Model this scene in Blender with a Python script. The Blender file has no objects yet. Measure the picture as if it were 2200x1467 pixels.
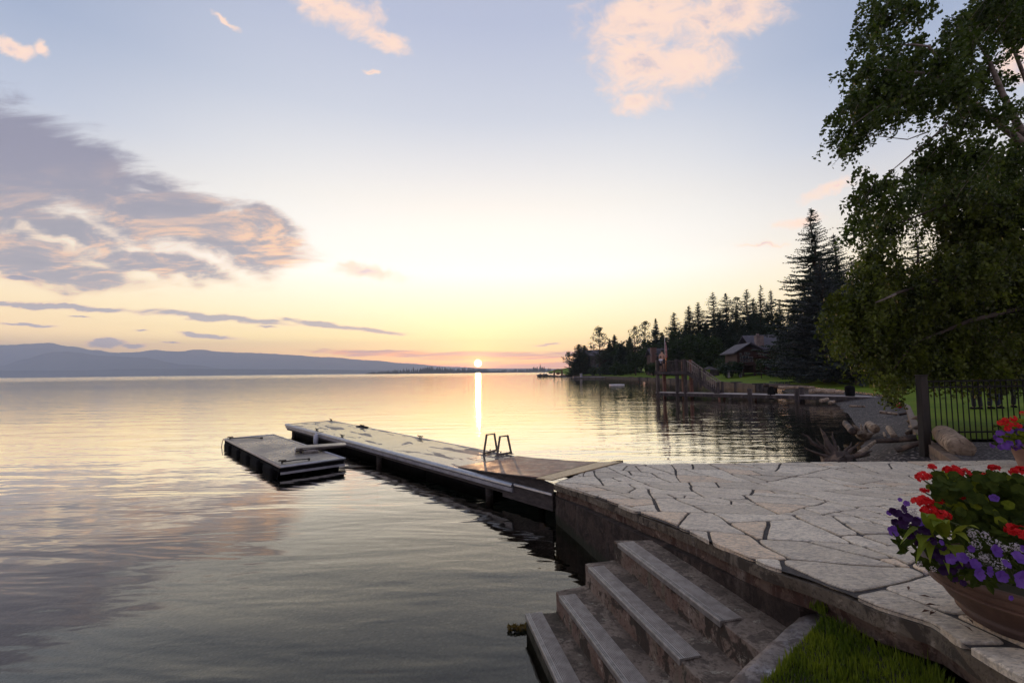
import bpy, bmesh, math, random
import numpy as np
from mathutils import Vector, Matrix, noise as mnoise
from mathutils.geometry import delaunay_2d_cdt

random.seed(7)
rng = np.random.default_rng(11)
PI = math.pi
scene = bpy.context.scene
col = scene.collection

# ------------------------------------------------------------------ camera
CAMH = 2.27
FPX = 1000.0
PITCH = math.atan(66.0 / 1000.0)
ROLL = 0.0105
fwd = Vector((0, math.cos(PITCH), math.sin(PITCH)))
up0 = Vector((0, -math.sin(PITCH), math.cos(PITCH)))
rx0 = Vector((1, 0, 0))
c_right = rx0 * math.cos(ROLL) - up0 * math.sin(ROLL)
c_up = up0 * math.cos(ROLL) + rx0 * math.sin(ROLL)
cam_data = bpy.data.cameras.new("camera")
cam_data.sensor_width = 36.0
cam_data.lens = 36.0 * FPX / 2200.0
cam_data.clip_start = 0.05
cam_data.clip_end = 60000
cam = bpy.data.objects.new("camera", cam_data)
m = Matrix((c_right, c_up, -fwd)).transposed().to_4x4()
m.translation = Vector((0, 0, CAMH))
cam.matrix_world = m
col.objects.link(cam)
scene.camera = cam
EYE = Vector((0, 0, CAMH))


def ray(px, py):
    return fwd + c_right * ((px - 1100) / FPX) - c_up * ((py - 733.5) / FPX)


def G(px, py, z=0.0):
    """point of the horizontal plane z seen at photo pixel (px, py)"""
    d = ray(px, py)
    return EYE + d * ((z - CAMH) / d.z)


def D(px, py, Y):
    """point at ground distance Y (metres ahead) seen at photo pixel"""
    d = ray(px, py)
    return EYE + d * (Y / d.y)


# ------------------------------------------------------------------ world
SUNDIR = ray(1027, 780).normalized()
SUN_EL = math.asin(SUNDIR.z)
SUN_AZ = math.atan2(SUNDIR.x, SUNDIR.y)
scene.view_settings.view_transform = 'Standard'
scene.view_settings.look = 'None'
scene.view_settings.exposure = 0.0
scene.view_settings.gamma = 1.0
scene.render.engine = 'CYCLES'
scene.cycles.use_denoising = True
scene.cycles.max_bounces = 8
scene.cycles.transparent_max_bounces = 12
scene.cycles.volume_bounces = 2
scene.cycles.sample_clamp_indirect = 4.0
scene.cycles.caustics_reflective = False
scene.cycles.caustics_refractive = False

world = bpy.data.worlds.new("World")
scene.world = world
world.use_nodes = True
WT = world.node_tree
for n in list(WT.nodes):
    WT.nodes.remove(n)


class NT:
    """tiny helper to write node graphs as expressions"""
    def __init__(self, tree):
        self.t = tree

    def node(self, typ, **kw):
        n = self.t.nodes.new(typ)
        for k, v in kw.items():
            setattr(n, k, v)
        return n

    def put(self, sock, v):
        if isinstance(v, bpy.types.NodeSocket):
            self.t.links.new(v, sock)
        elif v is not None:
            sock.default_value = v

    def math(self, op, a, b=None, c=None, clamp=False):
        n = self.node('ShaderNodeMath', operation=op)
        n.use_clamp = clamp
        self.put(n.inputs[0], a)
        if b is not None: self.put(n.inputs[1], b)
        if c is not None: self.put(n.inputs[2], c)
        return n.outputs[0]

    def ramp(self, fac, stops, interp='LINEAR'):
        n = self.node('ShaderNodeValToRGB')
        n.color_ramp.interpolation = interp
        el = n.color_ramp.elements
        while len(el) < len(stops): el.new(0.5)
        for e, (p, c) in zip(el, stops):
            e.position = p
            e.color = (c[0], c[1], c[2], 1) if hasattr(c, '__len__') else (c, c, c, 1)
        self.put(n.inputs[0], fac)
        return n.outputs[0]

    def mix(self, fac, a, b, blend='MIX'):
        n = self.node('ShaderNodeMix', data_type='RGBA', blend_type=blend)
        self.put(n.inputs[0], fac)
        self.put(n.inputs[6], a if isinstance(a, bpy.types.NodeSocket) else (*a[:3], 1))
        self.put(n.inputs[7], b if isinstance(b, bpy.types.NodeSocket) else (*b[:3], 1))
        return n.outputs[2]

    def noise(self, vec, scale, detail=4, rough=0.5, dist=0.0, dims='3D'):
        n = self.node('ShaderNodeTexNoise', noise_dimensions=dims)
        self.put(n.inputs['Vector'], vec)
        n.inputs['Scale'].default_value = scale
        n.inputs['Detail'].default_value = detail
        n.inputs['Roughness'].default_value = rough
        n.inputs['Distortion'].default_value = dist
        return n.outputs[0]

    def noisec(self, vec, scale, detail=3, rough=0.5):
        n = self.node('ShaderNodeTexNoise')
        self.put(n.inputs['Vector'], vec)
        n.inputs['Scale'].default_value = scale
        n.inputs['Detail'].default_value = detail
        n.inputs['Roughness'].default_value = rough
        return n.outputs[1]

    def vmath(self, op, a, b=None, s=None):
        n = self.node('ShaderNodeVectorMath', operation=op)
        self.put(n.inputs[0], a)
        if b is not None: self.put(n.inputs[1], b)
        if s is not None: self.put(n.inputs['Scale'], s)
        return n

    def mapping(self, vec, loc=(0, 0, 0), rot=(0, 0, 0), scale=(1, 1, 1), typ='POINT'):
        n = self.node('ShaderNodeMapping', vector_type=typ)
        self.put(n.inputs[0], vec)
        n.inputs[1].default_value = loc
        n.inputs[2].default_value = rot
        n.inputs[3].default_value = scale
        return n.outputs[0]

    def sstep(self, x, a, b):
        n = self.node('ShaderNodeMapRange', interpolation_type='SMOOTHSTEP')
        self.put(n.inputs[0], x)
        n.inputs[1].default_value = a
        n.inputs[2].default_value = b
        return n.outputs[0]


W = NT(WT)
tc = W.node('ShaderNodeTexCoord')
direc = tc.outputs['Generated']
sep = W.node('ShaderNodeSeparateXYZ')
WT.links.new(direc, sep.inputs[0])
dx, dy, dz = sep.outputs
elev = W.math('DIVIDE', W.math('ARCSINE', dz), PI / 2)          # 0..1 = horizon..zenith
hl = W.math('SQRT', W.math('ADD', W.math('MULTIPLY', dx, dx), W.math('MULTIPLY', dy, dy)))
caz = W.math('DIVIDE', W.math('ADD', W.math('MULTIPLY', dx, math.sin(SUN_AZ)),
                              W.math('MULTIPLY', dy, math.cos(SUN_AZ))), W.math('MAXIMUM', hl, 0.001))
def E(deg): return deg / 90.0
near_c = W.ramp(elev, [(0, (.86, .38, .13)), (E(1.6), (1.0, .50, .13)), (E(4), (1.0, .75, .25)), (E(7.5), (1.0, .89, .54)),
                       (E(12), (1.0, .97, .88)), (E(20), (.85, .82, .76)), (E(29), (.565, .60, .68)),
                       (E(38), (.42, .465, .61)), (E(60), (.36, .39, .52)), (1, (.30, .33, .45))])
side_c = W.ramp(elev, [(0, (.95, .48, .16)), (E(3), (1.0, .65, .23)), (E(6), (.98, .73, .35)), (E(10), (.93, .78, .52)),
                       (E(16), (.72, .68, .63)), (E(23), (.45, .50, .61)), (E(30), (.31, .38, .53)),
                       (E(45), (.28, .33, .47)), (1, (.28, .31, .44))])
back_c = W.ramp(elev, [(0, (.36, .29, .32)), (E(10), (.36, .31, .36)), (E(30), (.32, .31, .39)), (1, (.28, .31, .43))])
# the air between here and the hills (the haze box) takes part of the low sky's light: the sky beyond it is that much brighter
HAZE_DENSITY = 1.3e-4
def beyond(e):
    L = min(13300, 890 / max(1e-3, math.sin(math.radians(e))))
    return math.exp(HAZE_DENSITY * L * .72)
bst = [(E(e), (beyond(e) / 4,) * 3) for e in (0, 2, 4, 5, 6.5, 8, 10, 14, 20, 30, 45)] + [(1, (.25, .25, .25))]
boost = W.math('MULTIPLY', W.ramp(elev, bst), 4.0)
f_side = W.sstep(caz, 0.985, 0.70)
f_back = W.sstep(caz, 0.60, -0.35)
sky = W.mix(f_side, near_c, side_c)
sky = W.mix(f_back, sky, back_c)

# clouds: a layer of soft blobs written in the direction plane (u, v) = (x/y, z/y) x 1000, ahead of the viewer
yy = W.math('MAXIMUM', dy, 0.05)
u = W.math('MULTIPLY', W.math('DIVIDE', dx, yy), 1000)
v = W.math('MULTIPLY', W.math('DIVIDE', dz, yy), 1000)
cmb = W.node('ShaderNodeCombineXYZ')
WT.links.new(u, cmb.inputs[0]); WT.links.new(v, cmb.inputs[1])
uv = cmb.outputs[0]
front = W.sstep(dy, 0.08, 0.25)


def uvof(px, py):
    d = ray(px, py)
    return d.x / d.y * 1000, d.z / d.y * 1000


def blobfield(vec, blobs):
    cur = None
    for (px, py, rx, ry, ang) in blobs:      # ang: degrees, positive = falls to the right in the picture
        a, b = uvof(px, py)
        mv = W.mapping(vec, loc=(a, b, 0), rot=(0, 0, -math.radians(ang)), scale=(rx, ry, 1), typ='TEXTURE')
        ln = W.vmath('LENGTH', mv).outputs['Value']
        cur = ln if cur is None else W.math('SMOOTH_MIN', cur, ln, 0.18)
    return W.math('SUBTRACT', 1.0, cur)


def warp(vec, scale, amp, detail=3, stretch=None, rot=0):
    vv = vec if stretch is None else W.mapping(vec, rot=(0, 0, math.radians(rot)), scale=(*stretch, 1))
    nc = W.noisec(vv, scale, detail, .55)
    off = W.vmath('MULTIPLY', W.vmath('SUBTRACT', nc, (0.5, 0.5, 0.5)).outputs[0], (amp, amp, 0))
    return W.vmath('ADD', vec, off.outputs[0]).outputs[0]


# A: the big bank on the left, violet-grey with orange-lit streaks, falling to the right
wA = warp(uv, 0.006, 90, 4)
A = blobfield(wA, [(20, 330, 200, 120, 32), (180, 380, 230, 95, 30), (330, 450, 220, 85, 20), (480, 500, 190, 72, 14),
                   (575, 465, 100, 40, 28), (600, 520, 80, 25, 12), (60, 560, 290, 55, 9), (330, 565, 210, 32, 10), (120, 485, 190, 36, 15), (-120, 420, 260, 220, 20),
                   (-300, 480, 350, 190, 10)])
streakA = W.noise(W.mapping(uv, rot=(0, 0, math.radians(27)), scale=(.0052, .020, 1)), 1.0, 9, .64, .45)
A2 = W.math('ADD', A, W.math('MULTIPLY', W.math('SUBTRACT', streakA, .44), 1.9))
densA = W.sstep(A2, -0.10, 0.55)
litA = W.noise(W.mapping(uv, loc=(3.3, 1.7, 0), rot=(0, 0, math.radians(24)), scale=(.005, .020, 1)), 1.0, 8, .66, .5)
thickA = W.sstep(A2, 0.12, 0.85)
sunny = W.sstep(v, 500, 230)
eastA = W.sstep(u, -1150, -450)
hot = W.math('MULTIPLY', W.sstep(litA, .46, .62), W.math('MULTIPLY', sunny, W.math('ADD', .65, W.math('MULTIPLY', .35, eastA))))
hot = W.math('MULTIPLY', hot, W.math('SUBTRACT', 1.0, W.math('MULTIPLY', W.sstep(A2, .75, 1.25), .75)))
hot = W.math('MAXIMUM', hot, W.math('MULTIPLY', W.math('SUBTRACT', 1, W.sstep(A2, 0.05, 0.5)), W.math('MULTIPLY', sunny, .8)))
colA = W.mix(W.sstep(litA, .3, .75), (.20, .20, .255), (.34, .30, .33))
colA = W.mix(W.sstep(v, 300, 520), colA, (.19, .185, .265))
colA = W.mix(hot, colA, (1.0, .56, .28))
sky = W.mix(W.math('MULTIPLY', W.math('MULTIPLY', densA, front), .93), sky, colA)

# B: pale pink puffs high up, both sides of centre
wB = warp(uv, 0.02, 46, 5)
B = blobfield(wB, [(1400, 30, 150, 95, -8), (1560, 20, 160, 70, -20), (1370, 130, 105, 100, 0), (1480, 130, 110, 70, -18), (1365, 215, 62, 32, 0),
                   (745, 30, 80, 42, 14), (820, 80, 66, 24, 22), (690, 8, 70, 24, 8), (30, 105, 60, 22, 22), (90, 105, 30, 18, 40),
                   (485, 45, 36, 8, 38), (795, 155, 22, 7, 10),
                   (1790, 400, 75, 20, -22), (1715, 478, 50, 13, -10), (1640, 528, 60, 5, 2), (2190, 130, 70, 50, -20), (800, 585, 85, 15, 8), (752, 572, 36, 9, 14)])
nB = W.noise(W.mapping(uv, scale=(.012, .016, 1)), 1.0, 8, .66, .4)
B2 = W.math('ADD', B, W.math('MULTIPLY', W.math('SUBTRACT', nB, .49), 2.2))
densB = W.sstep(B2, -0.25, 0.75)
nB2 = W.noise(W.mapping(uv, loc=(5, 2, 0), scale=(.009, .012, 1)), 1.0, 5, .6)
colB = W.mix(W.math('MULTIPLY', W.sstep(B2, .5, 1.15), W.sstep(nB2, .42, .62)), (1.0, .70, .53), (.54, .47, .53))
sky = W.mix(W.math('MULTIPLY', W.math('MULTIPLY', densB, front), .90), sky, colB)

# C: thin grey-blue streaks low over the hills, and the small cumulus
wC = warp(uv, 0.012, 26, 4, (1, 2.2))
C = blobfield(wC, [(120, 660, 300, 10, 3.5), (470, 682, 250, 10, 6), (700, 697, 130, 9, 8), (800, 708, 95, 7, 6), (60, 697, 100, 5, 4),
                   (450, 722, 95, 7, 6), (225, 738, 52, 15, 0), (288, 744, 30, 7, 0), (365, 737, 40, 3, 3), (575, 701, 32, 5, 0), (300, 707, 22, 3, 2),
                   (170, 683, 40, 3, 6), (40, 600, 60, 9, 8),
                   (1175, 740, 45, 4, -3)])
nC = W.noise(W.mapping(uv, rot=(0, 0, math.radians(5)), scale=(.012, .06, 1)), 1.0, 6, .62, .5)
C2 = W.math('ADD', C, W.math('MULTIPLY', W.math('SUBTRACT', nC, .5), 1.5))
densC = W.sstep(C2, 0.0, 0.55)
colC = W.mix(W.sstep(C2, .10, .6), (.92, .56, .34), (.22, .22, .29))
sky = W.mix(W.math('MULTIPLY', W.math('MULTIPLY', densC, front), .85), sky, colC)

# D: the mauve band the sun sets into, pink-orange streaked
wD = warp(uv, 0.01, 16, 4, (1, 4))
Dd = blobfield(wD, [(830, 758, 200, 10, 1.5), (1060, 765, 220, 13, 1), (1000, 786, 330, 9, 1), (1330, 760, 260, 14, 0), (1250, 783, 300, 9, 0)])
nD = W.noise(W.mapping(uv, rot=(0, 0, math.radians(1.5)), scale=(.007, .09, 1)), 1.0, 6, .6, .5)
D2 = W.math('ADD', Dd, W.math('MULTIPLY', W.math('SUBTRACT', nD, .5), 2.0))
densD = W.sstep(D2, 0.0, 0.5)
nD2 = W.noise(W.mapping(uv, loc=(4, 7, 0), scale=(.006, .12, 1)), 1.0, 4, .6)
colD = W.mix(W.sstep(nD2, .46, .60), (.30, .17, .19), (.98, .33, .10))
sky = W.mix(W.math('MULTIPLY', W.math('MULTIPLY', densD, front), .95), sky, colD)

# sun disc and its glow
dots = W.vmath('DOT_PRODUCT', direc, tuple(SUNDIR)).outputs['Value']
ang = W.math('ARCCOSINE', W.math('MINIMUM', dots, 1.0))
disc = W.sstep(ang, math.radians(0.50), math.radians(0.36))
g1 = W.math('POWER', 2.718, W.math('MULTIPLY', ang, -1 / math.radians(1.0)))
g2 = W.math('POWER', 2.718, W.math('MULTIPLY', ang, -1 / math.radians(9.0)))
sun_add = W.mix(W.math('MULTIPLY', g1, 1.0, clamp=True), (0, 0, 0), (1.5, .38, .04))
sun_add2 = W.mix(W.math('MULTIPLY', g2, 1.0, clamp=True), (0, 0, 0), (.36, .24, .07))
sky = W.mix(1.0, sky, sun_add, 'ADD')
sky = W.mix(1.0, sky, sun_add2, 'ADD')
sky = W.mix(disc, sky, (9, 7.2, 3.6))
sky = W.vmath('SCALE', sky, s=boost).outputs[0]
nish = W.node('ShaderNodeTexSky', sky_type='NISHITA')
nish.sun_disc = False
nish.sun_elevation = SUN_EL
nish.sun_rotation = SUN_AZ
bg1 = W.node('ShaderNodeBackground'); bg1.inputs[1].default_value = 1.0
WT.links.new(sky, bg1.inputs[0])
bg2 = W.node('ShaderNodeBackground'); bg2.inputs[1].default_value = 0.05
WT.links.new(nish.outputs[0], bg2.inputs[0])
add = W.node('ShaderNodeAddShader')
WT.links.new(bg1.outputs[0], add.inputs[0]); WT.links.new(bg2.outputs[0], add.inputs[1])
wo = W.node('ShaderNodeOutputWorld')
WT.links.new(add.outputs[0], wo.inputs[0])
world.cycles.sampling_method = 'MANUAL'
world.cycles.sample_map_resolution = 2048

sl = bpy.data.lights.new("sun", 'SUN')
sl.energy = 1.5
sl.angle = math.radians(0.5)
sl.color = (1.0, .52, .22)
so = bpy.data.objects.new("sun", sl)
so.rotation_euler = SUNDIR.to_track_quat('Z', 'Y').to_euler()
so.location = (0, 0, 50)
col.objects.link(so)


# ------------------------------------------------------------------ mesh helpers
def tag(o, label=None, cat=None, group=None, kind=None):
    if label: o['label'] = label
    if cat: o['category'] = cat
    if group: o['group'] = group
    if kind: o['kind'] = kind
    return o


def empty(name, loc=(0, 0, 0), rz=0.0):
    o = bpy.data.objects.new(name, None)
    o.location = loc
    o.rotation_euler = (0, 0, rz)
    o.empty_display_size = .2
    col.objects.link(o)
    return o


class MB:
    def __init__(self):
        self.v = []; self.f = []; self.mi = []

    def add(self, vs, fs, mi=0):
        b = len(self.v)
        self.v.extend(tuple(x) for x in vs)
        self.f.extend(tuple(b + i for i in f) for f in fs)
        self.mi.extend([mi] * len(fs))
        return self

    def box(self, c, s, rz=0.0, mi=0, M=None):
        hx, hy, hz = s[0] / 2, s[1] / 2, s[2] / 2
        vs = [Vector((x, y, z)) for x in (-hx, hx) for y in (-hy, hy) for z in (-hz, hz)]
        R = M if M is not None else Matrix.Rotation(rz, 3, 'Z')
        vs = [R @ q + Vector(c) for q in vs]
        return self.add(vs, [(0, 1, 3, 2), (4, 6, 7, 5), (0, 4, 5, 1), (2, 3, 7, 6), (0, 2, 6, 4), (1, 5, 7, 3)], mi)

    def beam(self, a, b, w, h, mi=0, up=(0, 0, 1)):
        """box from a to b (centres), width w sideways and height h"""
        a, b = Vector(a), Vector(b)
        d = (b - a)
        L = d.length
        y = d.normalized()
        upv = Vector(up)
        if abs(y.dot(upv)) > .99: upv = Vector((0, 1, 0))
        x = y.cross(upv).normalized()
        z = x.cross(y)
        M = Matrix((x, y, z)).transposed()
        return self.box((a + b) / 2, (w, L, h), M=M, mi=mi)

    def tube(self, pts, rad, n=8, mi=0, cap=True):
        pts = [Vector(p) for p in pts]
        if not hasattr(rad, '__len__'): rad = [rad] * len(pts)
        vs = []; fs = []
        prevx = None
        for i, p in enumerate(pts):
            t = (pts[min(i + 1, len(pts) - 1)] - pts[max(i - 1, 0)])
            if t.length < 1e-9: t = Vector((0, 0, 1))
            t.normalize()
            x = prevx if prevx is not None else (Vector((1, 0, 0)) if abs(t.x) < .9 else Vector((0, 1, 0)))
            x = (x - t * x.dot(t))
            if x.length < 1e-6: x = t.orthogonal()
            x.normalize()
            prevx = x
            y = t.cross(x)
            for k in range(n):
                a = 2 * PI * k / n
                vs.append(p + (x * math.cos(a) + y * math.sin(a)) * rad[i])
        for i in range(len(pts) - 1):
            for k in range(n):
                fs.append((i * n + k, i * n + (k + 1) % n, (i + 1) * n + (k + 1) % n, (i + 1) * n + k))
        if cap:
            fs.append(tuple(range(n))[::-1])
            fs.append(tuple((len(pts) - 1) * n + k for k in range(n)))
        return self.add(vs, fs, mi)

    def prism(self, poly, z0, z1, mi=0):
        n = len(poly)
        f0 = z0 if callable(z0) else (lambda x, y: z0)
        f1 = z1 if callable(z1) else (lambda x, y: z1)
        vs = [(p[0], p[1], f0(p[0], p[1])) for p in poly] + [(p[0], p[1], f1(p[0], p[1])) for p in poly]
        fs = [tuple(range(n))[::-1], tuple(range(n, 2 * n))] + [(i, (i + 1) % n, n + (i + 1) % n, n + i) for i in range(n)]
        return self.add(vs, fs, mi)

    def lathe(self, prof, c=(0, 0, 0), n=24, mi=0):
        vs = []; fs = []
        for (r, z) in prof:
            for k in range(n):
                a = 2 * PI * k / n
                vs.append((c[0] + r * math.cos(a), c[1] + r * math.sin(a), c[2] + z))
        for i in range(len(prof) - 1):
            for k in range(n):
                fs.append((i * n + k, i * n + (k + 1) % n, (i + 1) * n + (k + 1) % n, (i + 1) * n + k))
        fs.append(tuple(range(n))[::-1]); fs.append(tuple((len(prof) - 1) * n + k for k in range(n)))
        return self.add(vs, fs, mi)

    def blob(self, c, r, sub=2, amp=.15, fr=1.5, mi=0, seed=0):
        bm = bmesh.new()
        bmesh.ops.create_icosphere(bm, subdivisions=sub, radius=1.0)
        c = Vector(c); r = Vector(r if hasattr(r, '__len__') else (r, r, r))
        vs = []
        for q in bm.verts:
            d = q.co.copy()
            k = 1 + amp * mnoise.noise(d * fr + Vector((seed * 3.1, seed, 0)))*2
            vs.append(c + Vector((d.x * r.x, d.y * r.y, d.z * r.z)) * k)
        fs = [tuple(q.index for q in f.verts) for f in bm.faces]
        bm.free()
        return self.add(vs, fs, mi)

    def build(self, name, mats, parent=None, smooth=False, bevel=0.0, loc=None):
        me = bpy.data.meshes.new(name)
        me.from_pydata([tuple(q) for q in self.v], [], self.f)
        if not isinstance(mats, (list, tuple)): mats = [mats]
        for q in mats: me.materials.append(q)
        if len(mats) > 1: me.polygons.foreach_set('material_index', self.mi)
        if smooth: me.polygons.foreach_set('use_smooth', [True] * len(me.polygons))
        me.update()
        o = bpy.data.objects.new(name, me)
        col.objects.link(o)
        if parent is not None: o.parent = parent
        if loc is not None: o.location = loc
        if bevel > 0:
            b = o.modifiers.new('bevel', 'BEVEL')
            b.width = bevel; b.segments = 2; b.limit_method = 'ANGLE'
        return o


def quads_mesh(name, P, mats, midx=None, smooth=False):
    """P: (N,4,3) array of quads"""
    N = len(P)
    me = bpy.data.meshes.new(name)
    me.vertices.add(N * 4)
    me.vertices.foreach_set('co', np.ascontiguousarray(P, dtype=np.float32).ravel())
    me.loops.add(N * 4)
    me.loops.foreach_set('vertex_index', np.arange(N * 4, dtype=np.int32))
    me.polygons.add(N)
    me.polygons.foreach_set('loop_start', np.arange(0, N * 4, 4, dtype=np.int32))
    me.polygons.foreach_set('loop_total', np.full(N, 4, dtype=np.int32))
    if not isinstance(mats, (list, tuple)): mats = [mats]
    for q in mats: me.materials.append(q)
    if midx is not None: me.polygons.foreach_set('material_index', np.asarray(midx, dtype=np.int32))
    me.update(calc_edges=True)
    return me


def link_mesh(name, me, parent=None, loc=None):
    o = bpy.data.objects.new(name, me)
    col.objects.link(o)
    if parent is not None: o.parent = parent
    if loc is not None: o.location = loc
    return o


def leaf_quads(C, size, aspect=0.6, up_bias=0.0, droop=0.0, R=None):
    """rhombic leaves at centres C (N,3)"""
    R = R or rng
    N = len(C)
    a = R.normal(size=(N, 3))
    a[:, 2] -= droop
    a /= np.linalg.norm(a, axis=1)[:, None]
    b = R.normal(size=(N, 3))
    b -= a * (a * b).sum(1)[:, None]
    b /= np.linalg.norm(b, axis=1)[:, None]
    s = (size * R.uniform(.7, 1.3, N))[:, None]
    P = np.empty((N, 4, 3))
    P[:, 0] = C - a * s * .5
    P[:, 1] = C + b * s * .5 * aspect + a * s * .05
    P[:, 2] = C + a * s * .5
    P[:, 3] = C - b * s * .5 * aspect + a * s * .05
    return P


# ------------------------------------------------------------------ material helpers
def new_mat(name):
    mt = bpy.data.materials.new(name)
    mt.use_nodes = True
    t = mt.node_tree
    for n in list(t.nodes): t.nodes.remove(n)
    k = NT(t)
    out = k.node('ShaderNodeOutputMaterial')
    return mt, k, out


def surf(name, c1, c2=None, rough=.8, scale=3.0, bump=0.0, bscale=None, detail=6, metallic=0.0, spec=.5, stretch=(1, 1, 1),
         c3=None, s3=1.0, thr=(.35, .65), rough2=None, coat=0.0, space='world'):
    mt, k, out = new_mat(name)
    p = k.node('ShaderNodeBsdfPrincipled')
    if space == 'world':
        pos = k.node('ShaderNodeNewGeometry').outputs['Position']
    else:
        pos = k.node('ShaderNodeTexCoord').outputs['Object']
    if stretch != (1, 1, 1): pos = k.mapping(pos, scale=stretch)
    c2 = c2 or c1
    n1 = k.noise(pos, scale, detail, .6, .3)
    f1 = k.sstep(n1, *thr)
    cc = k.mix(f1, c1, c2)
    if c3 is not None:
        n3 = k.noise(k.mapping(pos, loc=(9, 4, 2)), s3, 4, .6, .6)
        cc = k.mix(k.sstep(n3, .5, .68), cc, c3)
    k.put(p.inputs['Base Color'], cc)
    if rough2 is not None:
        k.put(p.inputs['Roughness'], k.math('ADD', rough, k.math('MULTIPLY', f1, rough2 - rough)))
    else:
        p.inputs['Roughness'].default_value = rough
    p.inputs['Metallic'].default_value = metallic
    p.inputs['Specular IOR Level'].default_value = spec
    if coat: p.inputs['Coat Weight'].default_value = coat
    if bump:
        b = k.node('ShaderNodeBump')
        b.inputs['Strength'].default_value = 1.0
        b.inputs['Distance'].default_value = bump
        k.put(b.inputs['Height'], k.noise(pos, bscale or scale * 4, 6, .62))
        k.put(p.inputs['Normal'], b.outputs[0])
    k.put(out.inputs[0], p.outputs[0])
    return mt


def leafmat(name, c1, c2, trans=.35, scale=1.2, rough=.55, spec=.25):
    mt, k, out = new_mat(name)
    pos = k.node('ShaderNodeNewGeometry').outputs['Position']
    rnd = k.node('ShaderNodeNewGeometry').outputs['Random Per Island']
    f = k.math('ADD', k.math('MULTIPLY', k.sstep(k.noise(pos, scale, 3), .35, .65), .6), k.math('MULTIPLY', rnd, .4))
    cc = k.mix(f, c1, c2)
    p = k.node('ShaderNodeBsdfPrincipled')
    k.put(p.inputs['Base Color'], cc)
    p.inputs['Roughness'].default_value = rough
    p.inputs['Specular IOR Level'].default_value = spec
    tr = k.node('ShaderNodeBsdfTranslucent')
    k.put(tr.inputs[0], cc)
    mx = k.node('ShaderNodeMixShader')
    mx.inputs[0].default_value = trans
    k.put(mx.inputs[1], p.outputs[0]); k.put(mx.inputs[2], tr.outputs[0])
    k.put(out.inputs[0], mx.outputs[0])
    return mt


# ================================================================== SETTING
# ---- water
def make_water_mat():
    mt, k, out = new_mat('lake water')
    pos = k.node('ShaderNodeNewGeometry').outputs['Position']
    # crests run roughly across the view
    p1 = k.mapping(pos, rot=(0, 0, math.radians(-9)), scale=(.25, 1.05, 1))
    n1 = k.noise(p1, 1.0, 3, .5, .5)
    p2 = k.mapping(pos, rot=(0, 0, math.radians(12)), scale=(1.5, 3.6, 1))
    n2 = k.noise(p2, 1.0, 2, .5, .5)
    p3 = k.mapping(pos, scale=(.02, .05, 1))
    patch = k.sstep(k.noise(p3, 1.0, 3, .5), .38, .62)
    h = k.math('ADD', k.math('MULTIPLY', n1, .030), k.math('MULTIPLY', n2, k.math('ADD', .0042, k.math('MULTIPLY', patch, .0075))))
    b = k.node('ShaderNodeBump')
    b.inputs['Strength'].default_value = 1.0
    b.inputs['Distance'].default_value = 1.0
    k.put(b.inputs['Height'], h)
    fr = k.node('ShaderNodeFresnel'); fr.inputs[0].default_value = 1.42
    k.put(fr.inputs['Normal'], b.outputs[0])
    gl = k.node('ShaderNodeBsdfGlossy'); dist_ = k.vmath('LENGTH', pos).outputs['Value']
    k.put(gl.inputs['Roughness'], k.math('ADD', .035, k.math('MULTIPLY', k.sstep(dist_, 25, 600), .10)))
    gl.inputs['Color'].default_value = (1.0, .955, .86, 1)  # golden evening light put into the reflection colour of the water
    k.put(gl.inputs['Normal'], b.outputs[0])
    tr = k.node('ShaderNodeBsdfTransparent'); tr.inputs[0].default_value = (.36, .40, .34, 1)
    mx = k.node('ShaderNodeMixShader')
    F_ = fr.outputs[0]
    k.put(mx.inputs[0], k.math('MULTIPLY', F_, k.math('ADD', 1.0, k.math('MULTIPLY', k.math('MULTIPLY', k.math('SUBTRACT', 1, F_), F_), 5.2)), clamp=True)); k.put(mx.inputs[1], tr.outputs[0]); k.put(mx.inputs[2], gl.outputs[0])
    k.put(out.inputs[0], mx.outputs[0])
    return mt


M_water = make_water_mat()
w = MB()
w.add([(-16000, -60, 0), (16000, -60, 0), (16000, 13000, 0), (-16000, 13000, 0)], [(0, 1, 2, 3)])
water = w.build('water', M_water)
tag(water, 'calm rippled lake reflecting the sunset sky', kind='structure')


def pebble_mat(name, c1, c2, c3, scale, bump=.01, wet=.8):
    mt, k, out = new_mat(name)
    pos = k.node('ShaderNodeNewGeometry').outputs['Position']
    wp = k.vmath('ADD', pos, k.vmath('SCALE', k.noisec(pos, scale * .8, 2), s=.35 / scale).outputs[0]).outputs[0]
    vo = k.node('ShaderNodeTexVoronoi'); vo.inputs['Scale'].default_value = scale
    k.put(vo.inputs['Vector'], wp)
    sepc = k.node('ShaderNodeSeparateColor'); k.put(sepc.inputs[0], vo.outputs['Color'])
    cc = k.mix(sepc.outputs[0], c1, c2)
    cc = k.mix(k.sstep(sepc.outputs[1], .72, .95), cc, c3)
    n = k.noise(pos, .8, 4)
    cc = k.mix(k.math('MULTIPLY', k.sstep(n, .4, .7), .55), cc, c1)
    cc = k.mix(k.sstep(vo.outputs['Distance'], .28, .62), cc, tuple(x * .35 for x in c1))
    p = k.node('ShaderNodeBsdfPrincipled')
    k.put(p.inputs['Base Color'], cc)
    p.inputs['Roughness'].default_value = wet
    b = k.node('ShaderNodeBump'); b.inputs['Distance'].default_value = bump
    k.put(b.inputs['Height'], k.math('SUBTRACT', 1, vo.outputs['Distance']))
    k.put(p.inputs['Normal'], b.outputs[0])
    k.put(out.inputs[0], p.outputs[0])
    return mt


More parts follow.
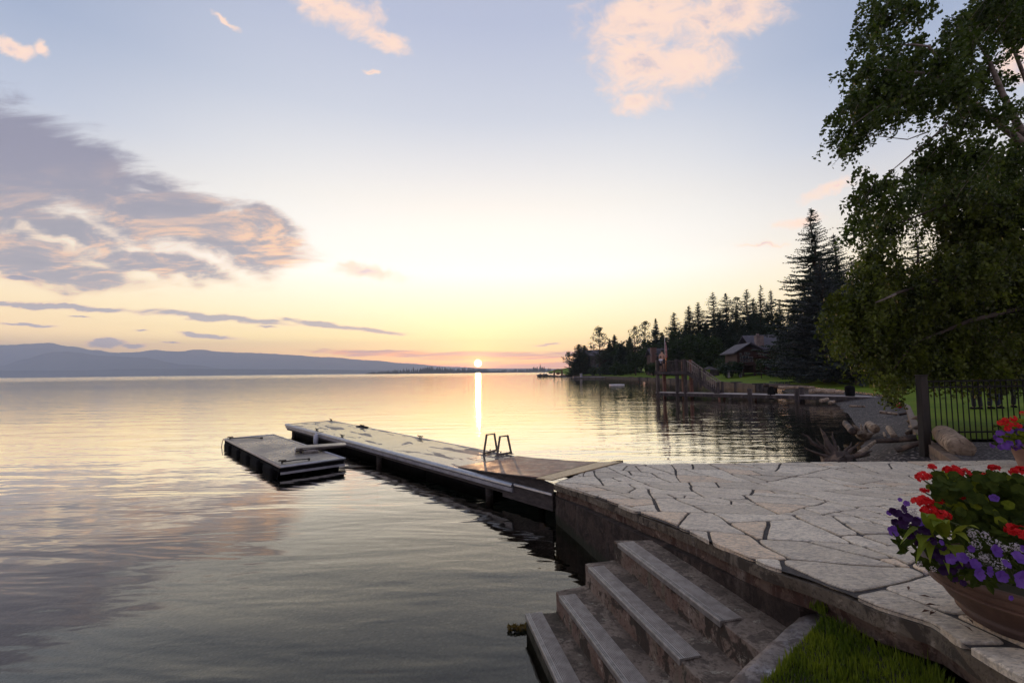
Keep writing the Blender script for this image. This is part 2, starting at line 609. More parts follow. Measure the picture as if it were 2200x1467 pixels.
M_bed = pebble_mat('lakebed pebbles', (.065, .06, .05), (.13, .12, .10), (.22, .21, .18), 16, .02)
xs = [-16000, -300, -60, -30, -20, -14, -9, -6, -4, -2, 0, 2, 4, 6, 8, 12, 20, 40, 100, 300, 16000]
ys = [-60, -5, 0, 2, 4, 6, 8, 10, 14, 20, 30, 60, 200, 13000]
def bedz(x, y):
    d = math.hypot(max(0, 2.0 - x), max(0, y - 3) * .6) if x < 2 else max(0, y - 3) * .35
    return -.42 - min(12, .11 * d + .004 * d * d)
w = MB()
w.add([(x, y, bedz(x, y)) for y in ys for x in xs],
      [(j * len(xs) + i, j * len(xs) + i + 1, (j + 1) * len(xs) + i + 1, (j + 1) * len(xs) + i) for j in range(len(ys) - 1) for i in range(len(xs) - 1)])
tag(w.build('lakebed', M_bed, smooth=True), 'pebbly bottom of the lake under clear water', kind='structure')


# ---- shore outlines (world points found from the photograph)
Wpts = [Vector((6.6, 8.0, 0)), G(1822, 985), G(1846, 945), G(1838, 925), G(1822, 907), G(1811, 892), G(1792, 873), G(1762, 858), G(1715, 845), G(1660, 838)]
ZB = .62
Bpts = [Vector((9.35, 10.9, ZB)), Vector((10.6, 12.4, ZB)), G(1950, 872, ZB), G(1900, 848, ZB), G(1800, 836, ZB), G(1700, 828, ZB), G(1625, 825.5, ZB)]
Wall = [G(1625, 825.5, ZB), G(1575, 822, ZB), G(1543, 820, ZB), G(1516, 818, ZB), G(1475, 816, ZB), G(1430, 813.6, ZB), G(1380, 811, ZB), G(1307, 808.3, ZB), G(1262, 806.6, ZB), G(1232, 806.3, ZB)]
edge = [Vector((60, 10.9, ZB))] + Bpts + Wall[1:]


def dist_edge(x, y, pl):
    best = 1e9
    for a, b in zip(pl[:-1], pl[1:]):
        ax, ay, bx, by = a[0], a[1], b[0], b[1]
        t = ((x - ax) * (bx - ax) + (y - ay) * (by - ay)) / max(1e-9, (bx - ax) ** 2 + (by - ay) ** 2)
        t = min(1, max(0, t))
        best = min(best, math.hypot(x - ax - t * (bx - ax), y - ay - t * (by - ay)))
    return best


def lawn_z(x, y):
    d = dist_edge(x, y, edge)
    sl_ = .030 + .042 * min(1, max(0, (y - 25) / 30))
    z = ZB + sl_ * min(d, 18) + .022 * max(0, min(d, 50) - 18) + .06 * max(0, min(d, 110) - 50)
    z += .10 * mnoise.noise(Vector((x * .09, y * .07, 0))) * min(1, d / 6)
    return z


def terrain(name, poly, pts, zf, mat):
    """ground sheet: boundary polygon + inner points, triangulated"""
    vs = [Vector((p[0], p[1])) for p in poly]
    n = len(vs)
    ed = [(i, (i + 1) % n) for i in range(n)]
    vs += [Vector((p[0], p[1])) for p in pts]
    r = delaunay_2d_cdt(vs, ed, [], 1, 1e-5)
    w = MB()
    w.add([(q.x, q.y, zf(q.x, q.y)) for q in r[0]], [tuple(f) for f in r[2]])
    o = w.build(name, mat, smooth=True)
    return o


def grid_pts(x0, x1, y0, y1, fx, fy):
    out = []
    y = y0
    while y < y1:
        x = x0
        while x < x1:
            out.append((x + random.uniform(-.3, .3) * fx(y), y + random.uniform(-.3, .3) * fy(y)))
            x += fx(y)
        y += fy(y)
    return out


def grass_mat(name, c1, c2, c3):
    mt, k, out = new_mat(name)
    pos = k.node('ShaderNodeNewGeometry').outputs['Position']
    a = k.noise(pos, .35, 5, .6, .3)
    b_ = k.noise(k.mapping(pos, scale=(1.2, .35, 1)), 1.3, 5, .65)
    f = k.noise(pos, 22, 4, .7)
    cc = k.mix(k.sstep(a, .35, .65), c1, c2)
    cc = k.mix(k.math('MULTIPLY', k.sstep(b_, .5, .75), .7), cc, c3)
    cc = k.mix(k.math('MULTIPLY', k.sstep(f, .45, .7), .5), cc, tuple(q * .4 for q in c1))
    p = k.node('ShaderNodeBsdfPrincipled')
    k.put(p.inputs['Base Color'], cc)
    p.inputs['Roughness'].default_value = .85
    p.inputs['Specular IOR Level'].default_value = .1
    b = k.node('ShaderNodeBump'); b.inputs['Distance'].default_value = .06
    k.put(b.inputs['Height'], k.noise(pos, 14, 5, .7))
    k.put(p.inputs['Normal'], b.outputs[0])
    k.put(out.inputs[0], p.outputs[0])
    return mt


M_lawn = grass_mat('mown grass', (.10, .17, .012), (.15, .22, .016), (.18, .19, .025))
poly = [(60, 10.9)] + [(p.x, p.y) for p in Bpts + Wall[1:]]
end = poly[-1]
poly += [(end[0] - 10, end[1] + 30), (end[0] + 10, end[1] + 90), (260, 340), (260, 10.9)]
pts = grid_pts(10, 250, 12, 320, lambda y: max(1.2, y * .06), lambda y: max(1.2, y * .07))
lawn = terrain('lawn', poly, pts, lawn_z, M_lawn)
tag(lawn, 'green mown lawn rising from the shore to the woods', kind='structure')
def on_lawn(px, Y):
    d = ray(px, 800)
    x = d.x / d.y * Y
    return Vector((x, Y, lawn_z(x, Y)))

# ---- gravel beach
M_gravel = pebble_mat('beach gravel', (.045, .036, .034), (.125, .10, .092), (.32, .27, .24), 15, .03)
Wl = [Vector((p.x, p.y, 0)) for p in Wpts]
Bl = Bpts
def beach_z(x, y):
    dw = dist_edge(x, y, Wl); db = dist_edge(x, y, Bl)
    t = dw / max(1e-6, dw + db)
    # under the patio and on the water side it goes below the surface
    z = -.10 + (.50 + .10) * (t ** .8)
    z += .045 * mnoise.noise(Vector((x * 1.1, y * .9, 3))) + .02 * mnoise.noise(Vector((x * 3.1, y * 2.9, 7)))
    return z
bpoly = [(p.x, p.y) for p in Wpts] + [(p.x + .05, p.y) for p in Bpts[::-1]] + [(8.0, 8.2)]
pts = grid_pts(6.5, 32, 8.1, 60, lambda y: max(.22, y * .018), lambda y: max(.22, y * .02))
wb = terrain('gravel_beach', bpoly, pts, beach_z, M_gravel)
tag(wb, 'dark pebble beach sloping into the dark bay', kind='structure')

M_gravel2 = pebble_mat('path gravel', (.07, .062, .06), (.19, .17, .17), (.36, .33, .32), 20, .02)
w = MB()
gp = [(8.08, 8.45), (30, 8.45), (30, 10.86), (9.40, 10.86)]
g = terrain('gravel_strip', gp, grid_pts(9.6, 29, 8.5, 10.7, lambda y: .4, lambda y: .4),
            lambda x, y: .555 + .015 * mnoise.noise(Vector((x * 2, y * 2, 1))), M_gravel2)
tag(g, 'strip of grey gravel between patio and fence', kind='structure')

# ---- far hills across the lake
M_hill = surf('far forested slope', (.045, .06, .05), (.075, .085, .065), rough=1.0, scale=.004, detail=8, spec=.0)
def hills(name, outline, dist, depth, label, seed):
    w = MB()
    xs_ = []
    x = outline[0][0]
    while x <= outline[-1][0]:
        xs_.append(x); x += 9
    rows = 9
    vs = []
    for j in range(rows):
        t = j / (rows - 1)               # 0 foot ... 1 ridge, then falls behind
        for x in xs_:
            for a, b in zip(outline[:-1], outline[1:]):
                if a[0] <= x <= b[0]:
                    s = (x - a[0]) / (b[0] - a[0]); s = s * s * (3 - 2 * s)
                    y = a[1] + (b[1] - a[1]) * s
                    break
            Yr = dist + depth * t
            H = max(2, D(x, y, dist + depth * .75).z)
            tt = min(1, t / .75)
            prof = tt ** 1.15 if t <= .75 else 1 - (t - .75) * 2.2
            nz = mnoise.fractal(Vector((x * .013 + seed, t * 2.2, seed)), 1.0, 2.0, 5)
            h = H * prof * (1 + .30 * nz * math.sin(PI * min(1, tt)) ) + H * .03 * mnoise.noise(Vector((x * .05, seed, 1))) * tt
            pt = D(x, 800, Yr)
            vs.append((pt.x, pt.y, h if j else -6))
    n = len(xs_)
    w.add(vs, [(j * n + i, j * n + i + 1, (j + 1) * n + i + 1, (j + 1) * n + i) for j in range(rows - 1) for i in range(n - 1)])
    o = w.build(name, M_hill, smooth=True)
    tag(o, label, kind='structure')
    return o


hills('hills', [(-700, 760), (-300, 748), (0, 741), (60, 739), (95, 736), (150, 744), (200, 752), (245, 757), (285, 757), (330, 751.5), (375, 755), (430, 750.5),
                (475, 756), (550, 758), (600, 761), (700, 767), (800, 774), (880, 781), (960, 787.5), (1050, 791), (1200, 791.5), (1300, 793), (1500, 793)],
      9800, 3200, 'long blue mountain ridge across the lake', 3.0)
hills('hills', [(-700, 770), (-300, 795), (0, 786), (50, 772), (100, 758), (135, 755), (160, 757), (220, 764), (300, 768), (400, 783), (520, 796), (620, 802)],
      7600, 1700, 'nearer darker ridge in front of the long mountain ridge at left', 8.0)
hills('hills', [(-700, 790), (-200, 797), (100, 796), (350, 792), (600, 793), (800, 795), (900, 798), (1000, 799.5)],
      6400, 900, 'low wooded foothills along the far shore', 12.0)

# haze: even air round everything
mt, k, out = new_mat('haze air')
pv = k.node('ShaderNodeVolumePrincipled')
pv.inputs['Color'].default_value = (.70, .79, .96, 1)
pv.inputs['Density'].default_value = HAZE_DENSITY
pv.inputs['Anisotropy'].default_value = .2
k.put(out.inputs['Volume'], pv.outputs[0])
hz = MB().box((0, 6250, 440), (33000, 13700, 908)).build('haze', mt)
tag(hz, 'blue evening haze over the lake and far hills', kind='stuff')


# ================================================================== PATIO, WALL, STEPS
def patio_z(x, y):
    """level by the lake, rising gently towards the camera"""
    t = 7.2 - y
    s = .25
    return CAMH - 1.69 + .108 * (s * math.log1p(math.exp(min(40, t / s))))


def P(px, py, dz=0.0):
    z = .6
    for _ in range(25):
        q = G(px, py, z)
        z = .5 * z + .5 * (patio_z(q.x, q.y) + dz)
    return G(px, py, z)


edge_px = [(1190, 1036), (1243, 1052), (1305, 1074), (1376, 1101), (1440, 1124), (1502, 1148.5), (1575, 1180), (1649, 1211.5), (1735, 1238), (1817, 1268), (1880, 1295),
           (2000, 1332), (2095, 1392), (2193, 1450)]
patio_edge = [P(*q) for q in edge_px]
e_last = patio_edge[-1]
lip_far = P(1318, 990)
outline = [(p.x, p.y) for p in patio_edge] + [(e_last.x + .35, e_last.y - .9), (e_last.x + 1.2, .2), (17, .2), (17, 8.62), (lip_far.x + .25, 8.62), (lip_far.x, lip_far.y)]

M_stone, k, out = new_mat('flagstone quartzite')
pos = k.node('ShaderNodeNewGeometry').outputs['Position']
rnd = k.node('ShaderNodeNewGeometry').outputs['Random Per Island']
n_big = k.noise(pos, 1.6, 6, .62, .4)
n_fine = k.noise(k.mapping(pos, scale=(1, 1.8, 1)), 30, 6, .75)
n_mid = k.noise(pos, 9, 6, .66, .6)
cc = k.ramp(rnd, [(0, (.60, .52, .39)), (.3, (.72, .63, .48)), (.6, (.78, .69, .53)), (.85, (.76, .59, .40)), (1, (.64, .57, .46))], 'CONSTANT')
cc = k.mix(k.math('MULTIPLY', k.sstep(n_big, .42, .7), .35), cc, (.40, .33, .26))
cc = k.mix(k.math('MULTIPLY', k.sstep(n_mid, .47, .62), .45), cc, (.30, .27, .235))
cc = k.mix(k.math('MULTIPLY', k.sstep(n_fine, .50, .58), .6), cc, (.22, .20, .18))
cc = k.mix(k.math('MULTIPLY', k.sstep(n_fine, .44, .36), .5), cc, (.85, .80, .72))
p = k.node('ShaderNodeBsdfPrincipled')
k.put(p.inputs['Base Color'], cc)
p.inputs['Roughness'].default_value = .62
p.inputs['Specular IOR Level'].default_value = .45
b = k.node('ShaderNodeBump'); b.inputs['Distance'].default_value = .018
hh = k.math('ADD', k.math('MULTIPLY', n_mid, .9), k.math('ADD', k.math('MULTIPLY', n_fine, .35), k.math('MULTIPLY', k.noise(k.mapping(pos, rot=(0, 0, .3), scale=(1, 4, 1)), 5, 5, .6), .7)))
k.put(b.inputs['Height'], hh); k.put(p.inputs['Normal'], b.outputs[0])
k.put(out.inputs[0], p.outputs[0])
M_mortar = surf('dark joint mortar', (.032, .028, .027), (.07, .062, .058), rough=.95, scale=14, bump=.01)


def clip_half(poly, a, n):
    out_ = []
    m_ = len(poly)
    for i in range(m_):
        p_, q_ = poly[i], poly[(i + 1) % m_]
        dp = (p_[0] - a[0]) * n[0] + (p_[1] - a[1]) * n[1]
        dq = (q_[0] - a[0]) * n[0] + (q_[1] - a[1]) * n[1]
        if dp >= 0: out_.append(p_)
        if (dp >= 0) != (dq >= 0):
            t = dp / (dp - dq)
            out_.append((p_[0] + (q_[0] - p_[0]) * t, p_[1] + (q_[1] - p_[1]) * t))
    return out_


def area(poly):
    return .5 * sum(poly[i][0] * poly[(i + 1) % len(poly)][1] - poly[(i + 1) % len(poly)][0] * poly[i][1] for i in range(len(poly)))


def split_cells(poly, R):
    A = abs(area(poly))
    xs_ = [q[0] for q in poly]; ys_ = [q[1] for q in poly]
    target = R.choice([.08, .18, .28, .36, .45, .58])
    if A < target or A < .035: return [poly]
    wx, wy = max(xs_) - min(xs_), max(ys_) - min(ys_)
    c = (sum(xs_) / len(xs_), sum(ys_) / len(ys_))
    c = (c[0] + R.uniform(-.16, .16) * wx, c[1] + R.uniform(-.16, .16) * wy)
    # cut across the longer direction, at a skewed angle
    best = None
    for _ in range(4):
        a = (0 if wx > wy * .85 else PI / 2) + R.uniform(-.62, .62)
        nrm = (math.cos(a), math.sin(a))
        A1 = clip_half(poly, c, nrm); A2_ = clip_half(poly, c, (-nrm[0], -nrm[1]))
        if len(A1) < 3 or len(A2_) < 3: continue
        def comp(q):
            per = sum(math.dist(q[i], q[(i + 1) % len(q)]) for i in range(len(q)))
            return abs(area(q)) / per ** 2
        sc_ = min(comp(A1), comp(A2_)) * R.uniform(.75, 1.25)
        if best is None or sc_ > best[0]: best = (sc_, A1, A2_)
    if best is None: return [poly]
    return split_cells(best[1], R) + split_cells(best[2], R)


def wob(x, y, a=.022):
    q = mnoise.noise_vector(Vector((x * 2.3, y * 2.3, 1.7)))
    q2 = mnoise.noise_vector(Vector((x * 11, y * 11, 4.7)))
    return x + a * 1.7 * q.x + a * .28 * q2.x, y + a * 1.7 * q.y + a * .28 * q2.y


def inset(poly, gap):
    if area(poly) < 0: poly = poly[::-1]
    cur = poly
    m_ = len(poly)
    for i in range(m_):
        a, b_ = poly[i], poly[(i + 1) % m_]
        L = math.dist(a, b_)
        if L < 1e-4: continue
        nx, ny = -(b_[1] - a[1]) / L, (b_[0] - a[0]) / L
        cur = clip_half(cur, (a[0] + nx * gap, a[1] + ny * gap), (nx, ny))
        if len(cur) < 3: return []
    return cur


def stone_ring(poly):
    """round the corners, subdivide and wobble"""
    m_ = len(poly)
    pts_ = []
    for i in range(m_):
        a, b_, c_ = poly[i - 1], poly[i], poly[(i + 1) % m_]
        la, lc = math.dist(a, b_), math.dist(b_, c_)
        r = min(.035, la * .3, lc * .3)
        if la < 1e-4 or lc < 1e-4: continue
        p1 = (b_[0] + (a[0] - b_[0]) * r / la, b_[1] + (a[1] - b_[1]) * r / la)
        p2 = (b_[0] + (c_[0] - b_[0]) * r / lc, b_[1] + (c_[1] - b_[1]) * r / lc)
        pts_.append(p1); pts_.append(((p1[0] + p2[0] + 2 * b_[0]) / 4, (p1[1] + p2[1] + 2 * b_[1]) / 4)); pts_.append(p2)
    out_ = []
    for i in range(len(pts_)):
        a, b_ = pts_[i], pts_[(i + 1) % len(pts_)]
        L = math.dist(a, b_)
        n_ = max(1, int(L / .07))
        for j in range(n_):
            t = j / n_
            out_.append(wob(a[0] + (b_[0] - a[0]) * t, a[1] + (b_[1] - a[1]) * t))
    return out_


RS = random.Random(31)
ox0 = min(q[0] for q in outline) - .1
cells = split_cells([(ox0, .1), (17.1, .1), (17.1, 9), (ox0, 9)], RS)
w = MB()
for c_ in cells:
    sub = list(outline)
    cc_ = c_ if area(c_) > 0 else c_[::-1]
    for i in range(len(cc_)):
        a, b_ = cc_[i], cc_[(i + 1) % len(cc_)]
        L = math.dist(a, b_)
        if L < 1e-5: continue
        sub = clip_half(sub, a, (-(b_[1] - a[1]) / L, (b_[0] - a[0]) / L))
        if len(sub) < 3: break
    if len(sub) < 3 or abs(area(sub)) < .003: continue
    gap_ = RS.choice([.009, .012, .016, .022])
    q = inset(sub, gap_)
    if area(sub) > .02 and (len(q) < 3 or abs(area(q)) < .72 * abs(area(sub))):
        mx_ = sum(t_[0] for t_ in sub) / len(sub); my_ = sum(t_[1] for t_ in sub) / len(sub)
        f_ = 1 - 1.6 * gap_ / math.sqrt(abs(area(sub)))
        q = [(mx_ + (t_[0] - mx_) * f_, my_ + (t_[1] - my_) * f_) for t_ in sub]
    if len(q) < 3 or abs(area(q)) < .0015: continue
    ring = stone_ring(q)
    n = len(ring)
    if n < 3: continue
    h = RS.uniform(-.002, .002)
    gx = sum(r_[0] for r_ in ring) / n; gy = sum(r_[1] for r_ in ring) / n
    def inn(r_, d_):
        L = math.dist(r_, (gx, gy)) or 1
        f_ = max(.2, 1 - d_ / L)
        return (gx + (r_[0] - gx) * f_, gy + (r_[1] - gy) * f_)
    v0 = [(r_[0], r_[1], patio_z(*r_) - .035) for r_ in ring]
    v1 = [(r_[0], r_[1], patio_z(*r_) + h - .006) for r_ in ring]
    r2 = [inn(r_, .010) for r_ in ring]
    v2 = [(r_[0], r_[1], patio_z(*r_) + h + .0015 * mnoise.noise(Vector((r_[0] * 8, r_[1] * 8, 0)))) for r_ in r2]
    fs = []
    for i in range(n):
        j = (i + 1) % n
        fs.append((i, j, n + j, n + i)); fs.append((n + i, n + j, 2 * n + j, 2 * n + i))
    # fan the top through its centre
    fs += [(2 * n + i, 2 * n + (i + 1) % n, 3 * n) for i in range(n)]
    w.add(v0 + v1 + v2 + [(gx, gy, patio_z(gx, gy) + h)], fs)
patio = empty('patio')
tag(patio, 'pale crazy paved flagstone patio beside the lake', kind='structure')
w.build('flagstones', M_stone, patio)
bed = [(x_, y_) for (x_, y_) in outline]
w = MB()
# mortar bed: strip quads following the slope
bv = delaunay_2d_cdt([Vector(q) for q in bed] + [Vector((x_, y_)) for y_ in np.arange(.5, 8.6, .35) for x_ in np.arange(ox0, 17, .6)],
                     [(i, (i + 1) % len(bed)) for i in range(len(bed))], [], 1, 1e-5)
w.add([(q.x, q.y, patio_z(q.x, q.y) - .014) for q in bv[0]], [tuple(f) for f in bv[2]])
w.build('joints', M_mortar, patio)

# edge slab + retaining wall
def conc(name, c1, c2, c3, stain, s=1.0, streak=True):
    mt, k, out = new_mat(name)
    pos = k.node('ShaderNodeNewGeometry').outputs['Position']
    sp = k.mapping(pos, scale=(5, 5, .8))
    st = k.noise(sp, 1.6 * s, 6, .65, .3)
    a = k.noise(pos, 2.2 * s, 8, .68, .5)
    f = k.noise(pos, 30 * s, 6, .7)
    g_ = k.noise(k.mapping(pos, loc=(5, 3, 1)), 5 * s, 7, .7, .6)
    cc = k.mix(k.sstep(a, .36, .64), c1, c2)
    cc = k.mix(k.math('MULTIPLY', k.sstep(g_, .50, .56), .9), cc, c3)
    lich = k.noise(k.mapping(pos, loc=(2, 8, 5)), 7 * s, 6, .75, .4)
    cc = k.mix(k.math('MULTIPLY', k.sstep(lich, .58, .66), .55), cc, tuple(min(.5, q * 2.2) for q in c2))
    if streak: cc = k.mix(k.math('MULTIPLY', k.sstep(st, .52, .72), .6), cc, stain)
    cc = k.mix(k.math('MULTIPLY', k.sstep(f, .50, .60), .6), cc, tuple(q * .45 for q in c1))
    sz = k.node('ShaderNodeSeparateXYZ'); k.put(sz.inputs[0], pos)
    wl_ = k.math('ADD', sz.outputs[2], k.math('MULTIPLY', k.math('SUBTRACT', a, .5), .16))
    cc = k.mix(k.math('MULTIPLY', k.sstep(wl_, .16, .07), .85), cc, (.016, .020, .010))
    p = k.node('ShaderNodeBsdfPrincipled')
    k.put(p.inputs['Base Color'], cc)
    p.inputs['Roughness'].default_value = .9
    p.inputs['Specular IOR Level'].default_value = .3
    b = k.node('ShaderNodeBump'); b.inputs['Distance'].default_value = .012
    k.put(b.inputs['Height'], k.math('ADD', k.noise(pos, 16 * s, 8, .72), k.math('MULTIPLY', g_, .8)))
    k.put(p.inputs['Normal'], b.outputs[0])
    k.put(out.inputs[0], p.outputs[0])
    return mt


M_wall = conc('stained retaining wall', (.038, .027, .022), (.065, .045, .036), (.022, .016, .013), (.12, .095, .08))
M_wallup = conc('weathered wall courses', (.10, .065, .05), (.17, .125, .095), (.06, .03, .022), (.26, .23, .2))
M_slab = conc('rough slab edge', (.10, .08, .058), (.17, .14, .105), (.045, .036, .028), (.26, .22, .18))
M_step = conc('old mossy concrete', (.15, .115, .088), (.27, .215, .165), (.10, .078, .06), (.20, .20, .165), streak=False)
M_riser = conc('spalled red concrete', (.15, .095, .072), (.25, .20, .16), (.03, .026, .02), (.12, .13, .09))


def wavy_strip(w, line, z_top, z_bot, out_off, thick=0.0, rows=5, amp=.012, seed=0, mi=0, step=.12):
    """vertical face along a polyline (list of (x,y)); offset outward (to the left of travel) and roughened"""
    pts_ = []
    for a, b_ in zip(line[:-1], line[1:]):
        L = math.dist(a, b_); n_ = max(1, int(L / step))
        for j in range(n_): pts_.append((a[0] + (b_[0] - a[0]) * j / n_, a[1] + (b_[1] - a[1]) * j / n_))
    pts_.append(line[-1])
    vs = []
    m_ = len(pts_)
    for i, q in enumerate(pts_):
        a = pts_[max(0, i - 1)]; b_ = pts_[min(m_ - 1, i + 1)]
        L = math.dist(a, b_) or 1
        nx, ny = (b_[1] - a[1]) / L, -(b_[0] - a[0]) / L        # right of travel
        zt = z_top(q[0], q[1]); zb = z_bot(q[0], q[1])
        for r in range(rows + 1):
            z = zt + (zb - zt) * r / rows
            o_ = out_off + amp * mnoise.fractal(Vector((q[0] * 5 + seed, q[1] * 5, z * 9 + seed)), 1, 2, 3)
            vs.append((q[0] + nx * o_, q[1] + ny * o_, z))
        # roof back inwards
    fs = []
    R1 = rows + 1
    for i in range(m_ - 1):
        for r in range(rows):
            fs.append((i * R1 + r, (i + 1) * R1 + r, (i + 1) * R1 + r + 1, i * R1 + r + 1))
    base = len(vs)
    for i, q in enumerate(pts_):          # top and bottom ledges reaching back under the patio
        vs.append((q[0] + .25 * LEDGE[0], q[1] + .25 * LEDGE[1], z_top(*q)))
        vs.append((q[0] + .25 * LEDGE[0], q[1] + .25 * LEDGE[1], z_bot(*q)))
    for i in range(m_ - 1):
        fs.append((i * R1, base + 2 * i, base + 2 * i + 2, (i + 1) * R1))
        fs.append((i * R1 + rows, (i + 1) * R1 + rows, base + 2 * i + 3, base + 2 * i + 1))
    # end caps
    fs.append(tuple([r for r in range(R1)] + [base + 1, base]))
    fs.append(tuple([(m_ - 1) * R1 + r for r in range(R1)][::-1] + [base + 2 * m_ - 2, base + 2 * m_ - 1]))
    w.add(vs, fs, mi)


LEDGE = (.95, .2)
eline = [(p.x, p.y) for p in patio_edge] + [(e_last.x + .35, e_last.y - .9)]
WALLX0 = 2.44
def wall_pt(Y): return (WALLX0 - .25 * Y, Y)
wallrt = empty('retaining_wall', (0, 0, 0))
tag(wallrt, 'stained brown concrete wall holding up the patio above the water', 'wall')
w = MB()
# travel is from the lake corner towards the camera: the water is on the right of travel
wavy_strip(w, eline, lambda x, y: patio_z(x, y) - .032, lambda x, y: patio_z(x, y) - .105, .012, amp=.014, rows=3, seed=2)
w.build('slab_edge', M_slab, wallrt)
w = MB()
wavy_strip(w, eline, lambda x, y: patio_z(x, y) - .105, lambda x, y: patio_z(x, y) - .20, -.035, amp=.02, rows=3, seed=5)
w.build('upper_course', M_wallup, wallrt)
w = MB()
cy = patio_edge[0].y
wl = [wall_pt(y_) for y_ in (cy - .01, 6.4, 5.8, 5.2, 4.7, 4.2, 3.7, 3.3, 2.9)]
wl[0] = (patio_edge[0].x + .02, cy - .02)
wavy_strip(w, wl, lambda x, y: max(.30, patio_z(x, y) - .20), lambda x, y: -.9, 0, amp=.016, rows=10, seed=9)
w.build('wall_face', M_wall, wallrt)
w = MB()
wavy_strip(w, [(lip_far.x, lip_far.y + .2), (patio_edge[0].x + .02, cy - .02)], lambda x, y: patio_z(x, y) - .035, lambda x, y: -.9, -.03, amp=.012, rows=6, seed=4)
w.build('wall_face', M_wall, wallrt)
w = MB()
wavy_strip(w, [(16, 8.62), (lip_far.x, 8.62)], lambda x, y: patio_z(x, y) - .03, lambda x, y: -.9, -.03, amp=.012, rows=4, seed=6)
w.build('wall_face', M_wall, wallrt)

# ---- steps
hs = [1.60, 1.776, 1.957, 2.13]
Zs = [CAMH - h_ for h_ in hs]
F = [G(1319, 1161, Zs[0]), G(1257, 1212, Zs[1]), G(1195, 1271.6, Zs[2]), G(1131, 1321, Zs[3])]
F2 = [G(1551, 1338, Zs[0]), G(1464, 1420, Zs[1]), G(1340, 1467, Zs[2]), G(1200, 1467, Zs[3])]
cA = Vector((1.80, 2.86)); cdir = Vector((-.78, -.62)).normalized()
def curb_hit(a, b_):
    a2 = Vector((a.x, a.y)); d2 = Vector((b_.x - a.x, b_.y - a.y)).normalized()
    # a2 + s d2 = cA + t cdir
    det = d2.x * (-cdir.y) - d2.y * (-cdir.x)
    r = cA - a2
    s = (r.x * (-cdir.y) - r.y * (-cdir.x)) / det
    return a2 + d2 * s
Nn = [curb_hit(a, b_) for a, b_ in zip(F, F2)]
backF = Vector((wall_pt(4.52)[0] + .08, 4.52)); backN = cA + Vector((.02, .10))
profF = [(backF.x, backF.y, Zs[0])]; profN = [(backN.x, backN.y, Zs[0])]
for i in range(4):
    profF.append((F[i].x, F[i].y, Zs[i])); profN.append((Nn[i].x, Nn[i].y, Zs[i]))
    zn = Zs[i + 1] if i < 3 else -.8
    profF.append((F[i].x, F[i].y, zn)); profN.append((Nn[i].x, Nn[i].y, zn))
def loft(w, pF, pN, n, mi_of, amp=.006, sub=3):
    segs = []
    for s_ in range(len(pF) - 1):
        for q in range(sub): segs.append((s_, q / sub))
    segs.append((len(pF) - 2, 1.0))
    vs = []
    for (s_, t_) in segs:
        a = Vector(pF[s_]).lerp(Vector(pF[s_ + 1]), t_); b_ = Vector(pN[s_]).lerp(Vector(pN[s_ + 1]), t_)
        # knock the arris off a little
        for j in range(n + 1):
            q = a.lerp(b_, j / n)
            nz = mnoise.noise_vector(q * 6) * amp + mnoise.noise_vector(q * 19) * amp * .5
            vs.append(tuple(q + nz))
    n1 = n + 1
    for i in range(len(segs) - 1):
        w.add([], [])
    fs = [(i * n1 + j, i * n1 + j + 1, (i + 1) * n1 + j + 1, (i + 1) * n1 + j) for i in range(len(segs) - 1) for j in range(n)]
    base = len(w.v)
    w.add(vs, fs)
    for idx in range(len(w.mi) - len(fs), len(w.mi)):
        loc_ = (idx - (len(w.mi) - len(fs))) // n
        w.mi[idx] = mi_of(segs[loc_][0])
    return vs, n1, segs
steps = empty('lake_steps')
tag(steps, 'worn concrete steps going down into the water beside the patio', 'steps')
w = MB()
vs, n1, segs = loft(w, profF, profN, 34, lambda s_: 0 if s_ % 2 == 0 else 1, amp=.007, sub=4)
endv = [vs[i * n1] for i in range(len(segs))] + [(backF.x, backF.y, -.8)]
w.add(endv, [tuple(range(len(endv)))], 1)
w.build('concrete_flight', [M_step, M_riser], steps, bevel=.006)

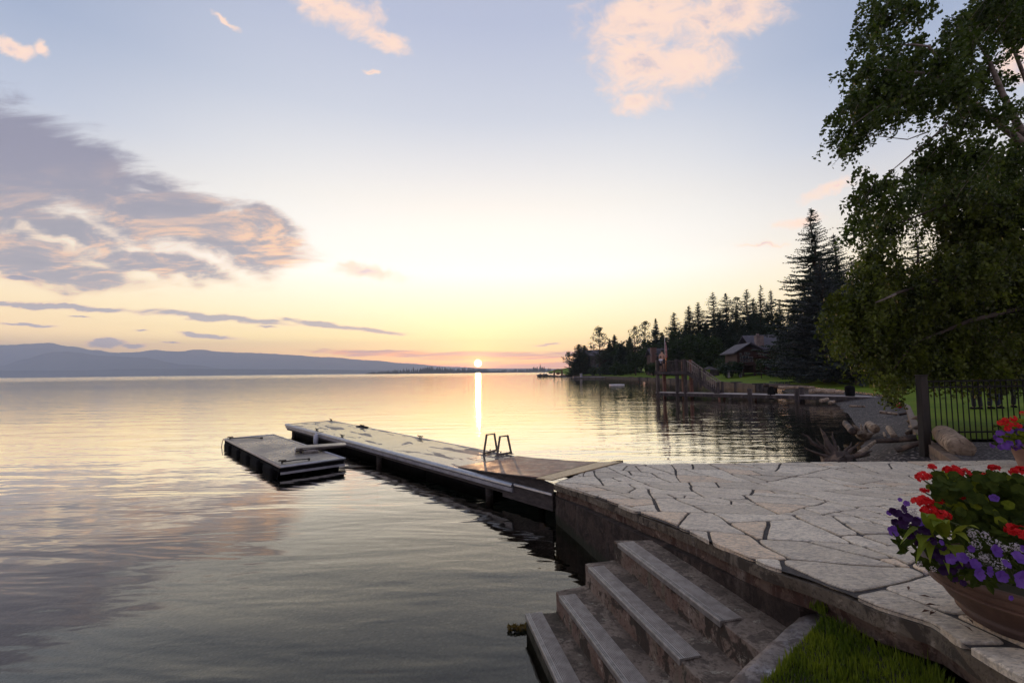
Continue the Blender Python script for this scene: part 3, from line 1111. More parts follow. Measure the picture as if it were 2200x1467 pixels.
# ribbed tread strips
M_tread, k, out = new_mat('ribbed tread strip')
tcn = k.node('ShaderNodeTexCoord').outputs['UV']
pos = k.node('ShaderNodeNewGeometry').outputs['Position']
p = k.node('ShaderNodeBsdfPrincipled')
n = k.noise(pos, 12, 6, .65)
k.put(p.inputs['Base Color'], k.mix(k.sstep(n, .35, .65), (.25, .22, .19), (.38, .34, .30)))
p.inputs['Roughness'].default_value = .6
k.put(out.inputs[0], p.outputs[0])
M_groove = surf('dark tread grooves', (.02, .017, .015), (.035, .03, .026), rough=.95, scale=20)  # darker colour set on the grooves to bring out the ribs
M_treadedge = surf('metal tread nosing', (.20, .185, .17), (.30, .28, .26), rough=.42, scale=20, metallic=.4)
for i in range(4):
    sd = Vector((F2[i].x - F[i].x, F2[i].y - F[i].y, 0)).normalized()
    nd = Vector((-sd.y, sd.x, 0))
    if nd.x < 0: nd = -nd                       # towards the wall
    a = Vector((F[i].x, F[i].y, Zs[i] + .004)) + sd * (.10 if i < 3 else .0) - nd * .012
    # the strip stops short of the curb
    Ltot = (Vector((Nn[i].x, Nn[i].y, 0)) - Vector((F[i].x, F[i].y, 0))).length
    endp = [F2[0], F2[1], None, None][i]
    Ls = (Vector((endp.x, endp.y, 0)) - Vector((a.x, a.y, 0))).length if endp is not None else Ltot - .25
    wd = .155 if i else .165
    st = MB(); ed_ = MB()
    def P3(s_, t_, z_): return a + sd * s_ + nd * t_ + Vector((0, 0, z_))
    # ribs running along the strip
    nr = 10
    t0 = .036
    prof = []
    for r in range(nr):
        ta = t0 + (wd - t0) * r / nr; tb = t0 + (wd - t0) * (r + .55) / nr; tc_ = t0 + (wd - t0) * (r + 1) / nr
        prof += [(ta, .012), (tb, .012), (tb + .0006, .002), (tc_ - .0006, .002)]
    prof.append((wd, .006)); prof.append((wd, .0))
    prof = [(t0, 0)] + prof
    vs = [P3(0, t_, z_) for t_, z_ in prof] + [P3(Ls, t_, z_) for t_, z_ in prof]
    m_ = len(prof)
    st.add(vs, [(j, j + 1, m_ + j + 1, m_ + j) for j in range(m_ - 1)] + [tuple(range(m_)), tuple(range(m_, 2 * m_))])
    pe = [(0, -.030), (-.002, .004), (.002, .012), (.009, .013), (.010, .009), (.014, .009), (.015, .013), (.022, .013), (.023, .009), (.027, .009), (.028, .013), (.035, .013), (.0355, 0)]
    vs = [P3(0, t_, z_) for t_, z_ in pe] + [P3(Ls, t_, z_) for t_, z_ in pe]
    m_ = len(pe)
    ed_.add(vs, [(j, j + 1, m_ + j + 1, m_ + j) for j in range(m_ - 1)] + [tuple(range(m_)), tuple(range(m_, 2 * m_))])
    for j in range(len(st.mi)):
        if j < nr * 4 and j % 4 == 3: st.mi[j] = 1
    so_ = st.build('tread_strip', [M_tread, M_groove], steps)
    ed_.build('nosing', M_treadedge, so_)

# ---- curb closing the steps
curb = MB()
cd = Vector((cdir.x, cdir.y, 0)); cn = Vector((cd.y, -cd.x, 0))
if cn.x < 0: cn = -cn
def curb_pt(s_, t_, z_):
    q = Vector((cA.x, cA.y, 0)) + cd * s_ + cn * t_
    return Vector((q.x, q.y, z_))
L = 3.4
zt = CAMH - 1.485
nS = 46; cross = [(-.09, -.9), (-.09, .0), (-.06, .012), (.0, .015), (.06, .010), (.10, .0), (.10, -.4)]
vs = []
for i in range(nS + 1):
    s_ = -.22 + L * i / nS
    for (t_, z_) in cross:
        q = curb_pt(s_, t_, (zt - .03 * s_) + z_)
        q += mnoise.noise_vector(q * 7) * .009
        vs.append(tuple(q))
m_ = len(cross)
curb.add(vs, [(i * m_ + j, (i + 1) * m_ + j, (i + 1) * m_ + j + 1, i * m_ + j + 1) for i in range(nS) for j in range(m_ - 1)])
curb.add([vs[j] for j in range(m_)], [tuple(range(m_))])
tag(curb.build('curb', conc('lichen spotted curb', (.19, .165, .145), (.27, .24, .215), (.11, .09, .08), (.36, .36, .38)), smooth=True),
    'low concrete curb between the steps and the grass', 'curb')

# ---- foreground grass
ge = [q for q in patio_edge if q.y < 2.98]
g_in = [curb_pt(.0, .08, 0), curb_pt(.7, .08, 0), curb_pt(1.6, .08, 0), curb_pt(2.6, .08, 0)]
gpoly = [(q.x - .02, q.y - .02) for q in ge] + [(e_last.x + .33, e_last.y - .9), (2.5, -.2), (0, -.2)] + [(q.x, q.y) for q in g_in[::-1]]
def dirt_z(x, y):
    return min(patio_z(x, y) - .10, CAMH - 1.44 + .12 * max(0, x - 1.2)) + .012 * mnoise.noise(Vector((x * 5, y * 5, 0)))
M_soil = surf('soil under turf', (.03, .028, .014), (.05, .045, .02), rough=1, scale=12)
gt = terrain('turf_soil', gpoly, [], dirt_z, M_soil)
tag(gt, 'dark soil under the grass by the patio', kind='structure')
def inside(x, y, pl):
    c = False; j = len(pl) - 1
    for i in range(len(pl)):
        if (pl[i][1] > y) != (pl[j][1] > y) and x < (pl[j][0] - pl[i][0]) * (y - pl[i][1]) / (pl[j][1] - pl[i][1]) + pl[i][0]:
            c = not c
        j = i
    return c
def grass_blades(name, poly_, zf, n, hgt, mats, R, wid=.0035, lean=.45):
    xs_ = [q[0] for q in poly_]; ys_ = [q[1] for q in poly_]
    bases = []
    while len(bases) < n:
        x, y = R.uniform(min(xs_), max(xs_)), R.uniform(min(ys_), max(ys_))
        if inside(x, y, poly_): bases.append((x, y, zf(x, y) - .004))
    B = np.array(bases)
    clump = np.array([mnoise.noise(Vector((b_[0] * 4.5, b_[1] * 4.5, 2))) for b_ in bases])
    H = hgt * R.uniform(.45, 1.25, n) * (1 + .55 * clump)
    H[R.random(n) < .012] *= 1.7
    az = R.uniform(0, 2 * PI, n); le = R.uniform(.05, 1, n) * lean
    dirv = np.stack([np.cos(az) * le + .25 * clump, np.sin(az) * le, np.ones(n)], 1)
    dirv /= np.linalg.norm(dirv, axis=1)[:, None]
    sd = np.stack([-np.sin(az), np.cos(az), np.zeros(n)], 1) * (wid * R.uniform(.6, 1.3, n))[:, None]
    mid = B + dirv * (H * .55)[:, None]
    d2 = dirv.copy(); d2[:, 2] -= .55 * le; d2 /= np.linalg.norm(d2, axis=1)[:, None]
    tip = mid + d2 * (H * .5)[:, None]
    Q = np.empty((n * 2, 4, 3))
    Q[:n, 0] = B - sd; Q[:n, 1] = B + sd; Q[:n, 2] = mid + sd * .8; Q[:n, 3] = mid - sd * .8
    Q[n:, 0] = mid - sd * .8; Q[n:, 1] = mid + sd * .8; Q[n:, 2] = tip + sd * .08; Q[n:, 3] = tip - sd * .08
    return link_mesh(name, quads_mesh(name, Q, mats))
M_blade = leafmat('grass blade', (.055, .10, .008), (.21, .26, .020), trans=.5, scale=5, rough=.5)
gb = grass_blades('grass', gpoly, dirt_z, 72000, .047, M_blade, rng)
tag(gb, 'thick green grass in the corner between the curb and the patio', kind='stuff')

# ================================================================== DOCK
ZD = .39
def mb(): return MB()
DA = G(616, 911, ZD); DB = G(1189, 1060.5, ZD)
du = (DB - DA).normalized(); dn = Vector((-du.y, du.x, 0))       # dn: towards the open lake
if dn.y < 0: dn = -dn
DL = (DB - DA).length
DW = 1.72
def DK(s_, t_, z_): return DA + du * s_ + dn * t_ + Vector((0, 0, z_ - ZD))
ramp_s = (G(984, 1003, ZD) - DA).dot(du)
M_deck, k, out = new_mat('wet dock surface')
pos = k.node('ShaderNodeNewGeometry').outputs['Position']
dr = math.atan2(du.y, du.x)
pl = k.mapping(pos, rot=(0, 0, -dr))
wet = k.noise(k.mapping(pl, scale=(.9, 3.2, 1)), 1.0, 4, .5, .5)
dry = k.sstep(wet, .54, .60)
gr = k.noise(pos, 40, 4, .6)
p = k.node('ShaderNodeBsdfPrincipled')
k.put(p.inputs['Base Color'], k.mix(dry, k.mix(gr, (.10, .085, .075), (.15, .13, .115)), (.15, .13, .12)))
k.put(p.inputs['Roughness'], k.math('ADD', .10, k.math('MULTIPLY', dry, .42)))
k.put(p.inputs['Specular IOR Level'], k.math('SUBTRACT', 1.0, k.math('MULTIPLY', dry, .5)))
p.inputs['IOR'].default_value = 1.6
b = k.node('ShaderNodeBump'); b.inputs['Distance'].default_value = .0015
k.put(b.inputs['Height'], k.noise(pos, 9, 3)); k.put(p.inputs['Normal'], b.outputs[0])
k.put(out.inputs[0], p.outputs[0])
M_rail = surf('silver rub rail', (.30, .31, .34), (.42, .43, .47), rough=.28, scale=6, metallic=.75, rough2=.42)
M_railp = surf('grey vinyl bumper', (.22, .22, .25), (.33, .33, .36), rough=.4, scale=5)
M_dwood = surf('dark dock timber', (.028, .022, .021), (.065, .052, .05), rough=.8, scale=5, bump=.006, stretch=(1, 1, 4), c3=(.02, .018, .016), s3=6)
M_black = surf('black plastic float', (.006, .006, .007), (.011, .011, .012), rough=.8, scale=5, spec=.05)
M_iron = surf('dark cast iron', (.02, .018, .018), (.04, .035, .03), rough=.5, metallic=.6, scale=20)
M_rustc = surf('rusty red deck paint', (.10, .055, .05), (.16, .085, .07), rough=.40, scale=3.5, c3=(.30, .17, .13), s3=7, bump=.002, rough2=.6)
M_plate = surf('brushed threshold plate', (.30, .22, .13), (.42, .32, .20), rough=.35, metallic=.7, scale=30, bump=.003)

dock = empty('dock', DA)
tag(dock, 'long narrow dock with a wet deck reaching out from the patio', 'dock')
def dbuild(w, name, m_, parent=None, **kw):
    w.v = [tuple(Vector(q) - DA) for q in w.v]
    return w.build(name, m_, parent if parent is not None else dock, **kw)
w = mb(); nseg = 26
npan = 7
for i in range(npan):
    a_, b_ = (ramp_s + .05) * i / npan, (ramp_s + .05) * (i + 1) / npan - .014
    w.prism([tuple(DK(s_, t_, 0))[:2] for s_, t_ in ((a_, .03), (b_, .03), (b_, DW - .03), (a_, DW - .03))], ZD - .05, ZD)
dbuild(w, 'deck', M_deck)
# rub rail along the near side: a fat half round over a channel
def extr(w, s0, s1, prof, mi=0, side=0):
    vs = []
    for s_ in (s0, s1):
        for (t_, z_) in prof:
            vs.append(DK(s_, t_ if side == 0 else DW - t_, ZD + z_))
    m_ = len(prof)
    w.add(vs, [(j, (j + 1) % m_, m_ + (j + 1) % m_, m_ + j) for j in range(m_)] + [tuple(range(m_))[::-1], tuple(range(m_, 2 * m_))], mi)
s_rail = (G(1096, 1040, ZD) - DA).dot(du)
w = mb()
extr(w, -.04, s_rail, [(.035, .012), (.0, .016), (-.035, .006), (-.06, -.02), (-.065, -.045), (-.05, -.065), (-.02, -.07), (.03, -.07)])
dbuild(w, 'rub_rail', M_rail, smooth=False, bevel=.006)
w = mb()
extr(w, -.02, s_rail - .01, [(.028, -.072), (-.028, -.072), (-.036, -.085), (-.036, -.14), (-.022, -.15), (.028, -.15)])
dbuild(w, 'bumper', M_railp, bevel=.004)
w = mb()
extr(w, s_rail + .01, DL - .02, [(.03, .008), (-.005, .012), (-.022, .0), (-.026, -.03), (.03, -.03)])
dbuild(w, 'rub_rail', M_rail, bevel=.004)
w = mb()
extr(w, .02, s_rail - .3, [(.06, -.052), (.005, -.152), (.005, -.21), (.06, -.21)])
extr(w, s_rail - .3, DL - .02, [(.06, -.032), (.0, -.032), (.0, -.27), (.06, -.27)])
extr(w, .02, DL - .02, [(.06, -.052), (.005, -.052), (.005, -.21), (.06, -.21)], side=1)
w.beam(DK(.05, .06, ZD - .13), DK(.05, DW - .06, ZD - .13), .05, .15)
dbuild(w, 'side_beam', M_dwood)
for sgn, s_ in ((0, s_rail + .5), (0, s_rail + 1.0)):
    pass
w = mb()
extr(w, -.04, ramp_s + .2, [(.03, .006), (-.01, .008), (-.02, -.02), (.03, -.02)], side=1)
w.beam(DK(-.03, 0, ZD - .005), DK(-.03, DW, ZD - .005), .05, .03)
dbuild(w, 'edge_trim', M_rail)
for s_ in (.9, 3.4, 5.9, 8.4, 10.9):
    w = mb()
    w.box(DK(s_, DW / 2 + .08, .02), (2.46, DW - .45, .42), rz=dr)
    dbuild(w, 'float', M_black, bevel=.04)
for (s_, t_) in ((.35, .16), (.35, DW - .16), (7.6, .16), (12.2, .16), (12.2, DW - .2)):
    w = mb(); w.tube([DK(s_, t_, -1.2), DK(s_, t_, ZD - .07)], .07, 10)
    dbuild(w, 'pile', M_dwood, smooth=True)
def cleat(px, py, t_, parent=None, z=ZD, size=1.0):
    s_ = (G(px, py, z) - DA).dot(du)
    w = mb()
    c = DK(s_, t_, z)
    for o_ in (-.035, .035):
        w.beam(c + du * o_ * size, c + du * o_ * size + Vector((0, 0, .05 * size)), .02, .02)
    w.tube([c + du * -.13 * size + Vector((0, 0, .062 * size)), c + du * -.05 * size + Vector((0, 0, .052 * size)), c + du * .05 * size + Vector((0, 0, .052 * size)), c + du * .13 * size + Vector((0, 0, .062 * size))],
           [.010 * size, .016 * size, .016 * size, .010 * size], 8)
    w.box(c + Vector((0, 0, .004)), (.14 * size, .05 * size, .008), rz=dr)
    return dbuild(w, 'cleat', M_iron, smooth=False)
cleat(687, 925, .10, size=1.2); cleat(740, 939, .10, size=1.2); cleat(919, 940, DW - .08, size=1.2); cleat(728, 903, DW - .08, size=1.2); cleat(797, 916, DW - .10, size=1.3)
# ladder rails on the lake side
M_ladder = surf('brown painted ladder tube', (.10, .085, .08), (.17, .15, .14), rough=.4, metallic=.5, scale=12)
lad = empty('ladder', (0, 0, 0)); lad.parent = dock
def V3(p_, z_): return Vector((p_.x, p_.y, z_))
for (a, b_, c_, d_) in (((1039, 977), (1045.5, 933.6), (1062, 931.6), (1068, 969)), ((1068, 979.5), (1074, 937.7), (1090.5, 935.7), (1098.7, 975))):
    p0 = G(a[0], a[1], ZD); p3 = G(d_[0], d_[1], ZD)
    p1 = D(b_[0], b_[1], p0.y + .06); p2 = D(c_[0], c_[1], p3.y - .06)
    w = mb()
    w.beam(p0, p1, .028, .045); w.beam(p1 - (p2 - p1).normalized() * .02, p2 + (p2 - p1).normalized() * .02, .045, .028)
    w.beam(p2, p3, .028, .045)
    w.beam(p0 + Vector((0, 0, .03)), p3 + Vector((0, 0, .03)), .03, .045)
    w.box(p0 + Vector((0, 0, .005)), (.10, .08, .012), rz=dr); w.box(p3 + Vector((0, 0, .005)), (.10, .08, .012), rz=dr)
    w.v = [tuple(Vector(q) - DA) for q in w.v]
    w.build('handrail', M_ladder, lad, bevel=.004)
w = mb()
s0 = (G(1068, 969, ZD) - DA).dot(du)
for k_ in range(4):
    w.beam(DK(s0 - .2, DW + .08, .32 - k_ * .25), DK(s0 + .2, DW + .08, .32 - k_ * .25), .05, .03)
for o_ in (-.2, .2): w.beam(DK(s0 + o_, DW + .08, .42), DK(s0 + o_, DW + .08, -.6), .03, .03)
w.v = [tuple(Vector(q) - DA) for q in w.v]
w.build('rung', M_ladder, lad)

# ramp plate between the dock and the patio
rl0 = G(984, 1003, ZD + .01); rr0 = G(1111, 980, ZD + .01)
rl1 = G(1157, 1026, .60); rr1 = G(1283, 993, .60)
ramp = empty('ramp', rl0)
tag(ramp, 'rust red worn plate ramp from the dock up to the patio', 'ramp')
w = mb()
nn = 10
vs = []
for i in range(nn + 1):
    t = i / nn
    a = rl0.lerp(rl1, t); b_ = rr0.lerp(rr1, t)
    sag = -.02 * math.sin(PI * t)
    vs += [a + Vector((0, 0, sag + .012)), b_ + Vector((0, 0, sag + .012)), a + Vector((0, 0, sag)), b_ + Vector((0, 0, sag))]
fs = []
for i in range(nn):
    o_ = i * 4
    fs += [(o_, o_ + 1, o_ + 5, o_ + 4), (o_ + 2, o_ + 6, o_ + 7, o_ + 3), (o_, o_ + 4, o_ + 6, o_ + 2), (o_ + 1, o_ + 3, o_ + 7, o_ + 5)]
w.add([q - rl0 for q in vs], fs)
w.build('ramp_plate', M_rustc, ramp)
w = mb()
a1 = G(1190, 1034, .585)
w.add([q - rl0 for q in (rl0 + Vector((0, 0, -.004)), rl1 + Vector((0, 0, -.004)), Vector((a1.x, a1.y, .55)), Vector((DB.x, DB.y, .36)) + dn * .01, rl0 + Vector((0, 0, -.03)))], [(0, 1, 2, 3, 4)])
w.add([q - rl0 for q in (rr0 + Vector((0, 0, -.004)), rr1 + Vector((0, 0, -.004)), rr1 + Vector((.1, 0, -.3)), rr0 + Vector((0, 0, -.3)))], [(0, 1, 2, 3)])
sk = w.build('side_skirt', M_dwood, ramp)
smd = sk.modifiers.new('solid', 'SOLIDIFY'); smd.thickness = .02
w = mb()
lp = [G(1152, 1026.5, .622), G(1283, 992.5, .622), G(1336, 991, .60), G(1186, 1030, .60)]
vs = lp + [q - Vector((0, 0, .015)) for q in lp]
w.add([q - rl0 for q in vs], [(0, 1, 2, 3), (4, 7, 6, 5), (0, 4, 5, 1), (1, 5, 6, 2), (2, 6, 7, 3), (3, 7, 4, 0)])
w.build('threshold_plate', M_plate, ramp)

# rope pile on the dock
def rope_heap(name, c, n, rad, rope_r, label, m_, elong=1.0, direction=None):
    R = random.Random(hash(name) % 97 + n)
    pts_ = []
    for i in range(n):
        a = i * 1.1 + R.uniform(-.4, .4)
        r = rad * R.uniform(.3, 1)
        d_ = direction or du
        pts_.append(Vector(c) + d_ * math.cos(a) * r * elong + Vector((-d_.y, d_.x, 0)) * math.sin(a) * r * .6 + Vector((0, 0, rope_r + R.uniform(0, .04) * (1 - r / rad))))
    w = MB(); w.tube(pts_, rope_r, 6)
    w.v = [tuple(Vector(q) - Vector(c)) for q in w.v]
    return tag(w.build(name, m_, smooth=True, loc=c), label, 'rope')
M_rope = surf('black mooring rope', (.02, .018, .016), (.04, .036, .03), rough=.9, scale=30)
cR = G(780, 917.5, ZD)
rope_heap('rope_heap', cR, 34, .22, .013, 'tangled dark rope heaped at the far edge of the dock', M_rope, 2.4)

# hanging fender
fp = G(675, 931, ZD)
fs_ = (fp - DA).dot(du)
fc = DK(fs_, -.13, .20)
fend = empty('fender', fc)
tag(fend, 'pale blue grey fender hanging from the side of the dock', 'fender')
M_fend = surf('pale vinyl fender', (.42, .44, .52), (.52, .54, .62), rough=.35, scale=8)
w = MB(); w.lathe([(.012, -.19), (.05, -.17), (.075, -.11), (.08, 0), (.075, .10), (.05, .15), (.02, .17), (.018, .21)], n=14)
w.build('fender_body', M_fend, fend, smooth=True)
w = MB(); w.tube([(0, 0, .20), tuple(DK(fs_, -.07, ZD + .02) - fc), tuple(DK(fs_, .10, ZD + .03) - fc)], .008, 6)
w.build('rope', M_rope, fend)

# ---- floating platform
ZF = .25
f4 = [G(603.5, 1003.5, ZF), G(739, 983, ZF), G(587, 933.5, ZF), G(484, 942.5, ZF)]
fcx = sum((q for q in f4), Vector()) / 4
fu = ((f4[0] - f4[3]) + (f4[1] - f4[2])).normalized(); fv = Vector((-fu.y, fu.x, 0))
if fv.dot(f4[1] - f4[0]) < 0: fv = -fv
FLn = ((f4[0] - f4[3]).length + (f4[1] - f4[2]).length) / 2 ; FWd = ((f4[1] - f4[0]).length + (f4[2] - f4[3]).length) / 2
fr_ = math.atan2(fu.y, fu.x)
plat = empty('floating_platform', Vector((fcx.x, fcx.y, 0)))
tag(plat, 'square grey swim float moored beside the far end of the dock', 'float')
M_fdeck = surf('grey composite decking', (.155, .14, .13), (.20, .18, .17), rough=.42, scale=.9, rough2=.25, c3=(.27, .24, .20), s3=1.3, bump=.002, bscale=60)
def FB(s_, t_, z_): return fu * s_ + fv * t_ + Vector((0, 0, z_))
hl_, hw_ = FLn / 2, FWd / 2
w = MB()
nb = 14
for i in range(nb):
    t0 = -hw_ + .05 + (FWd - .1) * i / nb; t1 = -hw_ + .05 + (FWd - .1) * (i + 1) / nb - .006
    q = [FB(-hl_ + .05, t0, 0), FB(hl_ - .05, t0, 0), FB(hl_ - .05, t1, 0), FB(-hl_ + .05, t1, 0)]
    w.prism([(a.x, a.y) for a in q], ZF - .03, ZF)
w.build('deck', M_fdeck, plat)
M_cream = surf('weathered pale edge trim', (.42, .37, .30), (.55, .49, .41), rough=.45, scale=9, metallic=.2)
for (a, b_) in (((-hl_, -hw_), (hl_, -hw_)), ((hl_, -hw_), (hl_, hw_)), ((hl_, hw_), (-hl_, hw_)), ((-hl_, hw_), (-hl_, -hw_))):
    w = MB(); w.tube([FB(a[0], a[1], ZF - .01), FB(b_[0], b_[1], ZF - .01)], .03, 8)
    w.build('edge_trim', M_cream if a == (-hl_, -hw_) else M_rail, plat, smooth=True)
w = MB()
for (a, b_) in (((-hl_, -hw_), (hl_, -hw_)), ((hl_, -hw_), (hl_, hw_)), ((hl_, hw_), (-hl_, hw_)), ((-hl_, hw_), (-hl_, -hw_))):
    w.beam(FB(a[0] * .985, a[1] * .985, ZF - .09), FB(b_[0] * .985, b_[1] * .985, ZF - .09), .035, .09)
for q in (-.98, -.62, -.25, .12, .5, .9):
    for t_ in (-.98,):
        w.beam(FB(q * hl_, t_ * hw_ * .97, .0), FB(q * hl_, t_ * hw_ * .97, ZF - .05), .03, .02)
w.build('frame', M_black, plat)
w = MB()
for q in (hl_, ):
    w.beam(FB(q + .012, -hw_, ZF - .15), FB(q + .012, hw_, ZF - .15), .02, .05)
w.build('lower_rail', M_railp, plat)
for q in (-.78, -.42, -.05, .32, .72):
    for t_ in (-.62, .62):
        w = MB(); w.box(FB(q * hl_, t_ * hw_, -.02), (.74, .70, .38), rz=fr_)
        w.build('pontoon', M_black, plat, bevel=.06)
w = MB()
for s_ in (-1, ):
    w.box(FB(hl_ - .06, hw_ * 0, 0), (.01, .01, .01), rz=fr_)
def bar_on_float(pa, pb, label):
    a = G(*pa, ZF); b_ = G(*pb, ZF)
    c = a
    w = MB()
    w.tube([Vector((0, 0, .03)), (b_ - a) * .5 + Vector((0, 0, .045)), (b_ - a) + Vector((0, 0, .035))], .014, 6)
    w.tube([(b_ - a) * .96 + Vector((0, 0, .03)), (b_ - a) * 1.03 + Vector((0, 0, .03))], .028, 6)
    w.tube([Vector((0, 0, .0)), Vector((0, 0, .07))], .02, 8)
    w.beam(Vector((-.08, 0, .06)), Vector((.08, .03, .06)), .03, .03)
    return tag(w.build('mooring_pole', M_iron, smooth=False, loc=c), label, 'mooring pole')
bar_on_float((494, 943), (562, 942.5), 'black mooring arm lying at the far left corner of the float')
bar_on_float((606, 995), (664, 988.5), 'black mooring arm lying at the near corner of the float')
w = MB(); w.tube([FB(-hl_ - .02, -hw_ - .03, ZF), FB(-hl_ - .05, -hw_ - .06, .12), FB(-hl_ - .03, -hw_ - .08, -.05)], .012, 6)
w.build('mooring_rope', M_rope, plat)

# ---- plank bridging float and dock
pk = [G(627, 957.5, .37), G(645, 966.5, .37), G(757, 953, .42), G(729, 948, .42)]
pc = sum((q for q in pk), Vector()) / 4
plank = empty('gangplank', pc)
tag(plank, 'short wheeled gangplank laid from the float up to the dock', 'gangplank')
pa, pb = (pk[0] + pk[1]) / 2, (pk[2] + pk[3]) / 2
pd = (pb - pa).normalized(); pn = Vector((-pd.y, pd.x, 0)); pr = math.atan2(pd.y, pd.x); pL = (pb - pa).length
w = MB(); w.box((0, 0, -.015), (pL, .46, .03), rz=pr); w.build('board', M_fdeck, plank, bevel=.004)
w = MB()
for s_ in (-1, 1): w.beam(-pd * pL / 2 + pn * .21 * s_ + Vector((0, 0, -.055)), pd * pL / 2 + pn * .21 * s_ + Vector((0, 0, -.055)), .03, .05)
w.build('side_frame', M_dwood, plank)
w = MB(); w.box(-pd * (pL / 2 + .01) + Vector((0, 0, -.04)), (.02, .46, .08), rz=pr); w.build('end_plate', M_rail, plank)
for s_ in (-1, 1):
    w = MB(); c = -pd * (pL / 2 - .12) + pn * .17 * s_ + Vector((0, 0, -.085))
    w.tube([c - pn * .02, c + pn * .02], .04, 12); w.build('wheel', M_iron, plank)
bk = G(668, 973, ZF)
w = MB(); w.box((0, 0, .035), (.34, .12, .06), rz=pr + .1); w.blob((.03, 0, .06), (.16, .06, .03), 2, .2)
tag(w.build('rope_bundle', surf('grey rolled rope', (.16, .14, .13), (.26, .24, .22), rough=.9, scale=30, bump=.01), smooth=False, loc=bk, bevel=.015),
    'grey bundled line tucked beside the gangplank on the float', 'bundle')

# water weed by the lowest step
wc = G(1122, 1352, .0)
R = np.random.default_rng(4)
C = np.stack([R.uniform(-.13, .10, 240), R.uniform(-.03, .03, 240), R.uniform(0, .035, 240)], 1)
me = quads_mesh('water_weed', leaf_quads(C, .035, .5, R=R), leafmat('brown water weed', (.08, .06, .015), (.22, .15, .03)))
tag(link_mesh('water_weed', me, loc=(wc.x, wc.y, .004)), 'sprig of brown weed floating against the lowest step', 'plant')


# ================================================================== FENCE, LOGS, BEACH LITTER
def at(px, py, Y): return D(px, py, Y)
M_post = surf('dark weathered timber post', (.010, .008, .007), (.024, .018, .014), rough=.8, scale=6, bump=.006, stretch=(1, 1, .3))
M_postw = surf('brown timber', (.13, .09, .065), (.20, .145, .105), rough=.8, scale=6, bump=.008, stretch=(1, 1, .3), c3=(.06, .045, .035), s3=5)
M_fence = surf('black powder coated metal', (.004, .004, .004), (.008, .008, .008), rough=.6, scale=10, spec=.15)
fY = 10.72
fl = at(1991, 929, fY)
fence = empty('metal_fence', (fl.x, fY, .56))
tag(fence, 'black metal picket fence between the gravel strip and the lawn', 'fence')
frx = 13.9
zt1, zt2, zb = at(1991, 819, fY).z, at(1991, 832, fY).z, fl.z
def FW(x, z): return Vector((x - fl.x, 0, z - .56))
for z in (zt1, zt2, zb):
    w = MB(); w.beam(FW(fl.x, z), FW(frx, z + .015), .03, .035); w.build('rail', M_fence, fence)
x = fl.x + .10
while x < frx:
    w = MB(); w.beam(FW(x, .60), FW(x, zt1 + .01), .017, .017, up=(0, 1, 0)); w.build('picket', M_fence, fence)
    x += .128
w = MB(); w.beam(FW(13.0, .5), FW(13.0, zt1 + .08), .06, .06, up=(0, 1, 0)); w.build('post', M_fence, fence)
# corner post
pb_ = at(1990, 1010, 10.4); pt_ = at(1979, 807, 10.35)
w = MB(); c = Vector((pb_.x, pb_.y, .2))
w.beam((0, 0, 0), pt_ - c, .155, .15, up=(0, 1, 0))
w.box(tuple(pt_ - c + Vector((0, 0, .01))), (.18, .18, .025))
tag(w.build('timber_post', M_post, loc=c, bevel=.012), 'thick dark timber post at the corner of the fence', 'post')
# timber edging that holds the lawn above the beach
w = MB(); c = Bpts[0]
line = [Vector((8.15, 8.66, .57)), Vector((9.36, 10.6, .62)), Vector((10.65, 12.4, .64)), Bpts[2] + Vector((0, 0, .03)), Bpts[3] + Vector((0, 0, .03))]
for a, b_ in zip(line[:-1], line[1:]):
    for q in range(3):
        w.beam(a - c - Vector((0, 0, .10 + .19 * q)), b_ - c - Vector((0, 0, .10 + .19 * q)), .17, .18)
tag(w.build('timber_edging', M_postw, loc=c, bevel=.01), 'stacked brown timbers holding the lawn above the beach', 'timber edging')

M_drift = surf('sun bleached driftwood', (.27, .20, .14), (.44, .34, .25), rough=.85, scale=9, bump=.03, c3=(.09, .06, .045), s3=7, stretch=(1, 1, 1))
M_driftd = surf('dark wet driftwood', (.035, .025, .021), (.08, .056, .045), rough=.75, scale=6, bump=.012, c3=(.22, .15, .10), s3=3)


def log(name, a, b_, r0, r1, m_, label, seed=0, n=18, nr=20, amp=.16, cat='log', bend=0.0, parent=None):
    a, b_ = Vector(a), Vector(b_)
    w = MB(); dd = b_ - a; t = dd.normalized()
    x = t.cross(Vector((0, 0, 1))).normalized(); y = x.cross(t)
    vs = []
    for i in range(n + 1):
        s = i / n
        c = dd * s + x * bend * math.sin(PI * s)
        r = r0 + (r1 - r0) * s
        for k_ in range(nr):
            an = 2 * PI * k_ / nr
            q = x * math.cos(an) + y * math.sin(an)
            rr = r * (1 + amp * mnoise.fractal(Vector((q.x * 1.2 + seed, q.y * 1.2, q.z * 1.2 + s * dd.length * 1.3)), 1, 2, 4) + .05 * mnoise.noise(Vector((an * 3, s * 1.5, seed))))
            vs.append(tuple(c + q * rr + t * (.03 * mnoise.noise(q * 3 + Vector((seed, 0, 0))) if i in (0, n) else 0)))
    fs = [(i * nr + k_, i * nr + (k_ + 1) % nr, (i + 1) * nr + (k_ + 1) % nr, (i + 1) * nr + k_) for i in range(n) for k_ in range(nr)]
    fs += [tuple(range(nr))[::-1], tuple(n * nr + k_ for k_ in range(nr))]
    w.add(vs, fs)
    o = w.build(name, m_, smooth=True, loc=a)
    tag(o, label, cat)
    return o


log('driftwood_log', at(2066, 963, 9.25), at(2027, 932, 10.35), .205, .19, M_drift, 'thick bleached log lying on the gravel beside the corner post', 3, n=40, nr=36, amp=.09)


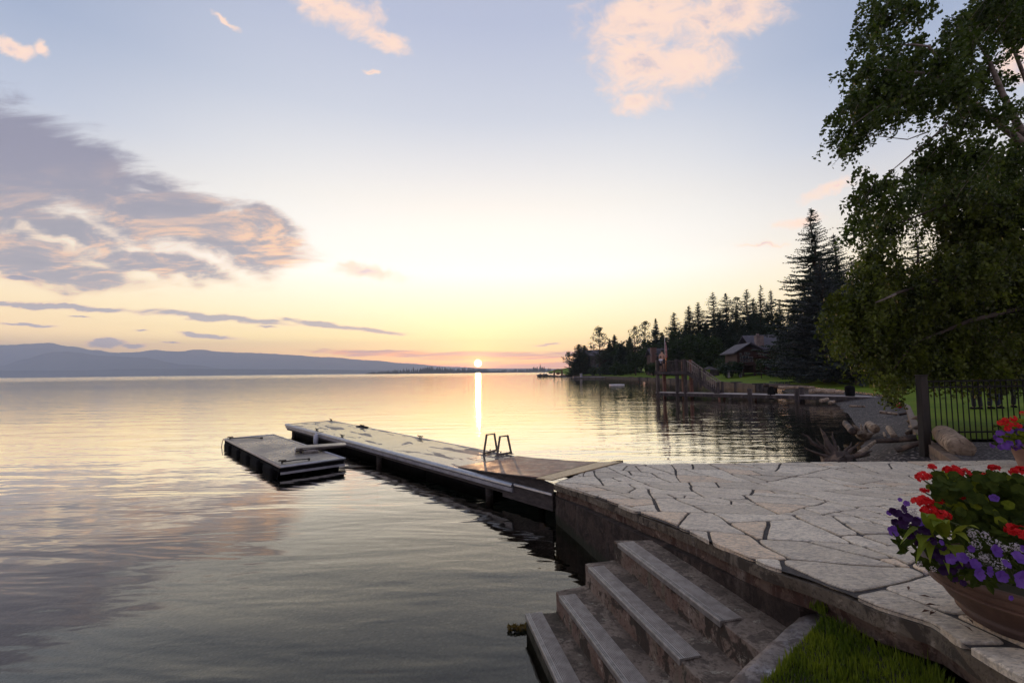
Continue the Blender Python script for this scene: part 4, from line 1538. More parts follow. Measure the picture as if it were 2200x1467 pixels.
def stump(name, c, m_, label, roots, seed, body=(.3, .3, .25)):
    """root mass: tapering crooked roots thrown from one knot"""
    R = random.Random(seed)
    w = MB(); w.blob((0, 0, body[2] * .5), body, 2, .35, 1.8, seed=seed)
    for (az, el, L, r) in roots:
        d_ = Vector((math.cos(az) * math.cos(el), math.sin(az) * math.cos(el), math.sin(el)))
        pts_ = []
        p_ = Vector((0, 0, body[2] * .5)); rr = []
        for i in range(7):
            t = i / 6
            pts_.append(p_ + d_ * L * t + Vector((R.uniform(-1, 1), R.uniform(-1, 1), R.uniform(-1, 1))) * .035 * L * (t > 0))
            rr.append((r * (1 - t) ** .7 + .006) * R.uniform(.75, 1.3))
        w.tube(pts_, rr, 8)
    o = w.build(name, m_, smooth=True, loc=c)
    return tag(o, label, 'driftwood')


s1 = at(1800, 978, 10.6); s1.z = .05
stump('root_stump', s1, M_driftd, 'dark uprooted stump with spiky roots at the waterline behind the patio',
      [(2.7, .75, .95, .06), (3.05, .45, .80, .05), (2.95, .9, .7, .04), (.9, .6, .6, .05), (2.5, .4, .6, .05), (.0, .7, .7, .05), (2.2, 1.15, .80, .11), (1.3, 1.25, .70, .05), (.3, .8, .6, .05), (-.1, .35, .8, .06), (4.6, .7, .35, .05), (1.8, .9, .55, .05), (5.4, .5, .35, .04)], 5, (.36, .25, .24))
log('driftwood', at(1843, 977, 10.6), at(1880, 948, 11.6), .065, .03, M_drift, 'pale pointed driftwood limb beside the dark root stump', 8, cat='driftwood')
log('driftwood', at(1812, 985, 10.4), at(1866, 976, 10.8), .06, .035, M_driftd, 'dark brown limb at the foot of the pale pointed one', 11, cat='driftwood')
s2 = at(1854, 922, 14.9); s2.z = .10
stump('stump', s2, M_drift, 'forked pale stump at the edge of the dark water', [(2.4, .9, .42, .08), (.6, .85, .50, .09), (3.8, .1, .6, .09), (5.0, .2, .4, .06), (1.4, 1.2, .35, .06)], 9, (.20, .16, .16))
log('driftwood_log', at(1832, 927, 14.6), at(1816, 909, 15.9), .11, .09, M_driftd, 'sunlit orange brown log end half in the dark water', 13, amp=.25)
log('driftwood_log', at(1868, 912, 15.2), at(1880, 921, 14.2), .12, .13, M_drift, 'short white log with a round cut end by the forked stump', 15)
log('driftwood', at(1921, 937, 12.6), at(1909, 919, 13.4), .075, .07, M_drift, 'short upright white log on the gravel near the timber edging', 17, cat='driftwood')
log('driftwood', at(1902, 938, 12.4), at(1899, 929, 12.7), .03, .025, M_drift, 'thin pale stick beside the short upright white log', 18, cat='driftwood')
log('driftwood', at(1825, 872, 22.4), at(1858, 873, 22.2), .05, .045, M_drift, 'yellowish pale branch lying across the upper beach', 21, cat='driftwood')
log('driftwood', at(1890, 885, 19.0), at(1928, 889.5, 18.6), .06, .05, M_drift, 'long white branch on the upper beach near the hanging leaves', 23, cat='driftwood')
log('driftwood', at(1932, 890, 18.4), at(1965, 884, 18.2), .05, .04, M_driftd, 'dark thin branch continuing right of the long white branch', 24, cat='driftwood', amp=.1)
for i, (a, b_, r, lb) in enumerate([((1952, 906, 15.3), (1972, 896, 15.0), .07, 'dark plank end against the timber edging, farthest of three'),
                                    ((1948, 931, 12.9), (1976, 916, 12.6), .06, 'dark plank end against the timber edging, middle of three'),
                                    ((1925, 968, 10.9), (1979, 950, 10.7), .055, 'long dark plank end against the timber edging, nearest of three')]):
    log('driftwood', at(*a), at(*b_), r, r, M_driftd, lb, 30 + i, cat='driftwood')
log('driftwood_log', at(1880, 948, 11.9), at(1975, 940, 11.6), .055, .075, M_driftd, 'long dark log lying across the beach in front of the timber edging', 41, amp=.2)
log('driftwood', at(1955, 916, 13.6), at(1972, 921, 13.2), .04, .03, M_drift, 'small pale root on the gravel by the timber edging', 43, cat='driftwood')
log('driftwood_log', at(1764, 861, 29.2), at(1778, 857, 29.8), .13, .10, M_drift, 'orange lit rounded log at the waterline under the pier end', 45)
log('driftwood', at(1784, 866, 27.0), at(1792, 862, 27.2), .12, .07, M_drift, 'pale broken stump in the shallows beside the orange lit log', 47, cat='driftwood')
w = MB(); w.blob((0, 0, 0), (.12, .12, .12), 3, .0)
bc = at(1932, 871, 20.5)
tag(w.build('ball', surf('red rubber ball', (.45, .01, .03), (.55, .02, .05), rough=.35, scale=2), smooth=True, loc=bc), 'small red ball on the beach under the hanging leaves', 'ball')
w = MB(); w.box((0, 0, 0), (.42, .3, .26)); bc = at(1921, 866, 21.0)
tag(w.build('crate', M_black, loc=bc, bevel=.03), 'dark box on the beach beside the red ball', 'box')

# ================================================================== LONG PIER, TOWER
ZP = .47
pA = G(1411, 842.5, ZP); pB = G(1935, 853.5, ZP)
pu = (pB - pA).normalized(); pnv = Vector((-pu.y, pu.x, 0))
if pnv.y < 0: pnv = -pnv
pLn = (pB - pA).length
prz = math.atan2(pu.y, pu.x)
def PR(s_, t_, z_): return pA + pu * s_ + pnv * t_ + Vector((0, 0, z_ - ZP))
def ps(px, t_=0.0, z=ZP):
    """distance along the pier of photo column px"""
    lo, hi = -5, pLn + 5
    d = ray(px, 843); k_ = d.x / d.y
    # solve (A + u s + n t).x = k (…).y
    ax, ay = pA.x + pnv.x * t_, pA.y + pnv.y * t_
    return (k_ * ay - ax) / (pu.x - k_ * pu.y)
M_ptimber = surf('dark pier timber', (.025, .02, .021), (.055, .045, .045), rough=.8, scale=5, bump=.01, stretch=(1, 1, .3), c3=(.09, .072, .068), s3=3)
M_pdeck = surf('pale weathered pier boards', (.30, .27, .27), (.42, .38, .37), rough=.65, scale=4)
M_rustpost = surf('red brown pile', (.13, .06, .045), (.20, .10, .075), rough=.8, scale=4, bump=.01)
pier = empty('pier', pA)
tag(pier, 'long low timber pier crossing the bay to the beach', 'pier')
def pbuild(w, name, m_, root, org, **kw):
    w.v = [tuple(Vector(q) - org) for q in w.v]
    return w.build(name, m_, root, **kw)
w = MB(); s = -.1
PWd = 1.5
while s < pLn:
    w.box(PR(s + .07, PWd / 2, ZP - .02), (.13, PWd, .04), rz=prz); s += .142
pbuild(w, 'deck', M_pdeck, pier, pA)
w = MB()
for t_ in (.05, PWd - .05): w.beam(PR(-.1, t_, ZP - .16), PR(pLn, t_, ZP - .16), .12, .24)
pbuild(w, 'side_beam', M_ptimber, pier, pA)
pile_px = [1414, 1437, 1455, 1472, 1545, 1612, 1640, 1710, 1723, 1790]
for px in (1414, 1455, 1544, 1612, 1710, 1800):
    for t_ in (.1, PWd - .1):
        w = MB(); w.tube([PR(ps(px), t_, -2), PR(ps(px), t_, ZP - .05)], .09, 8)
        pbuild(w, 'pile', M_rustpost if px in (1544, 1612, 1710) else M_ptimber, pier, pA, smooth=True)
# mooring posts that stand above the deck
for px, t_, top, rr, lb in ((1611, .08, .36, .15, 'square dark mooring post on the pier right of the tower stairs'),
                            (1712, .05, .42, .15, 'left one of the two dark posts close together on the pier'),
                            (1722, .9, .50, .16, 'right one of the two dark posts close together on the pier')):
    c = PR(ps(px, t_), t_, ZP)
    w = MB(); w.box((0, 0, top / 2 - .3), (rr * 1.9, rr * 1.9, top + .6), rz=prz); w.box((0, 0, top + .02), (rr * 2.1, rr * 2.1, .04), rz=prz)
    tag(w.build('mooring_post', M_ptimber, loc=c, bevel=.02), lb, 'post')
c = PR(ps(1657, .25), .25, ZP)
w = MB(); w.lathe([(.16, -.35), (.24, -.2), (.26, 0), (.22, .2), (.15, .36), (.17, .44), (.10, .56), (.02, .60)], n=14)
w.tube([(-.2, 0, .1), (-.28, .0, .25), (-.15, 0, .38)], .035, 6)
tag(w.build('fender_bundle', M_black, smooth=True, loc=c), 'black rounded bundle hanging over the pier edge', 'fender')
c = PR(ps(1826, .3), .3, ZP)
w = MB(); w.lathe([(.22, 0), (.26, .03), (.29, .45), (.28, .52), (.30, .54), (.27, .62), (.12, .70), (.04, .72)], n=18)
w.tube([(-.05, 0, .70), (0, 0, .80), (.05, 0, .70)], .012, 6)
tag(w.build('barrel', M_black, smooth=True, loc=c), 'black domed barrel standing near the shore end of the pier', 'barrel')

# tower
ZT = 2.27 + (796 - 797) / 1000 * 38
tow = empty('diving_tower', PR(0, 0, ZP))
tag(tow, 'dark timber diving tower with railed platform and stairs on the pier', 'tower')
tO = PR(0, 0, ZP)
s_l, s_r, s_c = 0.0, ps(1455), ps(1472)
def tb(w, name, m_=None, **kw): return pbuild(w, name, m_ or M_ptimber, tow, tO, **kw)
ztop = D(1430, 775, pA.y).z
for (s_, t_, zt_) in ((0.08, .08, ztop + .06), (s_r, .08, ztop + .10), (0.08, PWd - .08, ztop + .04), (s_r, PWd - .08, ztop + .06), (s_c, .08, ztop + .08), (s_c, PWd - .08, ztop + .06)):
    w = MB(); w.beam(PR(s_, t_, -1.8), PR(s_, t_, zt_), .24, .24, up=(0, 1, 0)); tb(w, 'post', M_ptimber if t_ < 1 else M_rustpost)
w = MB(); w.prism([tuple(PR(a, b_, 0))[:2] for a, b_ in ((-.1, -.1), (s_c + .2, -.1), (s_c + .2, PWd + .1), (-.1, PWd + .1))], ZT - .06, ZT); tb(w, 'platform', M_ptimber)
w = MB()
for t_ in (-.06, PWd + .06): w.beam(PR(-.1, t_, ZT - .16), PR(s_c + .2, t_, ZT - .16), .08, .22)
w.beam(PR(-.1, 0, ZT - .16), PR(-.1, PWd, ZT - .16), .08, .22)
tb(w, 'joist')
for (a, b_) in (((0.08, 0), (s_r, 0)), ((0.08, PWd), (s_c, PWd)), ((0.0, .08), (0.0, PWd - .08)), ((s_r, 0), (s_c, 0))):
    w = MB()
    for z in (ZT + .12, ztop - .04): w.beam(PR(*a, z), PR(*b_, z), .06, .07)
    L_ = math.dist(a, b_); n_ = max(2, int(L_ / .13))
    for i in range(n_ + 1):
        t = i / n_
        q = PR(a[0] + (b_[0] - a[0]) * t, a[1] + (b_[1] - a[1]) * t, 0)
        w.beam(Vector((q.x, q.y, ZT + .12)), Vector((q.x, q.y, ztop - .05)), .035, .035, up=(0, 1, 0))
    tb(w, 'railing')
s_e = ps(1540)
s0_ = s_c + .2
for t_ in (.06, PWd - .45):
    w = MB(); w.beam(PR(s0_, t_, ZT - .16), PR(s_e, t_, ZP + .05), .07, .28); tb(w, 'stringer')
nst = 9
for i in range(nst):
    t = (i + .5) / nst
    w = MB(); q = PR(s0_ + (s_e - s0_) * t, PWd / 2 - .2, ZT + (ZP - ZT) * (i + 1) / (nst + 1)); w.box(q, (.27, 1.0, .045), rz=prz); tb(w, 'step')
M_handr = surf('worn pale handrail', (.16, .13, .12), (.26, .22, .2), rough=.6, scale=8)
for t_ in (.06, PWd - .45):
    w = MB()
    a = PR(s0_, t_, ztop - .04); b_ = PR(s_e + .1, t_, ZP + .80)
    w.beam(a, b_, .05, .07)
    for i in range(17):
        t = (i + .5) / 17
        q = a.lerp(b_, t); q0 = PR(s0_, t_, ZT - .05).lerp(PR(s_e + .1, t_, ZP + .05), t)
        w.beam(q0, q, .035, .035, up=(0, 1, 0))
    tb(w, 'stair_railing', M_handr)
    for t in (.42, 1.0):
        q = a.lerp(b_, t); w = MB(); w.beam(Vector((q.x, q.y, (ZP if t == 1 else ZP + .45))), q + Vector((0, 0, .10)), .16, .16, up=(0, 1, 0)); tb(w, 'newel_post')

# flag on a pole fixed at the tower, hanging slack
fp0 = PR(ps(1432, PWd - .15), PWd - .15, ZT)
ftop = D(1429, 727, fp0.y)
flag = empty('flagpole', fp0)
tag(flag, 'short pole with a slack striped flag on the diving tower', 'flagpole')
w = MB(); w.tube([(0, 0, 0), (-.02, 0, ftop.z - fp0.z + .05)], .028, 8); w.blob((-.02, 0, ftop.z - fp0.z + .08), (.05, .05, .05), 1, 0)
w.build('pole', surf('white painted pole', (.5, .45, .42), (.6, .55, .5), rough=.5), flag, smooth=True)
w = MB(); w.tube([(0.03, 0, 0), (.03, 0, 1.15)], .055, 10)  # added tube: orange light on the post edge put into its colour
w.build('orange_lit_edge', surf('orange light on post edge', (.55, .17, .03), (.68, .24, .05), rough=.6), flag, smooth=True)
M_fr = surf('flag red', (.42, .05, .06), (.52, .07, .08), rough=.9, scale=8)
M_fw = surf('flag white', (.55, .50, .50), (.66, .60, .60), rough=.9, scale=8)
M_fb = surf('flag blue', (.04, .06, .16), (.06, .08, .20), rough=.9, scale=8)
H = 1.55
w = MB()
nu, nv = 26, 26
zt_ = ftop.z - fp0.z
def fpnt(i, j):
    a, b_ = i / nu, j / nv                       # a along the fly, b down the hoist
    wd = .13 + .22 * b_
    x = -.02 + wd * a * .9 + .03 * math.sin(a * 14 + b_ * 3)
    y = .10 * math.sin(a * 19 + b_ * 2) * (.4 + b_)
    z = zt_ - b_ * H * .72 - a * .62
    return (x - .18 * a * b_, y, z)
vs = [fpnt(i, j) for i in range(nu + 1) for j in range(nv + 1)]
for i in range(nu):
    for j in range(nv):
        st_ = int(j / nv * 13)
        mi = 2 if (i / nu < .4 and st_ < 7) else (0 if st_ % 2 == 0 else 1)
        b0 = i * (nv + 1) + j
        w.add([vs[b0], vs[b0 + nv + 1], vs[b0 + nv + 2], vs[b0 + 1]], [(0, 1, 2, 3)], mi)
for a in range(5):            # the stars of the canton, small white dots
    for b_ in range(4):
        p_ = Vector(fpnt(int(nu * .4 * (a + .5) / 5), int(nv * .53 * (b_ + .5) / 4)))
        w.add([p_ + Vector((-.014, -.012, 0)), p_ + Vector((0, -.012, -.014)), p_ + Vector((.014, -.012, 0)), p_ + Vector((0, -.012, .014))], [(0, 1, 2, 3)], 1)
w.build('flag', [M_fr, M_fw, M_fb], flag, smooth=False)

# ================================================================== SEAWALL AND FAR SHORE
M_sea = surf('pale seawall timber', (.05, .036, .028), (.10, .072, .055), rough=.85, scale=1.2, c3=(.07, .05, .04), s3=.6, bump=.03)
c = Wall[0]
w = MB()
for a, b_ in zip(Wall[:-1], Wall[1:]):
    w.beam(a - c + Vector((0, 0, -.42)), b_ - c + Vector((0, 0, -.42)), .35, .92)
tag(w.build('seawall', M_sea, loc=c, bevel=.03), 'low pale seawall holding the far lawn above the bay', 'seawall')
gl = [(1578, 822.3), (1625, 825.8), (1521, 818.3), (1490, 817), (1462, 815.3), (1441, 814.2), (1409, 812.6), (1391, 811.6), (1373, 810.8), (1355, 810)]
groy = None
names = ['groyne just left of the second widest on the seawall', 'largest and rightmost of the dark timber groynes on the seawall']
for i, (px, py) in enumerate(gl):
    q = G(px, py, ZB)
    if groy is None:
        w = MB()
        for a in range(4): w.box((0, -.55 - .45 * a, .08 - a * .09), (1.3 - a * .12, .42, .75)); 
        w.box((0, -.2, .42), (1.45, .5, .16))
        groy = w.build('groyne', M_ptimber, loc=q - Vector((0, 0, .35)), bevel=.03); o = groy
    else:
        o = groy.copy(); col.objects.link(o); o.location = q - Vector((0, 0, .35))
    o['label'] = ['dark timber groyne on the seawall between tower stairs and beach, left of two',
                  'rightmost dark timber groyne on the far seawall, where the beach begins',
                  'dark groyne seen through the tower stairs', 'dark groyne seen just under the top of the tower stairs', 'dark groyne seen between the tower legs at right',
                  'dark groyne seen between the tower legs at centre', 'dark groyne immediately left of the tower', 'second dark groyne left of the tower',
                  'third dark groyne left of the tower', 'small farthest dark groyne on the seawall'][i]
    o['category'] = 'groyne'; o['group'] = 'timber groynes along the seawall'
    o.rotation_euler = (0, 0, .5)
for i, (px, py, Y, L_, r, lb) in enumerate([(1652, 829, 45, 3.6, .22, 'grey tangled driftwood log piled against the far seawall end'), (1672, 832, 42, 3.0, .16, 'pale thin log right of the grey driftwood pile'),
                                            (1738, 841, 33.5, 1.7, .17, 'pale cut log on the bank behind the two pier posts'), (1768, 840, 32.5, 1.3, .14, 'dark log on the bank right of the pale cut log'),
                                            (1640, 827, 47, 2.5, .2, 'dark log leaning at the left of the driftwood pile')]):
    a = at(px, py, Y); a.z = max(a.z, .55)
    log('driftwood_log', a, a + Vector((L_ * .8, -L_ * .45, -.1 + .1 * (i % 3))), r, r * .7, M_drift if 'pale' in lb else M_driftd, lb, 60 + i)

# white swim raft and a rack dock near the point
c = G(1325, 827, 0)
w = MB(); w.box((0, 0, .06), (2.3, 1.0, .13)); w.blob((0, 0, .11), (1.1, .42, .05), 2, .05)
tag(w.build('paddle_raft', surf('white raft', (.62, .62, .68), (.72, .72, .78), rough=.5), loc=c, bevel=.08), 'low white raft floating in the dark reflection of the trees', 'raft')
c = G(1265, 812.5, 0)
shd = empty('boat_dock', c)
tag(shd, 'small white boat dock at the far point under the trees', 'dock')
M_wht = surf('white dock paint', (.26, .26, .30), (.36, .36, .40), rough=.6)
w = MB(); w.box((0, 0, .32), (11, 1.6, .14), rz=.25); w.box((-6, 1, .30), (5, 1.5, .14), rz=.1); w.build('deck', M_wht, shd)
w = MB()
for q in (-5, -2.5, 0, 2.5, 5): w.box((q * math.cos(.25), q * math.sin(.25), 0), (.2, .2, 1.3))
w.build('pile', M_ptimber, shd)
w = MB(); w.box((-2.6, -.4, 1.0), (.7, .7, 1.1)); w.box((-2.6, -.4, 1.58), (.9, .9, .1)); w.build('locker', M_wht, shd)
# rocky point with the gateway arch
M_rock = surf('dark shore rock', (.06, .05, .045), (.12, .10, .085), rough=.9, scale=.8, bump=.05)
pr0 = at(1199, 806.5, 215); pr0.z = 0
for i, (px, wd, hh, lb) in enumerate([(1168, 3.2, 1.1, 'largest dark rock heap left of the arch on the point'), (1180, 2.4, .7, 'low dark rock between the big heap and the arch'),
                                      (1199, 4.6, .5, 'flat rock shelf that carries the timber arch'), (1217, 3.2, .9, 'low rocks between the arch and the leaning pine')]):
    q = at(px, 806.5, 212); q.z = 0
    w = MB()
    for j in range(5): w.blob((random.uniform(-.7, .7) * wd, random.uniform(-1, 1), random.uniform(0, .2)), (wd * .5, wd * .4, hh), 2, .3, 2.2, seed=i * 5 + j)
    tag(w.build('rock', M_rock, smooth=False, loc=q), lb, 'rock')
q = at(1199, 805.8, 213); q.z = .35
arch = empty('timber_arch', q)
tag(arch, 'stone and timber arch with a hanging bowl on the rocky point', 'arch')
M_arch = surf('brown arch timber', (.14, .075, .045), (.22, .12, .07), rough=.8, scale=1)
for sx in (-1.75, 1.75):
    w = MB(); w.box((sx, 0, 1.1), (.75, .9, 2.2)); w.box((sx, 0, .3), (1.0, 1.2, .6)); w.build('pillar', M_arch, arch, bevel=.06)
w = MB(); w.beam((-2.3, 0, 2.5), (0, 0, 3.1), .9, .35); w.beam((0, 0, 3.1), (2.3, 0, 2.5), .9, .35); w.box((0, 0, 2.35), (3.6, .4, .2)); w.build('lintel', M_arch, arch)
w = MB(); w.lathe([(.35, 0), (.75, .25), (.95, .75), (1.0, 1.0), (.95, 1.05)], c=(0, 0, .55), n=16); w.tube([(0, 0, 1.5), (0, 0, 2.3)], .05, 6); w.build('bowl', M_arch, arch, smooth=True)
q = at(1183, 801.3, 600); q.z = 0
w = MB(); w.box((0, 0, .7), (5, 2, 1.4)); w.box((.5, 0, 1.8), (2.2, 1.6, 1.0))
tag(w.build('boat', M_ptimber, loc=q, bevel=.3), 'tiny dark boat far out left of the arch', 'boat')

# ================================================================== HOUSES
M_cedar = surf('dark red cedar siding', (.028, .010, .009), (.05, .018, .014), rough=.8, scale=1.2, stretch=(.2, .2, 6))
M_roof = surf('violet grey shingle roof', (.05, .045, .06), (.085, .078, .10), rough=.8, scale=2.5, stretch=(.6, 1, 3))
M_glass, k, out = new_mat('window pane')
p = k.node('ShaderNodeBsdfPrincipled'); p.inputs['Base Color'].default_value = (.05, .065, .075, 1); p.inputs['Roughness'].default_value = .06; p.inputs['Specular IOR Level'].default_value = 1.0
p.inputs['IOR'].default_value = 1.8
k.put(out.inputs[0], p.outputs[0])
M_trim = surf('pale window trim', (.12, .12, .11), (.17, .17, .16), rough=.7)
M_brick = surf('rosy brick', (.13, .07, .06), (.19, .11, .09), rough=.9, scale=2.5, c3=(.18, .10, .09), s3=5)
M_chim = surf('pale stone chimney', (.18, .135, .13), (.28, .22, .21), rough=.9, scale=1.4, c3=(.18, .12, .11), s3=2.2)


def gable(w, x0, x1, y0, y1, ze, zr, over=.5, axis='x', th=.18):
    """two sloping slabs; ridge along axis"""
    if axis == 'x':
        ym = (y0 + y1) / 2; sl_ = (zr - ze) / (ym - y0)
        for sgn, yy_ in ((-1, y0 - over), (1, y1 + over)):
            a = [(x0 - over, ym, zr), (x1 + over, ym, zr), (x1 + over, yy_, ze - over * sl_), (x0 - over, yy_, ze - over * sl_)]
            b_ = [(q[0], q[1], q[2] - th) for q in a]
            w.add(a + b_, [(0, 1, 2, 3), (7, 6, 5, 4), (0, 4, 5, 1), (1, 5, 6, 2), (2, 6, 7, 3), (3, 7, 4, 0)])
    else:
        xm = (x0 + x1) / 2; sl_ = (zr - ze) / (xm - x0)
        for sgn, xx in ((-1, x0 - over), (1, x1 + over)):
            a = [(xm, y0 - over, zr), (xm, y1 + over, zr), (xx, y1 + over, ze - over * sl_), (xx, y0 - over, ze - over * sl_)]
            b_ = [(q[0], q[1], q[2] - th) for q in a]
            w.add(a + b_, [(0, 1, 2, 3), (7, 6, 5, 4), (0, 4, 5, 1), (1, 5, 6, 2), (2, 6, 7, 3), (3, 7, 4, 0)])


def window(root, c, sw, sh, rz=0, mull=1, org=None):
    w = MB(); t = .07
    w.box((0, 0, sh / 2), (sw + t, .12, t)); w.box((0, 0, -sh / 2), (sw + t, .12, t))
    for s_ in (-1, 1): w.box((s_ * sw / 2, 0, 0), (t, .118, sh - t * .9))
    for q in range(mull): w.box((-sw / 2 + sw * (q + 1) / (mull + 1), 0, 0), (t * .7, .10, sh - t * .9))
    f_ = w.build('window', M_trim, root); f_.location = c; f_.rotation_euler = (0, 0, rz)
    g_ = MB().box((0, .02, 0), (sw - .02, .03, sh - .02)).build('pane', M_glass, f_)
    return f_


HY = 78.0
hb = on_lawn(1630, HY)
house = empty('timber_house', hb, -.12)
tag(house, 'dark red timber lodge with violet roof and stone chimney among the trees', 'house')
def hp(px, py): q = at(px, py, HY); return q.x - hb.x, q.z - hb.z
# x in metres from px 1630; 1 px = .078 m
xl, _ = hp(1587, 800); xm_, _ = hp(1630, 800); xr, _ = hp(1676, 800)
_, z_e1 = hp(1600, 752); _, z_r1 = hp(1600, 739); _, z_e2 = hp(1650, 743); _, z_r2 = hp(1650, 716); _, z_deck = hp(1610, 784)
_, z_ct = hp(1625, 722); _, z_b = hp(1600, 801)
w = MB(); w.box(((xl + xm_) / 2, 3, (z_e1 + z_b) / 2 - .1), (xm_ - xl, 6, z_e1 - z_b - .2)); 
# gable triangle of the low wing
w.add([(xl, 0, z_e1 - .2), (xm_, 0, z_e1 - .2), ((xl + xm_) / 2, 0, z_r1 - .25), (xl, 6, z_e1 - .2), (xm_, 6, z_e1 - .2), ((xl + xm_) / 2, 6, z_r1 - .25)],
      [(0, 1, 2), (3, 5, 4), (0, 2, 5, 3), (1, 4, 5, 2)])
w.box(((xm_ + xr) / 2 + .02, 4.2, (z_e2 + z_b) / 2 - .1), (xr - xm_, 7, z_e2 - z_b - .2))
w.build('wall', M_cedar, house)
w = MB(); gable(w, xl, xm_ + .8, 0, 6, z_e1, z_r1 + .25, .7, 'y'); r1 = w.build('roof', M_roof, house)
w = MB(); gable(w, xm_, xr, .7, 7.7, z_e2, z_r2, .9, 'x'); r2 = w.build('roof', M_roof, house)
cx_, _ = hp(1624, 740)
w = MB(); cx_ += 1.0; w.box((cx_, 1.2, (z_ct + z_e1) / 2 - .5), (1.15, 1.0, z_ct - z_e1 + 1.2)); w.box((cx_, 1.2, z_ct + .06), (1.3, 1.15, .12)); w.box((cx_ - .2, 1.2, z_ct + .30), (.35, .35, .4))
w.build('chimney', M_chim, house)
for (px, py, sw, sh, mu) in ((1593, 761, .25, .5, 0), (1594, 771, .35, .6, 0), (1603, 771, 1.0, 1.1, 1), (1613, 772, .7, .8, 0), (1606, 759, .8, .35, 2)):
    x_, z_ = hp(px, py); window(house, (x_, -.08, z_), sw, sh, 0, mu)
for (px, py, sw, sh, mu) in ((1648, 753, .3, 1.0, 0), (1653, 749, .4, .5, 0), (1659, 749, .4, .5, 0), (1672, 748, .55, .75, 1), (1645, 778, .8, 1.1, 1), (1656, 778, .9, 1.2, 1)):
    x_, z_ = hp(px, py); window(house, (x_, .62, z_), sw, sh, 0, mu)
w = MB(); w.box(((xl + xr) / 2, -1.4, z_deck), (xr - xl + 1, 2.8, .22)); w.build('deck', M_cedar, house)
w = MB()
x_ = xl - .4
w.box(((xl + xr) / 2, -2.75, z_deck + .95), (xr - xl + 1, .08, .08)); w.box(((xl + xr) / 2, -2.75, z_deck + .2), (xr - xl + 1, .07, .07))
while x_ < xr + .5: w.box((x_, -2.75, z_deck + .55), (.05, .05, .8)); x_ += .28
w.build('deck_railing', M_cedar, house)
for x_ in np.linspace(xl, xr, 5):
    w = MB(); w.box((x_, -2.6, (z_deck + z_b) / 2 - .3), (.22, .22, z_deck - z_b + .5)); w.build('deck_post', M_cedar, house)
w = MB()
for i in range(7): w.box((xl - .6 - i * .32, -1.4, z_deck - .1 - i * .18), (.34, 1.4, .08))
w.build('stairs', M_cedar, house)
# patio umbrella, white sign post near the house
q = on_lawn(1651, 72); w = MB(); w.box((0, 0, .35), (.16, .12, .7)); w.blob((0, 0, .75), (.13, .1, .12), 2, .1)
tag(w.build('garden_lamp', M_trim, loc=q, bevel=.02), 'small pale garden post on the lawn under the timber house', 'post')
q = on_lawn(1578, 74) + Vector((0, 0, .0)); w = MB(); w.box((0, 0, 1.15), (2.2, .9, .12)); w.box((-.9, 0, .55), (.1, .7, 1.1)); w.box((.9, 0, .55), (.1, .7, 1.1))
tag(w.build('garden_table', surf('grey blue table cover', (.08, .08, .12), (.12, .12, .17), rough=.5), loc=q, bevel=.03), 'bluish table at the left corner of the timber house deck', 'table')
q = on_lawn(1525, 90)
w = MB(); w.prism([(-1.4, -1), (1.4, -1), (1.4, 1), (-1.4, 1)], .0, 1.2); w.add([(-1.6, -1.2, 1.2), (1.6, -1.2, 1.2), (1.6, 1.2, 1.2), (-1.6, 1.2, 1.2), (0, 0, 1.9)], [(0, 1, 4), (1, 2, 4), (2, 3, 4), (3, 0, 4)])
tag(w.build('garden_shed', M_ptimber, loc=q), 'small dark shed on the lawn behind the tower stairs', 'shed')

# brick house behind the tower and grey house on the point
BY = 125.0
bb = on_lawn(1408, BY)
bh = empty('brick_house', bb)
tag(bh, 'rosy brick chimney house mostly hidden behind the round bushes and tower', 'house')
def hp2(px, py, Y, b0): q = at(px, py, Y); return q.x - b0.x, q.z - b0.z
x0_, zc = hp2(1398, 748, BY, bb); x1_, zr_ = hp2(1409, 745, BY, bb); x2_, _ = hp2(1432, 760, BY, bb)
w = MB(); w.box(((x0_ + x1_) / 2, 0, zc / 2), (x1_ - x0_, 1.2, zc)); w.box(((x0_ + x1_) / 2, 0, zc + .08), (x1_ - x0_ + .2, 1.4, .16)); w.build('chimney', M_brick, bh)
w = MB(); w.box(((x1_ + x2_) / 2 + .5, 2.6, zr_ * .36), (x2_ - x1_ + 3, 5, zr_ * .72)); w.build('wall', M_cedar, bh)
w = MB(); gable(w, x1_ - 1, x2_ + 2, 0.1, 5.1, zr_ * .72, zr_ - .3, .5, 'x'); w.build('roof', M_roof, bh)
window(bh, ((x1_ + x2_) / 2, .04, zr_ * .45), 1.2, 1.1, 0, 1)
GY = 205.0
gb0 = on_lawn(1270, GY)
gh = empty('grey_house', gb0)
tag(gh, 'dark house with flat grey roof behind the tall pine on the point', 'house')
x0_, zr_ = hp2(1263, 751, GY, gb0); x1_, ze_ = hp2(1290, 762, GY, gb0)
w = MB(); w.box(((x0_ + x1_) / 2 + 1, 4, ze_ / 2), (x1_ - x0_, 7, ze_)); w.build('wall', M_ptimber, gh)
w = MB(); gable(w, x0_, x1_ + 2, .5, 7.5, ze_ + .2, zr_, .8, 'x', .3); w.build('roof', M_roof, gh)
for q in (.25, .6): window(gh, (x0_ + (x1_ - x0_) * q + 1, .42, ze_ * .4), 1.2, 1.6, 0, 1)

# ================================================================== PEOPLE
M_skin = surf('skin', (.42, .24, .17), (.48, .28, .20), rough=.6, scale=4)
M_hair = surf('dark hair', (.02, .014, .01), (.04, .03, .02), rough=.7)


